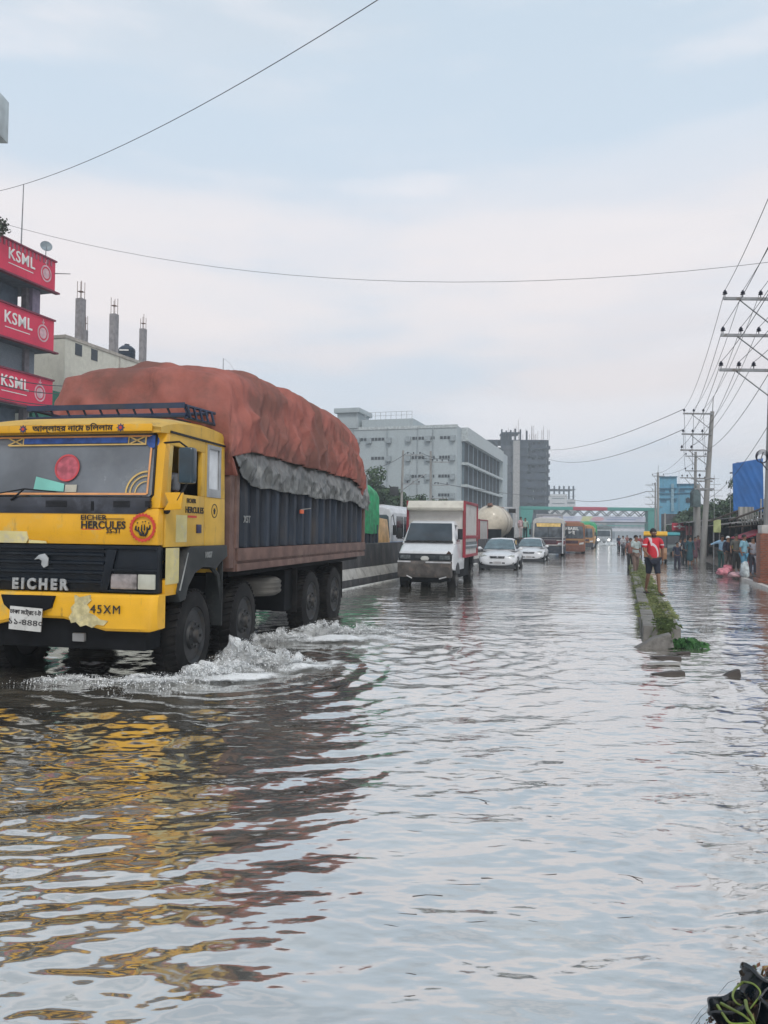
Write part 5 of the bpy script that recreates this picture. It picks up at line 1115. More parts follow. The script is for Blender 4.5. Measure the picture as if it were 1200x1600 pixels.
    if detail:
        m = MB()
        for s in (1, -1):
            m.sph((hx + s * .031 * k, hy - .083 * k, hz + .012 * k), .0125 * k, 6, (1.3, .6, .8)); m.mat(1).sph((hx + s * .031 * k, hy - .091 * k, hz + .012 * k), .006 * k, 5); m.mat(1).box(hx + (s * .031 - .018) * k, hx + (s * .031 + .018) * k, hy - .092 * k, hy - .08 * k, hz + .030 * k, hz + .037 * k); m.mat(0)
        m.build('eyes', [M('eye_white', (.5, .48, .45), .3), HAIR], body, smooth=True)
        m = MB(); m.path([(hx, hy - .085 * k, hz + .015 * k), (hx, hy - .104 * k, hz - .018 * k), (hx, hy - .088 * k, hz - .028 * k)], [.008 * k, .014 * k, .010 * k], 8)
        for s in (1, -1): m.sph((hx + s * .078 * k, hy - .0 * k, hz - .005 * k), .026 * k, 6, (.35, .7, 1.1))
        m.build('nose_and_ears', sk, body, smooth=True)
        m = MB(); m.sph((hx, hy - .083 * k, hz - .052 * k), .02 * k, 6, (1.25, .5, .4)); m.build('mouth', M('lips', (.16, .06, .05), .5), body, smooth=True)
        m = MB(); m.rings([[(hx + x * k, hy + y * k, hz + z * k) for x, y, z in ((-.062, -.045, zz), (-.04, -.078, zz - .01), (0, -.088, zz - .015), (.04, -.078, zz - .01), (.062, -.045, zz), (.05, -.02, zz - .02), (-.05, -.02, zz - .02))] for zz in (-.062, -.085, -.092)]); m.build('beard', HAIR, body, smooth=True)
        m = MB()
        for s in (1, -1):
            hp, kn_, ank, toe = leg(s); m.prism([(ank[0] - .05 * k, ank[1] + .06 * k), (ank[0] + .05 * k, ank[1] + .06 * k), (toe[0] + .055 * k, toe[1] - .06 * k), (toe[0] - .05 * k, toe[1] - .06 * k)], 'z', toe[2] - .045 * k, toe[2] - .022 * k)
            m.path([(toe[0] - .05 * k, toe[1] + .03 * k, toe[2] - .03 * k), (toe[0], toe[1] + .02 * k, toe[2] + .025 * k), (toe[0] + .05 * k, toe[1] + .03 * k, toe[2] - .03 * k)], .012 * k, 6)
        m.build('sandals', M('sandal', (.03, .022, .02), .6), root)
    return root
# red and white sports shirt: pattern lives in the cloth's own space
def jersey():
    m = M('red_jersey', (.50, .02, .035), .7, var=.15, bump=.008, bscale=9); t = m.node_tree; b = t.nodes['Principled BSDF']; ln = t.links.new
    src = b.inputs['Base Color'].links[0].from_socket; tcn = N(t, 'ShaderNodeTexCoord'); s = N(t, 'ShaderNodeSeparateXYZ'); ln(tcn.outputs['Object'], s.inputs[0])
    X_, Z_ = s.outputs[0], s.outputs[2]
    def inr(v, a, b_): return mth(t, 'MULTIPLY', mth(t, 'GREATER_THAN', v, a), mth(t, 'LESS_THAN', v, b_))
    # curved white band from the neck across to the hem
    cx = mth(t, 'ADD', X_, .10); cz = mth(t, 'SUBTRACT', Z_, .93)
    r = mth(t, 'SQRT', mth(t, 'ADD', mth(t, 'MULTIPLY', cx, cx), mth(t, 'MULTIPLY', mth(t, 'MULTIPLY', cz, cz), .45)))
    w1 = mth(t, 'MULTIPLY', inr(r, .165, .205), mth(t, 'GREATER_THAN', X_, -.06))
    w2 = mth(t, 'MULTIPLY', inr(mth(t, 'ADD', X_, mth(t, 'MULTIPLY', Z_, .25)), .205, .29), mth(t, 'GREATER_THAN', Z_, 1.16))
    w2 = mth(t, 'MULTIPLY', w2, mth(t, 'LESS_THAN', X_, -.06))
    hem = mth(t, 'LESS_THAN', Z_, .845)
    cuff = mth(t, 'MULTIPLY', mth(t, 'GREATER_THAN', mth(t, 'ABSOLUTE', X_), .17), inr(Z_, 1.17, 1.20))
    f = mth(t, 'MAXIMUM', mth(t, 'MAXIMUM', w1, w2), mth(t, 'MAXIMUM', hem, cuff))
    ln(mixc(t, f, src, (.60, .52, .55)), b.inputs['Base Color']); return m
p = gr(1020, 928, .22)
person('bearded man in a red and white shirt and dark shorts walking along the grassy divider', (p.x, p.y, .215), 0, 1.56, (.5, .02, .03), (.015, .02, .035), arms=('swingb', 'swingf'), stride=.20, long_legs=(False, False), detail=True, build=1.16, shirtmat=jersey(), legmat=M('shorts_navy', (.012, .016, .03), .8))
p = at(993, 870, 30)
person('man in a pale grey shirt with a white headband walking behind the man in red', (p.x, 30, -.02), .3, 1.62, (.36, .42, .42), (.16, .11, .09), arms=('rest', 'front'), stride=-.12, detail=False)
def crowd(px, d, z, label, **k):
    p = at(px, 870, d); return person(label, (p.x, d, z), **k)
crowd(985, 36, -.15, 'person in a brown shirt just visible behind the man with the headband', shirt=(.2, .09, .08), legs=(.03, .03, .03), h=1.6)
crowd(813, 57, 1.16, 'person in a pink shirt standing on the concrete barrier between the carriageways', shirt=(.5, .34, .36), legs=(.45, .38, .38), yaw=.6, h=1.66)
crowd(820.5, 58, 1.16, 'person in a pale green shirt standing on the barrier next to the one in pink', shirt=(.38, .5, .42), legs=(.03, .05, .05), yaw=-.3, h=1.6)
crowd(1058, 40, -.30, 'person in dark clothes wading in the water near the far stalls', shirt=(.02, .025, .05), legs=(.02, .02, .04), h=1.55, stride=.1)
crowd(1063, 47, -.2, 'person in a white shirt wading right behind the one in dark clothes', shirt=(.45, .45, .46), legs=(.1, .1, .12), h=1.6)
crowd(1070, 46, -.15, 'dark clothed figure standing between the white shirt and the blue green robe', shirt=(.03, .04, .06), legs=(.02, .03, .04), h=1.62)
crowd(1078, 43.5, -.12, 'person in a long blue green robe at the water edge by the pale pole', shirt=(.02, .07, .09), h=1.66, dress=True, sleeve='long')
crowd(1086, 45, .02, 'person in a dusky purple robe close beside the leaning pole', shirt=(.12, .06, .08), h=1.5, dress=True, sleeve='long')
crowd(1090.5, 47, .05, 'person in a maroon top behind the leaning pole', shirt=(.13, .05, .07), legs=(.05, .04, .05), h=1.55)
crowd(1127, 35, .05, 'person in a light blue shirt reaching out toward a stall beside the red awning', shirt=(.25, .40, .55), legs=(.02, .06, .06), h=1.58, arms=('rest', 'reach'), sleeve='long', lean=.1)
crowd(1137, 33.5, .05, 'person in navy with a white cap beside the one reaching out', shirt=(.015, .02, .04), legs=(.12, .10, .09), h=1.55, yaw=.4, cap=(.6, .6, .6), sleeve='long', stride=.1)
crowd(1150, 33, .08, 'person in a drab grey shirt standing in the shade of the dark stall', shirt=(.10, .10, .09), legs=(.03, .03, .03), h=1.6)
crowd(1162, 29.8, .05, 'person in a light blue shirt and jeans holding a white bag by the kerb', shirt=(.22, .42, .52), legs=(.10, .28, .42), h=1.62, yaw=.7, arms=('front', 'rest'))
crowd(1176, 30, .08, 'person in a grey white shirt behind the pink sacks', shirt=(.30, .30, .34), legs=(.05, .05, .07), h=1.5, sleeve='long')
crowd(1185.5, 28.6, .1, 'person in a white shirt bending over next to the brick pillar', shirt=(.48, .48, .55), legs=(.45, .45, .48), h=1.4, lean=.22, sleeve='long', yaw=.5)
crowd(1000, 60, -.1, 'far person in a red shirt wading past the divider behind the headband man', shirt=(.3, .06, .07), legs=(.05, .05, .06), h=1.65)
# driver of the big truck
pd = tloc(.72, 1.02, .88)
person('driver in a white shirt sitting at the open side window of the yellow truck', (pd.x, pd.y, .98), -.2, 1.55, (.50, .52, .56), (.03, .03, .03), arms=('front', 'front'), sleeve='short')
# motorcyclists far off
def motorbike(px, d, label, col):
    p = at(px, 870, d); root = thing('motorcycle', label, 'motorcycle', (p.x, d, -.1), -R(15), 'motorcycles far down the road')
    m = MB()
    for y in (0, 1.25):
        m.lathe([(.22, -.05), (.30, -.05), (.30, .05), (.22, .05)], Matrix.Translation((0, y, .3)) @ Matrix.Rotation(R(90), 4, 'Y'), 16, cap=False)
    m.build('wheel', rubber, root)
    m = MB(); m.sph((0, .55, .85), .22, 6, (.6, 1.2, .6)); m.box(-.1, .1, .7, 1.4, .72, .82); m.tube((0, 0, .3), (0, .25, 1.0), .03); m.tube((-.35, .2, 1.02), (.35, .2, 1.02), .02); m.sph((0, .0, .85), .11, 6); m.build('body', M('bike_' + str(int(col[0] * 99)), col, .4), root, bevel=0, smooth=True)
    return p
for px, d, lb, col, shc in ((975, 62, 'motorcycle ridden by a person in white', (.1, .1, .12), (.42, .42, .44)), (968, 74, 'motorcycle ridden by a person in dark clothes', (.15, .03, .03), (.04, .05, .08)), (981, 80, 'motorcycle ridden by a person in dusty red', (.05, .05, .06), (.25, .1, .09))):
    p = motorbike(px, d, lb + ' far down the flooded road', col)
    person('rider in %s clothes on a far motorcycle' % {975: 'white', 968: 'dark', 981: 'dusty red'}[px], (p.x + .1, d + .6, -.1), 0, 1.6, shc, (.04, .04, .05), arms=('front', 'front'), sleeve='long')
# ---------------------------------------------------------------- buildings left
def red_sign_building():
    # face parallel to the road at s = -27, near corner at the picture's left edge
    Yc = 37.7; X0 = (75 - 600) / 1200 * Yc; s0 = X0 * CY - Yc * SY; t0 = X0 * SY + Yc * CY
    root = thing('sign_building', 'grey blue balconied building with stacked red sign panels', 'building', RT(s0, t0), -YAW)
    # local: x toward the road, y along the road; corner at (0,0), building extends to -y and -x
    Lb = 16; fl = 3.0; wallm = M('dull_blue_wall', (.15, .20, .26), .8, var=.12, dirt=(.10, .12, .14), dscale=.8); sl = M('slab_red', (.20, .04, .07), .7)
    zt = 14.5
    def zl(py): return 1.65 + (822 - py) / 1200 * Yc
    tops = [(zl(405), zl(452)), (zl(498), zl(547)), (zl(592), zl(640))]
    m = MB(); m.box(-9, -1.3, -Lb, -.9, 0, tops[0][0] - 1.0); w = m.build('wall', wallm, root)
    m = MB()
    for zt_, zb_ in tops: m.box(-9, -.05, -Lb, .15, zb_ - .02, zb_ + .18)
    m.box(-9, 0, -Lb, .0, 3.4, 3.6); m.build('floor_slab', M('slab_blue', (.12, .15, .18), .8), root)
    m = MB()
    for k in range(6): m.box(-1.0, -.7, -1.0 - 3 * k, -.7 - 3 * k, 0, tops[0][1])
    m.build('column', M('col_grey', (.20, .19, .21), .8), root)
    PAN = M('sign_red', (.66, .028, .085), .55, var=.08, scale=.8, dirt=(.55, .04, .10), dscale=.6, grime=((.42, .04, .08), 2, .5, .8))
    for i, (z1, z0) in enumerate(tops):
        m = MB(); m.box(-.03, .06, -Lb, .05, z0, z1 - (.02 * i)); pan = m.build('sign_panel', PAN, root)
        m = MB(); m.box(-.06, .20, -Lb, .25, z0 - .08, z0); m.box(-.06, .12, -Lb, .12, z1 - .02 * i, z1 + .08 - .02 * i); m.build('panel_edge', sl, pan)
        sc_ = z1 - z0
        for k in range(3):
            yo = -1.62 - 4.4 * k - .12 * i
            t_ = text('KSML', sc_ * .50, white_txt, pan, (.075, yo - .55, (z0 + z1) / 2 + .10 * sc_), (R(90), 0, R(90)), off=.011, ext=.01, sx_=.9, space=1.1); 
            m = MB(); m.box(.065, .072, yo - 1.35, yo + .2, z0 + .30 * sc_, z0 + .325 * sc_); m.build('underline', white_txt, pan)
            T = Matrix.Translation((.065, yo + 1.05, (z0 + z1) / 2 - .02)) @ Matrix.Rotation(R(90), 4, 'Y') @ Matrix.Diagonal((1.15, 1, 1, 1)); m = MB()
            r_ = .24 * sc_; m.lathe([(r_, 0), (r_, .012), (r_ * .82, .012), (r_ * .82, 0)], T, 20, cap=False); m.lathe([(r_ * .62, 0), (r_ * .62, .008)], T, 16)
            m.box(.065, .075, yo + 1.03, yo + 1.07, (z0 + z1) / 2 + r_ * 1.1, (z0 + z1) / 2 + r_ * 1.8); m.box(.065, .075, yo + .96, yo + 1.14, (z0 + z1) / 2 + r_ * 1.3, (z0 + z1) / 2 + r_ * 1.45)
            m.build('round_logo', M('pale_pink', (.62, .40, .44), .6), pan)
    m = MB()
    for k in range(60): m.box(.062, .09, -.3 - k * .25, -.2 - k * .25, tops[0][0] - .28, tops[0][0] - .02)
    m.build('fringe', M('fringe_m', (.30, .10, .14), .7), root)
    m = MB()
    for zb_ in (tops[0][1] - 1.6, tops[1][1] - 1.6):
        for y in (-2.6, -5.4, -8): m.box(-1.31, -1.26, y - .3, y + .3, zb_ - .0, zb_ + .8)
    m.build('window', M('dark_window', (.02, .035, .05), .3), w)
    m = MB(); m.box(-.9, -.86, -2.6, -.2, tops[2][0], tops[1][1]); m.build('mesh_screen', M('mesh_blue', (.20, .24, .28), .7, stretch=(8, 8, 8)), root)
    m = MB()
    for k in range(14): m.box(-.9, -.84, -Lb, -.2, .3 + k * .22, .48 + k * .22)
    m.build('shutter', M('shutter_grey', (.22, .25, .27), .5), root)
    m = MB(); m.box(-1.1, -.5, -.8, -.3, tops[1][0], tops[0][1]); m.build('corner_pillar', M('mauve_pillar', (.26, .22, .30), .8), root)
    # satellite dish, rod, antenna as things of their own
    dp = at(72, 386, 37.5); dish = thing('satellite_dish', 'round grey satellite dish on the roof corner above the topmost red sign', 'satellite dish', dp, R(30))
    m = MB(); m.lathe([(.005, 0), (.12, .01), (.22, .05), (.28, .09), (.27, .10), (.2, .06), (.005, .02)], Matrix.Rotation(R(75), 4, 'X'), 20); m.build('reflector', M('dish_grey', (.22, .27, .30), .5), dish, smooth=True)
    m = MB(); m.tube((0, .05, 0), (0, .05, -.62), .02); m.tube((0, -.3, -.05), (0, 0, -.2), .012); m.build('mount', steel, dish)
    def vpole(name, label, cat, px0, py0, px1, py1, d, r=.025):
        a, b = at(px0, py0, d), at(px1, py1, d); m = MB(); m.tube(a, b, r, r * .6, 6); return tag(m.build(name, steel), label, cat)
    vpole('antenna_rod', 'thin tall antenna rod standing on the roof of the red sign building', 'antenna', 33, 385, 37, 288, 36, .035)
    vpole('flag_rod', 'thin rod sticking out sideways from the top red sign', 'rod', 75, 427, 110, 428, 37.7, .03)
    # shrub on the roof
    g = MB(); rnd = random.Random(4); c0 = at(3, 356, 34)
    for i in range(160):
        q = Vector((rnd.gauss(0, .12), rnd.gauss(0, .12), rnd.gauss(.05, .16))); s = .05; n = Vector((rnd.uniform(-1, 1), rnd.uniform(-1, 1), rnd.uniform(-1, 1))).normalized(); a = n.orthogonal() * s; b = n.cross(a)
        g.add([q - a, q - b, q + a, q + b], [(0, 1, 2, 3)])
    g.mat(1).tube((0, 0, -.4), (0, 0, .1), .02); o = g.build('roof_shrub', [M('dull_leaf', (.06, .08, .05), .8), wood], recalc=False); o.location = c0; tag(o, 'small scraggy shrub growing on the roof edge of the red sign building', 'shrub')
red_sign_building()
def panel_box():
    # pale panel on a post at the left edge of the picture
    c0, c1 = at(-14, 152, 12), at(7, 218, 12); root = thing('street_lamp', 'pale grey boxy lamp head cut by the picture edge high above the truck', 'lamp', (c0.x - .5, 12, 0))
    m = MB(); m.box(.34, .715, -.15, .15, at(0, 217, 12).z, at(0, 152, 12).z); m.build('lamp_head', M('pale_box', (.45, .52, .54), .5), root, bevel=.01)
    m = MB(); m.path([(-.6, .4, 0), (-.6, .4, at(0, 240, 12).z), (.42, .0, at(0, 219, 12).z)], [.08, .06, .03], 10); m.build('post', steel, root)
panel_box()
def beige_building():
    Yc = 42; X0 = (96 - 600) / 1200 * Yc; s0 = X0 * CY - Yc * SY; t0 = X0 * SY + Yc * CY; H = 1.65 + (823 - 522) / 1200 * Yc
    root = thing('beige_building', 'plain cream building with unfinished columns standing on its roof', 'building', RT(s0, t0), -YAW)
    m = MB(); m.box(-12, 0, 0, 26, 0, H); w = m.build('wall', M('cream_plaster', (.62, .61, .53), .85, var=.05, dirt=(.50, .48, .43), dscale=.35, bump=.004, bscale=5, grime=((.38, .36, .31), 1.5, .5, .8)), root)
    m = MB(); m.box(-12, .05, -.04, 26, H - .12, H + .06); m.box(.0, .03, 4.7, 4.8, 0, H - .1); m.build('cornice', M('cream_trim', (.40, .37, .33), .85), w)
    for px, py in ((117, 546), (142, 554)):
        k = (px - 600) / 1200; Y_ = s0 / (k * CY - SY); t = k * Y_ * SY + Y_ * CY - t0; z = at(px, py, Y_).z
        m = MB(); m.box(-.02, .02, t - .28, t + .28, z - .35, z + .3); m.build('window', M('dark_window'), w)
    cm = M('raw_concrete', (.26, .25, .26), .9, dirt=(.2, .18, .18)); rb = M('rebar', (.18, .12, .10), .8)
    for px, top_, rtop, wpx in ((119, 467, 445, 12), (127.5, 516, 495, 6), (172, 491, 465, 11), (218, 514, 497, 9)):
        k = (px - 600) / 1200; back = 1.2 if wpx > 8 else 3.2; sq = s0 - back; Y_ = sq / (k * CY - SY); X_ = k * Y_; t = X_ * SY + Y_ * CY - t0; z1 = at(px, top_, Y_).z; z2 = at(px, rtop, Y_).z; hw = wpx / 1200 * Y_ / 2 * .92
        m = MB(); m.box(-back - hw, -back + hw, t - hw, t + hw, H, z1); m.build('column', cm, root)
        m = MB()
        for a in (-1, 1):
            for b in (-1, 1): m.tube((-back + a * hw * .7, t + b * hw * .7, z1), (-back + a * hw * .7, t + b * hw * .7, z2 + random.uniform(-.15, .25)), .018, n=5)
        m.box(-back - hw * .75, -back + hw * .75, t - hw * .75, t + hw * .75, (z1 + z2) / 2, (z1 + z2) / 2 + .02); m.build('rebar', rb, root)
    k = (193 - 600) / 1200; sq = s0 - 2.4; Y_ = sq / (k * CY - SY); X_ = k * Y_; b = at(193, 566, Y_)
    tk = thing('water_tank', 'dark blue ribbed water tank standing on the cream building roof', 'water tank', (X_, Y_, H)); r = 13 / 1200 * Y_; hh = at(193, 538, Y_).z - H
    m = MB(); pr = [(r * .98, 0)]
    for i in range(6): z = hh * .8 * i / 6; pr += [(r, z + .02), (r, z + hh * .11), (r * .96, z + hh * .125)]
    pr += [(r * .95, hh * .82), (r * .6, hh * .92), (r * .3, hh * .95), (r * .3, hh), (.01, hh)]; m.lathe(pr, None, 24); m.build('tank', M('tank_navy', (.02, .035, .06), .45), tk, smooth=True)
    m = MB(); m.box(-.3, .3, -r - .03, -r + .02, hh * .68, hh * .73); m.build('white_mark', white_txt, tk)
    gp = at(86, 630, 41); m = MB(); m.box(-1.2, 1.2, -.1, .1, 0, at(86, 609, 41).z); o = m.build('green_hoarding', M('green_sheet', (.02, .17, .11), .6, stretch=(6, 6, 1)), loc=(gp.x - .4, 41, 0), rot=(0, 0, -YAW + R(90))); tag(o, 'green corrugated hoarding between the red sign building and the cream building', 'hoarding')
beige_building()
# small mast beyond the beige building
def mast(px, py0, py1, d, label):
    a, b = at(px, py0, d), at(px + 2, py1, d); m = MB(); m.tube(a, b, .05, .03, 6); m.box(a.x - .12, a.x + .16, a.y - .1, a.y + .1, a.z + .9, a.z + 1.6); m.path([b, (b.x + .5, b.y, b.z - .35), (b.x + 1.5, b.y, b.z - 1.9)], .012, 4)
    o = m.build('roof_mast', steel); tag(o, label, 'mast')
mast(347, 640, 560, 62, 'thin mast with a small box rising behind the red tarpaulin')

def grey_factory():
    Yc = 110; X0 = (713 - 600) / 1200 * Yc; s0 = X0 * CY - Yc * SY; t0 = X0 * SY + Yc * CY; H = 1.65 + 167 / 1200 * Yc
    root = thing('factory_building', 'pale grey factory building with rows of small windows and louvred side bays', 'building', RT(s0, t0), -YAW)
    wm = M('factory_grey', (.37, .42, .44), .8, var=.05, dirt=(.30, .34, .36), dscale=.15, grime=((.22, .25, .27), .8, .5, .8)); dk = M('factory_dark', (.05, .06, .07), .5); lv_ = M('louvre', (.12, .16, .19), .6, var=.15, stretch=(1, 5, .3)); lt = M('factory_light', (.42, .46, .47), .8)
    D = 40
    m = MB(); m.box(-34, 0, 0, D, 0, H); w = m.build('wall', wm, root)
    # front parapet
    m = MB(); m.box(-34, .1, -.1, 0, H - .3, H + .15); m.build('parapet', lt, w)
    def lx(px): return (px - 713) / 1200 * Yc * 1.045
    def lz(py, px=640): return 1.65 + ((829 + (px - 600) * .012) - py) / 1200 * (Yc + 3)
    m = MB(); m.box(lx(560), lx(643), .5, 10, H, H + 1.3); m.build('roof_block', wm, root)
    m = MB()
    for k in range(10): x = lx(565) + k * (lx(641) - lx(565)) / 9; m.tube((x, .6, H + 1.3), (x, .6, H + 2.4), .04, n=5)
    m.box(lx(565), lx(641), .57, .63, H + 2.36, H + 2.42); m.box(lx(565), lx(641), .57, .63, H + 1.85, H + 1.9); m.build('roof_railing', M('rail_pale', (.42, .44, .46), .6), root)
    m = MB(); m.box(lx(522), lx(556), -.3, 5, H, H + 2.9); m.box(lx(518), lx(560), -.8, 5.5, H + 2.3, H + 3.0); m.build('stair_tower', wm, root, bevel=.02)
    ri = 0
    for py, spans in ((685, ((560, 572), (578, 600), (644, 663), (667, 680), (687, 704))), (715, ((578, 600), (643, 664), (675, 680), (686, 704))), (744, ((643, 664), (674, 680), (685, 704))), (773, ((673, 678), (685, 704)))):
        z = lz(py)
        for a, b in spans:
            m = MB(); n = max(1, int((b - a) / 4.5))
            for k in range(n): x = lx(a) + k * (lx(b) - lx(a)) / n; m.box(x, x + (lx(b) - lx(a)) / n * .78, -.06, .02, z - .22, z + .2)
            f = m.build('window', dk, w); f['label'] = 'strip of small dark windows'
    for px, py in ((556, 686), (575, 687), (607, 687), (638, 686), (669, 686), (707, 686), (607, 716), (638, 716), (669, 716), (707, 716), (638, 745), (669, 745), (707, 745), (707, 774)):
        m = MB(); z = lz(py); x = lx(px); m.box(x - .35, x + .35, -.5, 0, z - .45, z + .35); m.build('ventilator', M('vent_grey', (.27, .31, .33), .6), w)
    m = MB()
    for px in (548, 604, 652, 676): m.tube((lx(px), -.08, lz(790)), (lx(px), -.08, lz(668)), .09, n=6)
    m.build('drain_pipe', M('vent_grey'), w)
    # side face towards the road: four storeys of louvred bays
    fh = (H - 1.0) / 5; nb = 9
    m = MB(); m.box(0, 1.0, 3.2, D - 2, H - 1.9, H + .1); m.build('side_cornice', lt, w)
    m = MB(); m.box(0, .9, D - 2.0, D + 4, 0, H - .2); m.build('end_wall', wm, w)
    for f in range(5):
        z0 = H - 1.9 - (f + 1) * fh * 1.02
        m = MB(); m.box(0, .95, 3.2, D - 2, z0 - .25, z0 + .12); m.build('floor_band', lt, w)
        for k in range(nb):
            y = 3.6 + k * (D - 6) / nb; m = MB(); m.box(.02, .35, y, y + (D - 6) / nb * .94, z0 + .12, z0 + fh * .98); pan = m.build('louvre_panel', lv_, w)
            m = MB()
            for q in range(3): m.box(.35, .5, y + q * .95 + .2, y + q * .95 + .3, z0 + .12, z0 + fh * .98)
            m.build('mullion', dk, pan)
grey_factory()

def tower_building():
    d = 260; p0 = at(757, 830, d); root = thing('unfinished_tower', 'tall unfinished dark concrete tower with open floors and bare columns on top', 'building', (p0.x, d, 0), -R(4)); u = d / 1200
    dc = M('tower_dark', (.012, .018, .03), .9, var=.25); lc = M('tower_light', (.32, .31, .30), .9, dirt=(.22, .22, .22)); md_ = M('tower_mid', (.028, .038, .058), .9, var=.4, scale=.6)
    def x(px): return (px - 757) * u
    def z(py): return 1.65 + (833 - py) * u
    nf = 14; top = z(688)
    # slabs
    m = MB()
    for i in range(nf):
        zz = top - i * 12.2 * u
        if zz < 0: break
        pts = [(x(757), 0), (x(852), 0), (x(857), 3), (x(859), 8), (x(858), 16), (x(757), 16)]
        m.prism(pts, 'z', zz - .35, zz)
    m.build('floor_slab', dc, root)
    # columns
    m = MB()
    for px in (760, 775, 788, 800, 815, 829, 838, 845, 850, 854):
        for y in (1, 7, 14): m.box(x(px) - .35, x(px) + .35, y - .35, y + .35, 0, top)
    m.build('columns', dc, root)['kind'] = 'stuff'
    # infill walls that leave openings
    rnd = random.Random(8); m = MB()
    for i in range(nf):
        z1 = top - i * 12.2 * u - .35; z0 = top - (i + 1) * 12.2 * u
        if z1 < 0: break
        m.box(x(811), x(823), .6, 1.0, max(0, z0), z1)
        if i in (2, 4, 5, 8, 9, 11): m.box(x(811), x(840), 12, 12.4, max(0, z0), z1)
        if i not in (0, 1, 3): m.box(x(823), x(829), .6, 1, max(0, z0), z0 + 1.7)
        m.box(x(829), x(850), .6, 1, max(0, z0), z0 + (1.0 if i not in (4, 5, 9) else 2.0)); m.box(x(829), x(842), .6, 1, z1 - .3, z1)
        m.box(x(758), x(798), 9, 9.4, max(0, z0), z0 + (1.8 if i > 1 else .8))
        if rnd.random() < .7: m.box(x(782), x(796), .8, 1.2, max(0, z0), z1)
        if rnd.random() < .6: m.box(x(765), x(775), .8, 1.2, max(0, z0), z1)
        m.box(x(856), x(859), 2 + (i % 2), 6, z0 - .2, z0 + .9)
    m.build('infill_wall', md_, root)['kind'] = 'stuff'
    m = MB(); m.box(x(800), x(810), -1.6, 3, 0, z(690)); m.build('lift_shaft', lc, root)
    m = MB(); m.box(x(782), x(810), 0, 8, z(678), z(676)); 
    for px, pt in ((783, 671), (790, 673), (797, 672), (804, 670), (812, 671), (822, 673), (795, 675)): m.box(x(px) - .25, x(px) + .25, 1, 1.6, top, z(pt) )
    m.box(x(782), x(800), 4, 4.3, z(690), z(680)); m.build('roof_columns', dc, root)
    m = MB(); rnd = random.Random(3)
    for k in range(26): px = rnd.uniform(783, 857); m.tube((x(px), 1.3, top), (x(px), 1.3, z(rnd.uniform(664, 680))), .07, n=4)
    m.tube((x(809), 2, top), (x(809), 2, z(655)), .08, n=4); m.build('rebar', M('rebar'), root)['kind'] = 'stuff'
    m = MB()
    for k in range(8): m.tube((x(786 + k * 1.8), -.3, 0), (x(786 + k * 1.8), -.3, top - 2), .06, n=4)
    m.build('scaffold', M('scaff', (.22, .22, .24), .8), root)
tower_building()
def far_white():
    d = 330; u = d / 1200; p0 = at(858, 830, d); root = thing('white_block', 'far pale white block with an open concrete frame on its roof beside the dark tower', 'building', (p0.x, d, 0))
    def x(px): return (px - 858) * u
    def z(py): return 1.65 + (834 - py) * u
    m = MB(); m.box(x(857), x(886), 0, 14, 0, z(773)); m.box(x(886), x(901), 2, 14, 0, z(781)); w = m.build('wall', M('far_white_m', (.50, .51, .52), .8), root)
    m = MB(); m.box(x(857), x(899), 0, 14, z(766), z(765))
    for px in (858, 866, 874, 881, 889, 896): m.box(x(px) - .3, x(px) + .3, .2, .8, z(781), z(760))
    m.build('roof_frame', M('tower_mid'), root)
    m = MB()
    for py in (779, 787): m.box(x(862), x(882), -.05, .05, z(py + 1.5), z(py)); 
    for py in (785, 792, 799): m.box(x(887), x(900), 1.95, 2.05, z(py + 2.5), z(py))
    m.build('window', M('far_win', (.12, .15, .17), .5), w)
    # further hazy roofs down the road
    for i, (px, w_, h_, dd, col) in enumerate(((905, 14, 6, 300, (.2, .22, .22)), (925, 12, 7.5, 340, (.24, .22, .2)), (950, 18, 6.5, 360, (.16, .2, .2)), (990, 16, 7, 330, (.2, .22, .24)))):
        q = at(px, 830, dd); r = thing('far_building', ['low hazy grey roof', 'low hazy tan block', 'wide hazy green grey block', 'low hazy bluish block'][i] + ' at the far end of the flooded road', 'building', (q.x, dd, 0), 0, 'hazy buildings at the end of the road')
        m = MB(); m.box(-w_ / 2, w_ / 2, 0, 12, 0, h_); m.box(-w_ / 4, w_ / 5, 3, 8, h_, h_ + 1.5); m.build('wall', M('farb%d' % i, col, .9), r)
        m = MB()
        for k in range(5): m.box(-w_ / 2 + 1 + k * w_ / 5.5, -w_ / 2 + 2.2 + k * w_ / 5.5, -.05, .05, h_ * .55, h_ * .8)
        m.build('window', M('far_win'), r)
far_white()
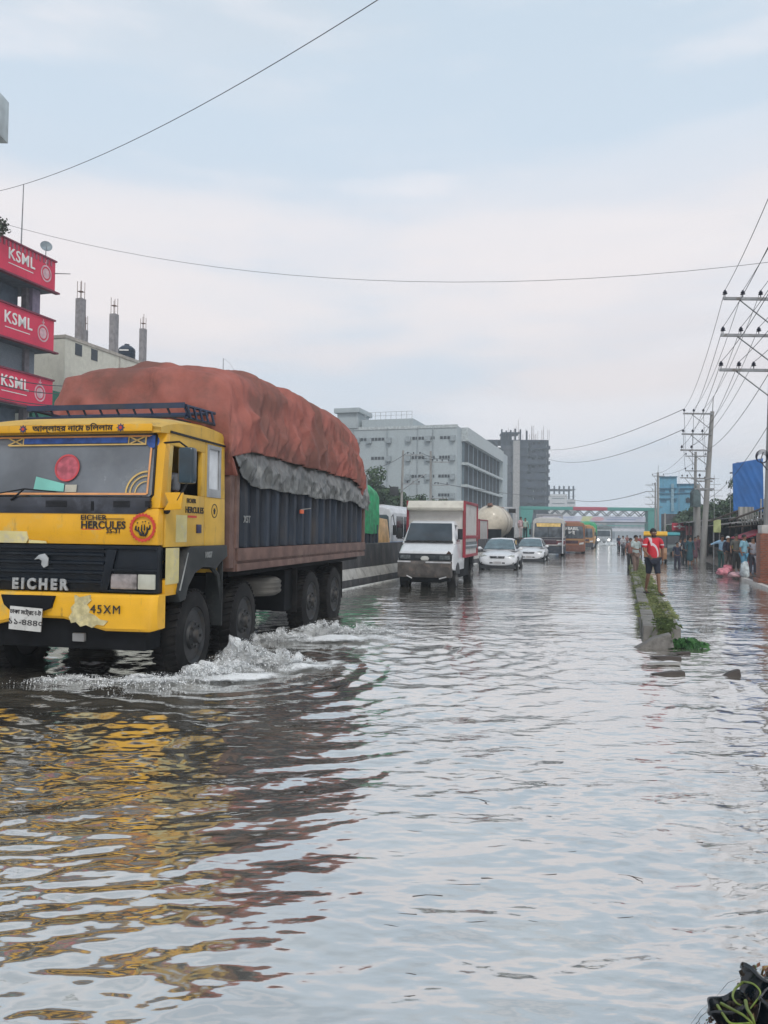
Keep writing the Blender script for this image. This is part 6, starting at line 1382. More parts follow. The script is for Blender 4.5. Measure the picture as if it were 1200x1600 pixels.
def footbridge():
    d = 200; u = d / 1200; a = at(812, 830, d); root = thing('footbridge', 'green and red covered footbridge with a truss and banner spanning the road', 'bridge', (a.x, d, 0), R(-.6))
    def x(px): return (px - 812) * u
    def z(py): return 1.65 + (833.5 - py) * u
    gm = M('bridge_green', (.02, .22, .185), .6, var=.1); rm = M('bridge_red', (.34, .02, .05), .6); dk = M('bridge_dark', (.05, .07, .08), .7)
    m = MB(); m.prism([(x(812), 0), (x(812), z(795.5)), (x(832), z(795.5)), (x(826), 0)], 'y', -1.4, 1.4); m.build('left_tower', gm, root, bevel=.1)
    m = MB(); m.box(x(1009), x(1027), -1.4, 1.4, 0, z(795.5)); m.build('right_tower', gm, root, bevel=.1)
    m = MB(); m.box(x(812), x(893), -1.5, 1.5, z(797.5), z(792.5)); m.box(x(946), x(1027), -1.5, 1.5, z(797.5), z(792.5)); rf = m.build('roof', gm, root, bevel=.12)
    m = MB(); m.box(x(893), x(946), -1.52, 1.52, z(797.7), z(792.3)); m.build('red_roof_section', rm, rf, bevel=.12)
    m = MB(); n = 10
    for k in range(n):
        x0 = x(832) + k * (x(1009) - x(832)) / n; x1 = x0 + (x(1009) - x(832)) / n; xm = (x0 + x1) / 2
        for y in (-1.2, 1.2): m.tube((x0, y, z(797.5)), (xm, y, z(806)), .14, n=5); m.tube((xm, y, z(806)), (x1, y, z(797.5)), .14, n=5)
    m.build('truss', dk, root)
    m = MB(); m.box(x(826), x(1009), -1.3, 1.3, z(816.5), z(814.8)); m.build('deck', dk, root)
    m = MB(); m.box(x(846), x(1005), -1.42, -1.36, z(815), z(806.5)); b = m.build('banner', M('banner_pale', (.42, .44, .52), .7, var=.15, scale=.3), root)
    m = MB(); m.prism([(x(905), z(814.5)), (x(918), z(814.5)), (x(924), z(807)), (x(908), z(807))], 'y', -1.45, -1.43); m.mat(1).prism([(x(925) + 10 * u * math.cos(k * .52) + 6 * u, z(810.8) + 3.2 * u * math.sin(k * .52)) for k in range(12)], 'y', -1.46, -1.44); m.mat(2).box(x(850), x(895), -1.45, -1.43, z(810), z(809)); m.box(x(945), x(990), -1.45, -1.43, z(812), z(810.5)); m.box(x(950), x(1000), -1.45, -1.43, z(809), z(808)); m.build('banner_marks', [M('ban_y', (.45, .48, .25), .7), M('ban_p', (.5, .28, .32), .7), M('ban_b', (.2, .25, .4), .7)], b)
    # people crossing on the deck
    rnd = random.Random(2)
    for i, px in enumerate((858, 871, 914, 934, 953, 957, 971, 974, 990)):
        person('tiny figure walking across the covered footbridge above the banner', root.matrix_basis @ Vector((x(px), 0, z(814.8))), 1.5, 1.7, ((.1, .1, .12), (.25, .2, .2), (.12, .16, .22))[i % 3], (.05, .05, .06), group='figures crossing the footbridge')
    # second far gantry with banner behind
    d2 = 290; a2 = at(915, 828, d2); r2 = thing('far_gantry', 'pale hazy banner gantry across the road behind the green footbridge', 'gantry', (a2.x, d2, 0)); u2 = d2 / 1200
    m = MB(); m.box(0, 95 * u2, -.2, .2, 1.65 + 4 * u2, 1.65 + 8.5 * u2); m.build('banner', M('far_banner', (.48, .48, .52), .7), r2)
    m = MB(); m.box(0, .6, -.3, .3, 0, 1.65 + 13 * u2); m.box(95 * u2, 95 * u2 + .6, -.3, .3, 0, 1.65 + 13 * u2); m.box(0, 95 * u2, -.3, .3, 1.65 + 12 * u2, 1.65 + 13.5 * u2); m.build('frame', M('bridge_green'), r2)
footbridge()

# ---------------------------------------------------------------- right side buildings
def blue_building():
    d = 112; u = d / 1200; p0 = at(1030, 840, d); root = thing('blue_building', 'light blue painted building with ledges rising behind the power poles', 'building', (p0.x, d, 0), -R(21))
    def x(px): return (px - 1030) * u * 1.02
    def z(py): return 1.65 + (836 - py) * u
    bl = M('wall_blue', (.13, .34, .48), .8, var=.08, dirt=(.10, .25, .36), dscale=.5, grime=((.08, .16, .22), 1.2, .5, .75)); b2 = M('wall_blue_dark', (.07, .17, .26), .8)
    m = MB(); m.box(0, x(1055), 0, 10, 0, z(746)); m.box(x(1055), x(1085), 1.0, 11, 0, z(757)); w = m.build('wall', bl, root)
    m = MB()
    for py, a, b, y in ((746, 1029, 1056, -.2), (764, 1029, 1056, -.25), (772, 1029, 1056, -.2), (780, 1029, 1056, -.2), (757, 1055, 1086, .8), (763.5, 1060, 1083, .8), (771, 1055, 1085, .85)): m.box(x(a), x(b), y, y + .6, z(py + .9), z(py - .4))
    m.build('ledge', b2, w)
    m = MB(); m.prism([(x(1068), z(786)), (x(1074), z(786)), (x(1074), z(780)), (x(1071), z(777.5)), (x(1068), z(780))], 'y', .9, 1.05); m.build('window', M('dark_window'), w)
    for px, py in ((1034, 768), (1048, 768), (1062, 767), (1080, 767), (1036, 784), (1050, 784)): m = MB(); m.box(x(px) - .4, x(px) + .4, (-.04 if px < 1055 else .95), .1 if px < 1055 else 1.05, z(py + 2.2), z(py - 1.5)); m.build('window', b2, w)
    m = MB(); m.box(x(1047), x(1051), -.25, 0, z(800), z(757)); m.build('pillar', M('bluegrey', (.22, .35, .42), .8), w)
    m = MB(); m.box(x(1044), x(1047), 2, 3, z(746), z(743.5)); m.box(x(1033), x(1039), 2, 3, z(746), z(744.6)); m.build('roof_tank', b2, root)
    # maroon low wall below
    q = at(1033, 830, 100); m = MB(); m.box(0, 3.8, 0, 5, 0, at(1040, 803, 100).z); o = m.build('dark_shed', M('shed_dark', (.07, .07, .08), .8), loc=(q.x, 100, 0), rot=(0, 0, -R(22))); tag(o, 'dark windowless shed in front of the light blue building', 'shed')
blue_building()
def blue_tarp_frame():
    d = 50; u = d / 1200; p0 = at(1146, 840, d); root = thing('blue_tarpaulin', 'big bright blue tarpaulin sheet hung over a tall frame above the market', 'tarpaulin', (p0.x, d, 0), -R(2))
    def z(py): return 1.65 + (837.5 - py) * u
    nu, nv = 70, 70; U, V_ = np.meshgrid(np.linspace(0, 1, nu), np.linspace(0, 1, nv), indexing='ij'); wd = 47 * u
    X_ = U * wd; zt = z(725) + (z(716) - z(725)) * U; Z_ = zt * V_ + z(800) * (1 - V_); a = U * 1.4 + V_ * 1.0
    Y_ = .05 * np.abs(pn(a * 3.5, V_ * 1.2 - U, 3)) + .03 * pn(a * 7, V_ * 2, 4) + .15 * V_
    m = grid_mesh('sheet', np.stack([X_, Y_, Z_], -1).reshape(-1, 3), nu, nv, M('blue_tarp', (.008, .11, .36), .5, var=.15, scale=1, bump=.02, bscale=3), root); m.modifiers.new('t', 'SOLIDIFY').thickness = .02
    X2 = wd + 0 * U; Y2 = U * 4 + .3; m = grid_mesh('side_sheet', np.stack([X2 + .05 * pn(U * 4, V_ * 3, 5), Y2, Z_ + .1 * U], -1).reshape(-1, 3), nu, nv, M('blue_tarp'), root)
    m = MB()
    for xx in (.5, wd - .05): m.box(xx - .06, xx + .06, .5, .62, 0, z(722))
    m.box(0, wd, .5, .6, z(740), z(738)); m.build('frame', wood, root)
blue_tarp_frame()

LEAFA = M('tree_leaf_a', (.055, .095, .04), .75, var=.35); LEAFB = M('tree_leaf_b', (.03, .06, .03), .8, var=.35)
def tree(loc, h, r, label, seed, n=2600, name='tree', sz=.09, flat=.75, trunk=.3, group=None):
    rnd = random.Random(seed); root = thing(name, label, 'tree', loc, 0, group); m = MB(); th = h * trunk
    tips = []
    m.path([(0, 0, -.3), (.05, 0, th * .5), (0, .03, th)], [r * .10, r * .075, r * .06], 8)
    for k in range(9):
        a = k * 2.4 + rnd.random(); q = Vector((math.cos(a) * r * rnd.uniform(.35, .75), math.sin(a) * r * rnd.uniform(.3, .7), th + (h - th) * rnd.uniform(.3, .85))); tips.append(q)
        m.path([(0, 0, th * .9), (q.x * .4, q.y * .4, th + (q.z - th) * .5), q], [r * .045, r * .03, r * .012], 6)
    m.build('trunk', wood, root, smooth=True)
    g = MB(); cl = []
    for k in range(26):
        q = rnd.choice(tips); c = q + Vector((rnd.gauss(0, r * .22), rnd.gauss(0, r * .22), rnd.gauss(0, (h - th) * .13))); cl.append((c, r * rnd.uniform(.18, .36)))
    V_ = []; F = []
    for i in range(n):
        c, cr = rnd.choice(cl); v = Vector((rnd.gauss(0, 1), rnd.gauss(0, 1), rnd.gauss(0, 1))).normalized() * cr * (.55 + .5 * rnd.random()); v.z *= flat; q = c + v
        nrm = (v.normalized() + Vector((rnd.uniform(-1, 1), rnd.uniform(-1, 1), rnd.uniform(-.2, 1.2))) * .8).normalized(); a = nrm.orthogonal().normalized() * sz * rnd.uniform(.6, 1.3); b = nrm.cross(a) * .6
        g.mat(0 if rnd.random() < .55 else 1); g.add([q - a, q - b, q + a, q + b], [(0, 1, 2, 3)])
    g.build('crown', [LEAFA, LEAFB], root, recalc=False); return root
p = at(592, 830, 72); tree((p.x - .3, 72, 0), 7.2, 3.1, 'tall dark tree beyond the barrier right behind the green tarpaulin', 11, 5200, sz=.17)
p = at(628, 830, 76); tree((p.x, 76, 0), 5.0, 3.2, 'rounded dark tree beyond the barrier left of the bare pole', 12, 4200, sz=.16)
p = at(655, 830, 80); tree((p.x, 80, 0), 4.9, 2.8, 'rounded dark tree beyond the barrier between the two bare poles', 13, 4000, sz=.16)
p = at(1128, 830, 64); tree((p.x, 64, 0), 5.5, 2.3, 'dull green tree beside the blue tarpaulin above the stalls', 14, 3800, sz=.13)
p = at(1150, 830, 62); tree((p.x, 62, 0), 4.6, 2.2, 'dark bushy tree growing below the blue tarpaulin', 15, 3400, sz=.13)
p = at(1104, 830, 70); tree((p.x, 70, 0), 4.6, 2.2, 'dark tree half hidden behind the leaning pole', 16, 3000, sz=.14)
p = at(1062, 830, 90); tree((p.x + 1.2, 90, 0), 4.0, 2.3, 'low olive tree in front of the light blue building', 17, 2600, sz=.2)

# ---------------------------------------------------------------- market stalls
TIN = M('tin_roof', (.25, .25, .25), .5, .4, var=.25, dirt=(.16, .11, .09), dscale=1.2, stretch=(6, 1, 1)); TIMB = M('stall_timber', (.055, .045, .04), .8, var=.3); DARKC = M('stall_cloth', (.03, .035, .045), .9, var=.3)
def stall(label, s, t, w, dep, h, roofcol=None, tilt=.12, awn=None, walls=True, goods=0, seed=1, name='market_stall'):
    root = thing(name, label, 'stall', RT(s, t, .05), -YAW); rnd = random.Random(seed)
    m = MB()
    for x_ in (0, dep):
        for y_ in (0, w / 2, w): m.tube((x_, y_, -.2), (x_, y_, h + (tilt * x_ if x_ else 0)), .05, n=6)
    m.build('posts', TIMB, root)['label'] = 'thin dark support posts'
    m = MB(); nn = 30
    for k in range(nn):
        y0 = -.2 + (w + .4) * k / nn; y1 = y0 + (w + .4) / nn; zz = .02 * (k % 2)
        m.prism([(-.5, h - .06 + zz), (dep + .2, h + tilt * dep + zz), (dep + .2, h + tilt * dep + .03 + zz), (-.5, h - .03 + zz)], 'y', y0, y1)
    m.build('roof', roofcol or TIN, root)
    if walls:
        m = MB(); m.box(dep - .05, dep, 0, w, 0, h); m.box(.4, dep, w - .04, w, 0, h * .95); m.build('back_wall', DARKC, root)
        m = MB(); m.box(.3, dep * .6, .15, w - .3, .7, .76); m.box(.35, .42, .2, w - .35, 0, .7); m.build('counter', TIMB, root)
    if awn: m = MB(); m.prism([(-1.0, h * .62), (.1, h * .80), (.1, h * .83), (-1.0, h * .65)], 'y', .1, w - .1); m.build('awning', awn, root)
    for k in range(goods):
        m = MB(); m.box(-.18, .18, -.15, .15, 0, .22); gcol = rnd.choice(((.35, .12, .08), (.3, .3, .28), (.08, .15, .25), (.25, .2, .06)))
        o = m.build('goods_box', M('goods%d' % (int(gcol[0] * 100)), gcol, .7), root, bevel=.02); o.location = (rnd.uniform(.5, dep * .55), rnd.uniform(.4, w - .5), .77)
    return root
RA = M('red_awning', (.32, .03, .06), .7, var=.2)
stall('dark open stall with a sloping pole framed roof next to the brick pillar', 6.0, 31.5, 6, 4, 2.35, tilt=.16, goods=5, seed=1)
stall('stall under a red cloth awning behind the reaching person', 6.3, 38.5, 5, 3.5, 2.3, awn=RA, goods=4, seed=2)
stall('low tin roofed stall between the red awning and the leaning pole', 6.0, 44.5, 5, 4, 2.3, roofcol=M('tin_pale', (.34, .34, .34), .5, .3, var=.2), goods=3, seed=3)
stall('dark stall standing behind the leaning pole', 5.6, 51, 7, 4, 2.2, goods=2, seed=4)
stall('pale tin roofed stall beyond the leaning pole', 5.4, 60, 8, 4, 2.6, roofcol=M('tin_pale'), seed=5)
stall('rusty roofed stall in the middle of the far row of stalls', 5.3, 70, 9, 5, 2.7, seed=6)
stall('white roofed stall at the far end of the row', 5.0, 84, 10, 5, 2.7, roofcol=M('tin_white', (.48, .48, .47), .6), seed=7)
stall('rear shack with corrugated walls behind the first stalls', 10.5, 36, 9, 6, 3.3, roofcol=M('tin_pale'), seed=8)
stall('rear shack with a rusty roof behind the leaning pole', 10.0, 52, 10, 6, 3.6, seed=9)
def truss_roof():
    # slatted open roof frame in front of the first stall
    a = at(1138, 818, 34); root = thing('roof_frame', 'slanted dark pole roof frame with pale slats above the first stall', 'frame', (a.x, 34, 0)); u = 34 / 1200
    def q(px, py, dy=0): return ((px - 1138) * u, dy, 1.65 + (837.4 - py) * u)
    m = MB(); m.path([q(1138, 815), q(1196, 793)], .05, 6); m.path([q(1138, 815, 2), q(1196, 793, 2)], .05, 6); m.path([q(1138, 825), q(1194, 820)], .04, 6); m.build('beam', TIMB, root)
    m = MB()
    for k in range(9):
        px = 1158 + k * 4.4; m.path([q(px, 808 - k * 1.6, 0), q(px + 9, 822 - k * .2, .4)], .028, 5)
    m.build('slat', M('pale_slat', (.40, .40, .38), .7), root)
    m = MB()
    for px in (1189, 1194): m.tube(q(px, 780), q(px, 870), .035, n=6)
    m.build('post', M('post_grey', (.3, .3, .3), .7), root)
    m = MB(); m.box(q(1164, 0)[0], q(1188, 0)[0], .6, .66, q(0, 812)[2], q(0, 792)[2]); 
    m.build('corrugated_board', M('striped_board', (.34, .33, .31), .7, stretch=(9, 1, .2), var=.45, scale=1.2), root)
truss_roof()
def sign_board(px0, py0, px1, py1, d, label, mat, name='sign_board', cross=False):
    a, b = at(px0, py0, d), at(px1, py1, d); root = thing(name, label, 'sign', ((a.x + b.x) / 2, d, 0)); w = (b.x - a.x) / 2
    m = MB(); m.box(-w, w, -.03, .03, b.z, a.z); p_ = m.build('board', mat, root)
    m = MB(); m.tube((-w * .8, .06, 0), (-w * .8, .06, b.z), .03); m.tube((w * .8, .06, 0), (w * .8, .06, b.z), .03); m.build('post', steel, root)
    if cross: zc = (a.z + b.z) / 2; h = (a.z - b.z); m = MB(); m.box(-.08, .08, -.045, -.03, zc - h * .3, zc + h * .3); m.box(-.25, .25, -.04, -.031, zc - .06, zc + .1); m.box(-w * .8, -w * .35, -.04, -.031, zc - .04, zc + .04); m.box(w * .35, w * .8, -.04, -.031, zc - .04, zc + .04); m.build('white_marks', white_txt, p_)
sign_board(1050, 817, 1073, 829, 72, 'red signboard with white marks over the far stalls', M('sign_red2', (.45, .04, .07), .6), cross=True)
sign_board(1072, 822, 1083, 836, 66, 'faded red board hanging beside the red signboard', M('sign_red3', (.35, .12, .13), .6))
sign_board(1115, 812, 1126, 832, 37, 'pale yellow green banner hanging over the stalls', M('banner_green', (.38, .42, .20), .8, var=.2, bump=.01), name='hanging_banner')

# ---------------------------------------------------------------- brick pillar, sacks
def brick_pillar():
    p0 = at(1203, 905, 25.4); root = thing('brick_pillar', 'red brick pillar built around the foot of the thick concrete power pole', 'pillar', (p0.x, p0.y, 0), -YAW)
    m = MB(); m.box(-.34, .60, -.36, .5, 0, 1.72); m.box(-.42, .7, -.44, .6, 0, .25); m.build('brickwork', brick_mat('pillar_brick', (.36, .10, .045), (.22, .06, .03), (.20, .15, .12), 4.2), root, bevel=.01)
    m = MB(); m.box(-.30, .5, -.3, .45, 1.72, 2.0); m.build('cap', M('pillar_cap', (.45, .43, .41), .8), root, bevel=.02)
brick_pillar()
def sack(px, py, r, label, col, seed, z=.08, flat=.6, cat='sack'):
    p = gr(px, py, z); rnd = random.Random(seed); m = MB(); n = 12
    rings = []
    for i in range(9):
        a = math.pi * i / 8; rr = r * math.sin(a) ** .7 + .01; rings.append([(rr * math.cos(2 * math.pi * k / n) * (1 + .22 * math.sin(k * 2.3 + i)), rr * math.sin(2 * math.pi * k / n) * (1 + .2 * math.cos(k * 1.7 + i * 1.3)), r * flat * (1 - math.cos(a)) * (1 + .15 * math.sin(k + seed))) for k in range(n)])
    m.rings(rings); o = m.build('sack', M('sack_%02d%02d%02d' % tuple(int(c * 99) for c in col), col, .6, var=.35, scale=9, bump=.01, bscale=20), smooth=True, angle=80); o.location = p; tag(o, label, cat)
sack(1131, 899, .26, 'crumpled pink and white sack at the end of the bank', (.55, .20, .24), 1, flat=.5)
sack(1138, 893, .22, 'pink sack lying behind the crumpled one', (.50, .16, .20), 2)
sack(1150, 902, .26, 'flat pale pink sack beside the kerb end', (.50, .30, .32), 3, flat=.35)
sack(1171, 887, .24, 'red sack behind the white bag', (.45, .10, .13), 4)
sack(1181, 886, .27, 'pink and white sack between the red sack and the brick pillar', (.58, .32, .36), 5)
sack(1177, 898, .25, 'pale blue white sack low against the bricks', (.42, .44, .52), 6, flat=.7)
sack(1164, 903, .16, 'upright white plastic bag standing on the kerb', (.45, .50, .52), 7, flat=1.7, cat='bag')
sack(1143, 900, .12, 'small dark bundle between the pink sacks', (.03, .03, .05), 8, flat=.6, cat='bundle')

# ---------------------------------------------------------------- power poles and wires
POLE = M('pole_conc', (.27, .265, .255), .85, var=.12, dirt=(.20, .19, .18), dscale=2, stretch=(1, 1, .3)); INS = M('insulator', (.02, .02, .035), .35)
TIPS = {}
def power_pole(name, label, px, pyb, d, ptop, lean_px, arms, r0=.19, r1=.11, side=-1, extra=None, group='power poles along the road'):
    b = at(px, pyb, d); tp = at(px + lean_px, ptop, d); root = thing(name, label, 'pole', (b.x, d, 0), 0, group); H = tp.z; lx = tp.x - b.x
    m = MB(); m.path([(0, 0, -.3), (lx * .5, 0, H * .5), (lx, 0, H)], [r0, (r0 + r1) / 2, r1], 12); m.build('pole', POLE, root, smooth=True)
    tips = []
    for (py, x0, x1, ins) in arms:     # crossarm heights in picture rows, ends in picture columns
        z = at(px, py, d).z; xa = (x0 - 600) / 1200 * d - b.x; xb = (x1 - 600) / 1200 * d - b.x; xc = lx * z / H
        m = MB(); m.box(min(xa, xb, xc), max(xa, xb, xc), -.16, -.08, z - .045, z + .045)
        if xa < xc: m.path([(xa + (xc - xa) * .3, -.1, z - .04), (xc, -.08, z - 1.0)], .022, 5)
        arm = m.build('crossarm', steel, root)
        for q in ins:
            xi = (q - 600) / 1200 * d - b.x; m = MB(); m.tube((xi, -.12, z + .04), (xi, -.12, z + .16), .016, n=5)
            m.lathe([(.03, .13), (.085, .15), (.05, .19), (.075, .205), (.045, .245), (.03, .28), (.01, .29)], Matrix.Translation((xi, -.12, z)), 10); m.build('insulator', INS, arm, smooth=True)
            tips.append(Vector((b.x + xi, d - .12, z + .27)))
    TIPS[name + str(px)] = tips
    if extra: extra(root, lx, H, b)
    return root
def top_rod(root, lx, H, b):
    m = MB(); m.tube((lx, 0, H - .3), (lx + .06, 0, H + .9), .03, .02, 6); m.build('top_rod', steel, root)
def coil(root, lx, H, b):
    m = MB(); z = at(0, 690, 24).z
    for k in range(5): m.lathe([(.16 + .012 * k, 0), (.175 + .012 * k, .012), (.16 + .012 * k, .024)], Matrix.Translation((-.28, -.16, z - .12 + .02 * k)) @ Matrix.Rotation(R(78 + 5 * k), 4, 'X'), 20, cap=False)
    m.path([(-.2, -.1, z + .1), (-.35, -.2, z - .2), (-.15, -.25, z - .5)], .02, 5); m.build('cable_coil', INS, root)
P1 = power_pole('power_pole', 'thick concrete power pole standing in the brick pillar at the picture edge', 1200, 905, 25.4, 445, 13, [(469, 1128, 1215, (1130, 1158, 1186, 1205)), (526, 1124, 1215, (1127, 1155, 1183, 1204)), (580, 1122, 1215, (1124, 1152, 1175))], r0=.2, r1=.15, extra=coil)
P2 = power_pole('power_pole', 'leaning concrete power pole with three crossarms beside the market stalls', 1097, 879, 45, 643, 16, [(647, 1066, 1113, (1067.5, 1082.5, 1097.5)), (679, 1064, 1110, (1066, 1081, 1096)), (704, 1062, 1108, (1064, 1079)), (748, 1079, 1115, (1092,)), (764, 1084, 1114, ())], extra=top_rod)
P3 = power_pole('power_pole', 'thinner pole standing behind the leaning pole with two crossarms', 1085, 872, 66, 706, 2, [(713, 1070, 1103, (1071, 1081, 1102)), (736, 1070, 1105, (1070, 1081, 1102)), (747, 1062, 1074, (1065, 1073))], r0=.16, r1=.1)
P4 = power_pole('power_pole', 'far pole with a short top crossarm in front of the light blue building', 1028, 862, 92, 738, 0, [(744, 1019, 1038, (1019, 1036))], r0=.17, r1=.12, extra=top_rod)
P5 = power_pole('power_pole', 'far thin pole with a ladder of crossarms left of the light blue building', 1024, 858, 112, 754, 0, [(758, 1008, 1025, (1019, 1022)), (768, 1008, 1025, (1019,)), (777, 1008, 1025, (1019,)), (788, 1008, 1026, (1019,)), (792, 1022, 1040, ())], r0=.14, r1=.1)
P6 = power_pole('power_pole', 'pale stout pole carrying a transformer beside the leaning pole', 1091, 873, 48.5, 757, -2, [(766, 1084, 1112, ()), (752, 1084, 1112, (1100, 1108))], r0=.20, r1=.17)
m = MB(); m.box(-.55, -.1, -.6, -.1, 5.0 - 1.6, 5.0 - .6); m.box(-.5, -.15, -.55, -.15, 5.0 - .6, 5.0 - .5)
for k in range(5): m.box(-.58, -.07, -.55 + k * .1, -.52 + k * .1, 3.5, 4.3)
m.tube((-.3, -.35, 4.5), (-.3, -.35, 4.75), .04); m.build('transformer', M('transformer_grey', (.09, .13, .14), .6), P6, bevel=.01)
P7 = power_pole('power_pole', 'small pale pole standing in front of the far stalls', 1039, 862, 80, 802, 0, [], r0=.12, r1=.09)
P8 = power_pole('power_pole', 'leaning bare pole with a swinging lamp in front of the grey factory', 625, 850, 70, 704, 5, [(711, 630, 660, (636, 645, 655)), (756, 627, 655, (636, 645, 654))], r0=.14, r1=.10)
P9 = power_pole('power_pole', 'upright bare pole with crossarms in front of the grey factory', 673, 850, 74, 705, 0, [(722, 673, 702, (675, 682, 690, 700)), (758, 673, 700, (679, 684, 698)), (779, 673, 700, (676,))], r0=.14, r1=.10)
m = MB(); m.box(-.7, .1, -.2, .2, 3.0 + 2.2, 3.0 + 3.0, Matrix.Rotation(R(0), 4, 'Y')); o = m.build('lamp_box', TRIM, P8, bevel=.03); o.location = (-.3, 0, -.3)
m = MB(); m.path([(-.1, -.2, 5.2), (1.2, -.2, 6.2), (2.3, -.2, 6.9)], .05, 5); m.build('bracket', steel, P8)
# a thin antenna mast and a cross-like tree-top mast by the stalls
for px, py0, py1, d, lb in ((1116, 790, 742, 60, 'thin mast with short bars beside the leaning pole'), (1141, 800, 744, 58, 'thin bare rod beside the blue tarpaulin'), (1061, 790, 735, 100, 'thin bare rod over the light blue building')):
    a, b = at(px, py0, d), at(px, py1, d); m = MB(); m.tube((a.x, a.y, a.z - 3.0), b, .03, .015, 6)
    if px == 1116:
        for k in range(4): m.tube((b.x - .4 - .1 * k, b.y, b.z - .3 - k * .45), (b.x + .4 + .1 * k, b.y, b.z - .3 - k * .45), .02, n=4)
    tag(m.build('rod', steel), lb, 'rod')
WIREM = M('wire_black', (.05, .05, .06), .6)
def wire(a, b, sag, r, label, n=20, group='wires along the power poles'):
    a, b = Vector(a), Vector(b); pts = [a.lerp(b, i / n) - Vector((0, 0, sag * 4 * (i / n) * (1 - i / n))) for i in range(n + 1)]
    m = MB(); m.path(pts, r, 5); o = m.build('overhead_wire', WIREM, smooth=True); tag(o, label, 'wire', group)
names = ['top', 'middle', 'lower']
t1 = TIPS['power_pole1200']; t2 = TIPS['power_pole1097']; t3 = TIPS['power_pole1085']
ORD = ('outermost', 'second', 'third', 'fourth')
for a, b in ((0, 0), (1, 1), (2, 2), (4, 3), (5, 4), (6, 5), (8, 6), (9, 7), (10, 7)): wire(t1[a], t2[b], .55, .009, 'wire from the %s insulator of the %s crossarm to the leaning pole' % (ORD[a % 4], ('top', 'middle', 'lowest')[a // 4]))
for a in (0, 1, 2, 4, 5, 6, 8, 9, 10): q = t1[a]; wire(q, q + (RT(0, -22) + Vector((-.25, 0, 0))), .55, .009, 'wire running overhead toward the viewer from the %s insulator of the %s crossarm' % (ORD[a % 4], ('top', 'middle', 'lowest')[a // 4]), group='wires overhead toward the viewer')
for a, b in ((0, 0), (1, 1), (2, 2), (3, 3), (4, 4), (5, 5)): wire(t2[a], t3[b], .5, .012, 'wire from the %s insulator of the leaning pole\'s %s crossarm to the thinner pole' % (ORD[a % 3], ('top', 'middle')[a // 3]), group='wires beyond the leaning pole')
wire(t3[0], TIPS['power_pole1028'][0], .5, .014, 'thin wire from the thinner pole to the far pole by the blue building')
wire(t3[2], TIPS['power_pole1028'][1], .5, .014, 'second thin wire from the thinner pole to the far pole by the blue building')
for k in (0, 2): wire(TIPS['power_pole625'][k], TIPS['power_pole673'][k + 1], .2, .02, '%s of the two dark wires between the bare poles before the factory' % ('outer' if k == 0 else 'inner'), group='wires before the factory')
wire(TIPS['power_pole625'][0], at(560, 735, 60), .4, .02, 'dark wire running off from the bare pole toward the green tarpaulin')
wire(TIPS['power_pole673'][4], at(900, 775, 150), .6, .03, 'dark wire running from the bare pole past the factory side')
wire(at(-40, 306, 16), at(640, -32, 7), .35, .0045, 'long wire curving across the sky from the picture edge upward')
wire(at(-10, 345, 33), at(1240, 405, 24), 1.55, .008, 'long slack wire crossing the whole sky above the truck')
wire(at(830, 699, 120), t2[0], 1.2, .02, 'upper faint wire crossing from the leaning pole over the road')
wire(at(830, 704, 120), t2[3], 1.9, .02, 'lower faint wire crossing from the leaning pole over the road')
wire(at(885, 778, 200), at(1010, 768, 112), 1.2, .05, 'faint far wire hanging above the footbridge')
for k, (ya, yb) in enumerate(((590, 600), (603, 612), (622, 630), (628, 637))): wire(at(-10, ya - 5 + k, 22), at(110, yb + 3, 30), .1, .018, '%s dark cable crossing in front of the lowest red sign' % ('highest', 'second highest', 'second lowest', 'lowest')[k], group='cables before the lowest red sign')
p2 = at(1113, 640, 45)
wire(at(1110, 700, 45), at(1215, 560, 24), .4, .012, 'slack service wire rising from the leaning pole to the picture edge')
wire(at(1104, 780, 46), at(1215, 640, 25), .5, .010, 'thin service wire rising from the transformer to the picture edge')

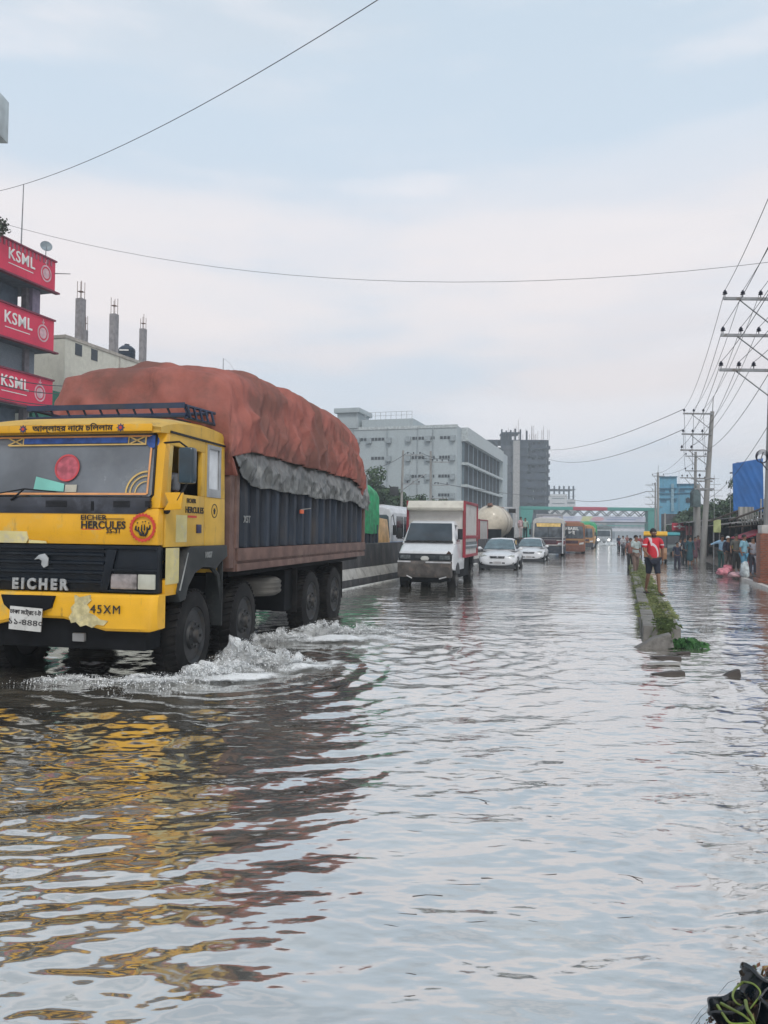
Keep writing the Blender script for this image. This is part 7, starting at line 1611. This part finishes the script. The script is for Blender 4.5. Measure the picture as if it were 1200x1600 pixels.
# ---------------------------------------------------------------- uprooted plants and pots in the near corner
def corner():
    rnd = random.Random(21)
    def cp(px, py, h=0.): return gr(px, py, 0) * 1.0 + Vector((0, 0, h)) if h == 0 else gr(px, py, h)
    # litter bank: follows the diagonal water edge
    nu, nv = 90, 60; a = gr(1070, 1640); b = gr(1175, 1528); along = (b - a); perp = Vector((along.y, -along.x, 0)).normalized()
    U, V_ = np.meshgrid(np.linspace(-.6, 1.12, nu), np.linspace(0, 1, nv), indexing='ij')
    X_ = a.x + along.x * U + perp.x * V_ * .6; Y_ = a.y + along.y * U + perp.y * V_ * .6
    X_ += .015 * fbm(X_ * 12, Y_ * 12, 3, 2); Y_ += .015 * fbm(X_ * 12, Y_ * 12, 3, 6)
    Z_ = -.04 + .10 * np.clip(V_ / .16, 0, 1) ** .6 + .035 * fbm(X_ * 11, Y_ * 11, 4, 3) - .12 * np.clip((U - .98) / .12, 0, 1)
    o = grid_mesh('leaf_litter_bank', np.stack([X_, Y_, Z_], -1).reshape(-1, 3), nu, nv, M('leaf_litter', (.05, .022, .012), .75, var=.6, scale=22, dirt=(.16, .085, .04), dscale=20, bump=.02, bscale=40)); struct(o)
    PB = M('pot_black', (.004, .008, .012), .22, var=.3, coat=.5, bump=.004, bscale=18)
    def pot(px, py, r, h, rot, label):
        c = gr(px, py, .07); root = thing('plant_pot', label, 'plant pot', (c.x, c.y, .07)); root.rotation_euler = rot; m = MB()
        def ringz(k, z, n=40, w=0):
            out = []
            for i in range(n):
                t_ = 2 * math.pi * i / n; cx, sx_ = math.cos(t_), math.sin(t_); rr = k * r / (abs(cx) ** 5 + abs(sx_) ** 5) ** .2 * (1 + .04 * math.sin(3 * t_ + px)) - w
                out.append((rr * cx, rr * sx_, z + .006 * math.sin(4 * t_ + py)))
            return out
        m.rings([ringz(.72, 0), ringz(.86, h * .6), ringz(.97, h * .86), ringz(1.06, h * .88), ringz(1.08, h), ringz(1.05, h + .003), ringz(.98, h, w=.0), ringz(.94, h * .8), ringz(.72, .02)]); m.build('pot_shell', PB, root, smooth=True, angle=45)
        m = MB(); nn = 10
        for k in range(60): q = Vector((rnd.uniform(-.72, .72) * r, rnd.uniform(-.72, .72) * r, h * .62 + rnd.uniform(-.01, .012))); m.sph(q, rnd.uniform(.006, .017), 4, (1.2, 1, .7))
        m.rings([ringz(.70, .03), ringz(.86, h * .62)]); m.build('soil', M('pot_soil', (.022, .015, .010), .95, var=.6, scale=60, bump=.01, bscale=80), root)
    pot(1176, 1562, .062, .085, (R(-30), R(14), R(-38)), 'glossy black plastic pot tilted at the top of the corner pile')
    pot(1152, 1606, .060, .075, (R(-8), R(-24), R(-20)), 'black plastic pot lower in the corner pile under the long stems')
    pot(1206, 1612, .066, .085, (R(-12), R(22), R(-50)), 'black plastic pot cut off by the picture corner')
    SM = M('green_stem', (.17, .23, .035), .45, var=.35, scale=14); SM2 = M('dry_stem', (.34, .22, .09), .6)
    def stem(pts, r, label, mat=SM):
        v = [gr(a_, b_, z) for a_, b_, z in pts]; out = []
        for i in range(len(v) - 1):
            for k in range(6):
                t_ = k / 6; p_ = [v[max(i - 1, 0)], v[i], v[i + 1], v[min(i + 2, len(v) - 1)]]
                out.append(.5 * ((2 * p_[1]) + (-p_[0] + p_[2]) * t_ + (2 * p_[0] - 5 * p_[1] + 4 * p_[2] - p_[3]) * t_ * t_ + (-p_[0] + 3 * p_[1] - 3 * p_[2] + p_[3]) * t_ ** 3))
        out.append(v[-1]); m = MB(); m.path(out, [r * (1.15 - .5 * i / len(out)) for i in range(len(out))], 8); o = m.build('green_stalk', mat, smooth=True); tag(o, label, 'stem')
    stem([(1121, 1571, .12), (1130, 1585, .14), (1139, 1597, .15), (1150, 1600, .15), (1175, 1598, .14)], .0042, 'pale green stalk bending lowest over the leaf litter')
    stem([(1127, 1568, .12), (1146, 1578, .16), (1164, 1588, .17), (1182, 1606, .15)], .0045, 'long pale green stalk lying across the lower pot')
    stem([(1165, 1564, .17), (1168, 1577, .19), (1176, 1590, .19), (1180, 1606, .16)], .005, 'thick green stalk rising from the lower pot')
    stem([(1160, 1535, .13), (1148, 1546, .17), (1145, 1558, .18), (1152, 1568, .17), (1162, 1572, .16)], .0036, 'thin curved green stalk looping over the pot rim')
    stem([(1162, 1534, .15), (1176, 1537, .18), (1186, 1546, .18), (1187, 1556, .17), (1172, 1576, .16)], .003, 'thin green stalk arching over the top pot')
    stem([(1190, 1528, .12), (1192, 1516, .17), (1198, 1510, .19), (1212, 1512, .19)], .0035, 'dry brown stalk poking up beside the top pot', SM2)
    g = MB()
    for i in range(900):
        u_ = rnd.uniform(-.5, 1.0); v_ = rnd.random() ** 1.3; q = a + along * u_ + perp * (.02 + v_ * .5); q.z = .045 + .05 * min(1, v_ / .2) + rnd.uniform(-.015, .03); s = rnd.uniform(.005, .016); n = Vector((rnd.uniform(-.9, .9), rnd.uniform(-1, .5), 1)).normalized(); a_ = n.orthogonal().normalized() * s; b_ = n.cross(a_) * rnd.uniform(.3, .7)
        g.mat(rnd.choice((0, 0, 1, 1, 1, 2, 3))); g.add([q - a_, q - b_ + n * s * .4, q + a_, q + b_], [(0, 1, 2), (0, 2, 3)])
    o = g.build('fallen_leaves', [M('dead_a', (.16, .06, .025), .7), M('dead_b', (.05, .025, .015), .7), M('dead_c', (.34, .22, .12), .7), M('dead_d', (.10, .14, .03), .6)], recalc=False); o['kind'] = 'stuff'
    m = MB(); nu2 = 40; pts = []
    A_ = gr(1076, 1604, .01); B_ = gr(1120, 1556, .02); C_ = gr(1166, 1524, .02)
    m.path([A_, A_.lerp(B_, .5) + Vector((-.006, 0, .004)), B_, B_.lerp(C_, .5) + Vector((-.01, .01, .004)), C_], .0014, 5)
    o = m.build('plastic_film', M('film', (.6, .62, .62), .2), smooth=True); tag(o, 'pale edge of clear plastic film lying beside the corner pile', 'plastic film')
corner()

# ---------------------------------------------------------------- lettering becomes plain mesh
bpy.context.view_layer.update(); dg = bpy.context.evaluated_depsgraph_get()
for o in [o for o in bpy.data.objects if o.type == 'FONT']:
    me = bpy.data.meshes.new_from_object(o.evaluated_get(dg)); n_ = o.name; o.name = 'x'
    q = bpy.data.objects.new(n_, me); C.objects.link(q); q.parent = o.parent; q.location = o.location; q.rotation_euler = o.rotation_euler; q.scale = o.scale
    bpy.data.objects.remove(o)
# ---------------------------------------------------------------- haze
HZ = bpy.data.materials.new('haze_air'); HZ.use_nodes = True; t = HZ.node_tree; t.nodes.clear(); out = N(t, 'ShaderNodeOutputMaterial'); pv = N(t, 'ShaderNodeVolumePrincipled')
pv.inputs['Color'].default_value = (.86, .94, 1, 1); pv.inputs['Density'].default_value = .0012; pv.inputs['Anisotropy'].default_value = .2; t.links.new(pv.outputs[0], out.inputs['Volume'])
o = MB().box(-260, 330, -90, 460, -2.4, 46).build('haze', HZ); o['kind'] = 'stuff'
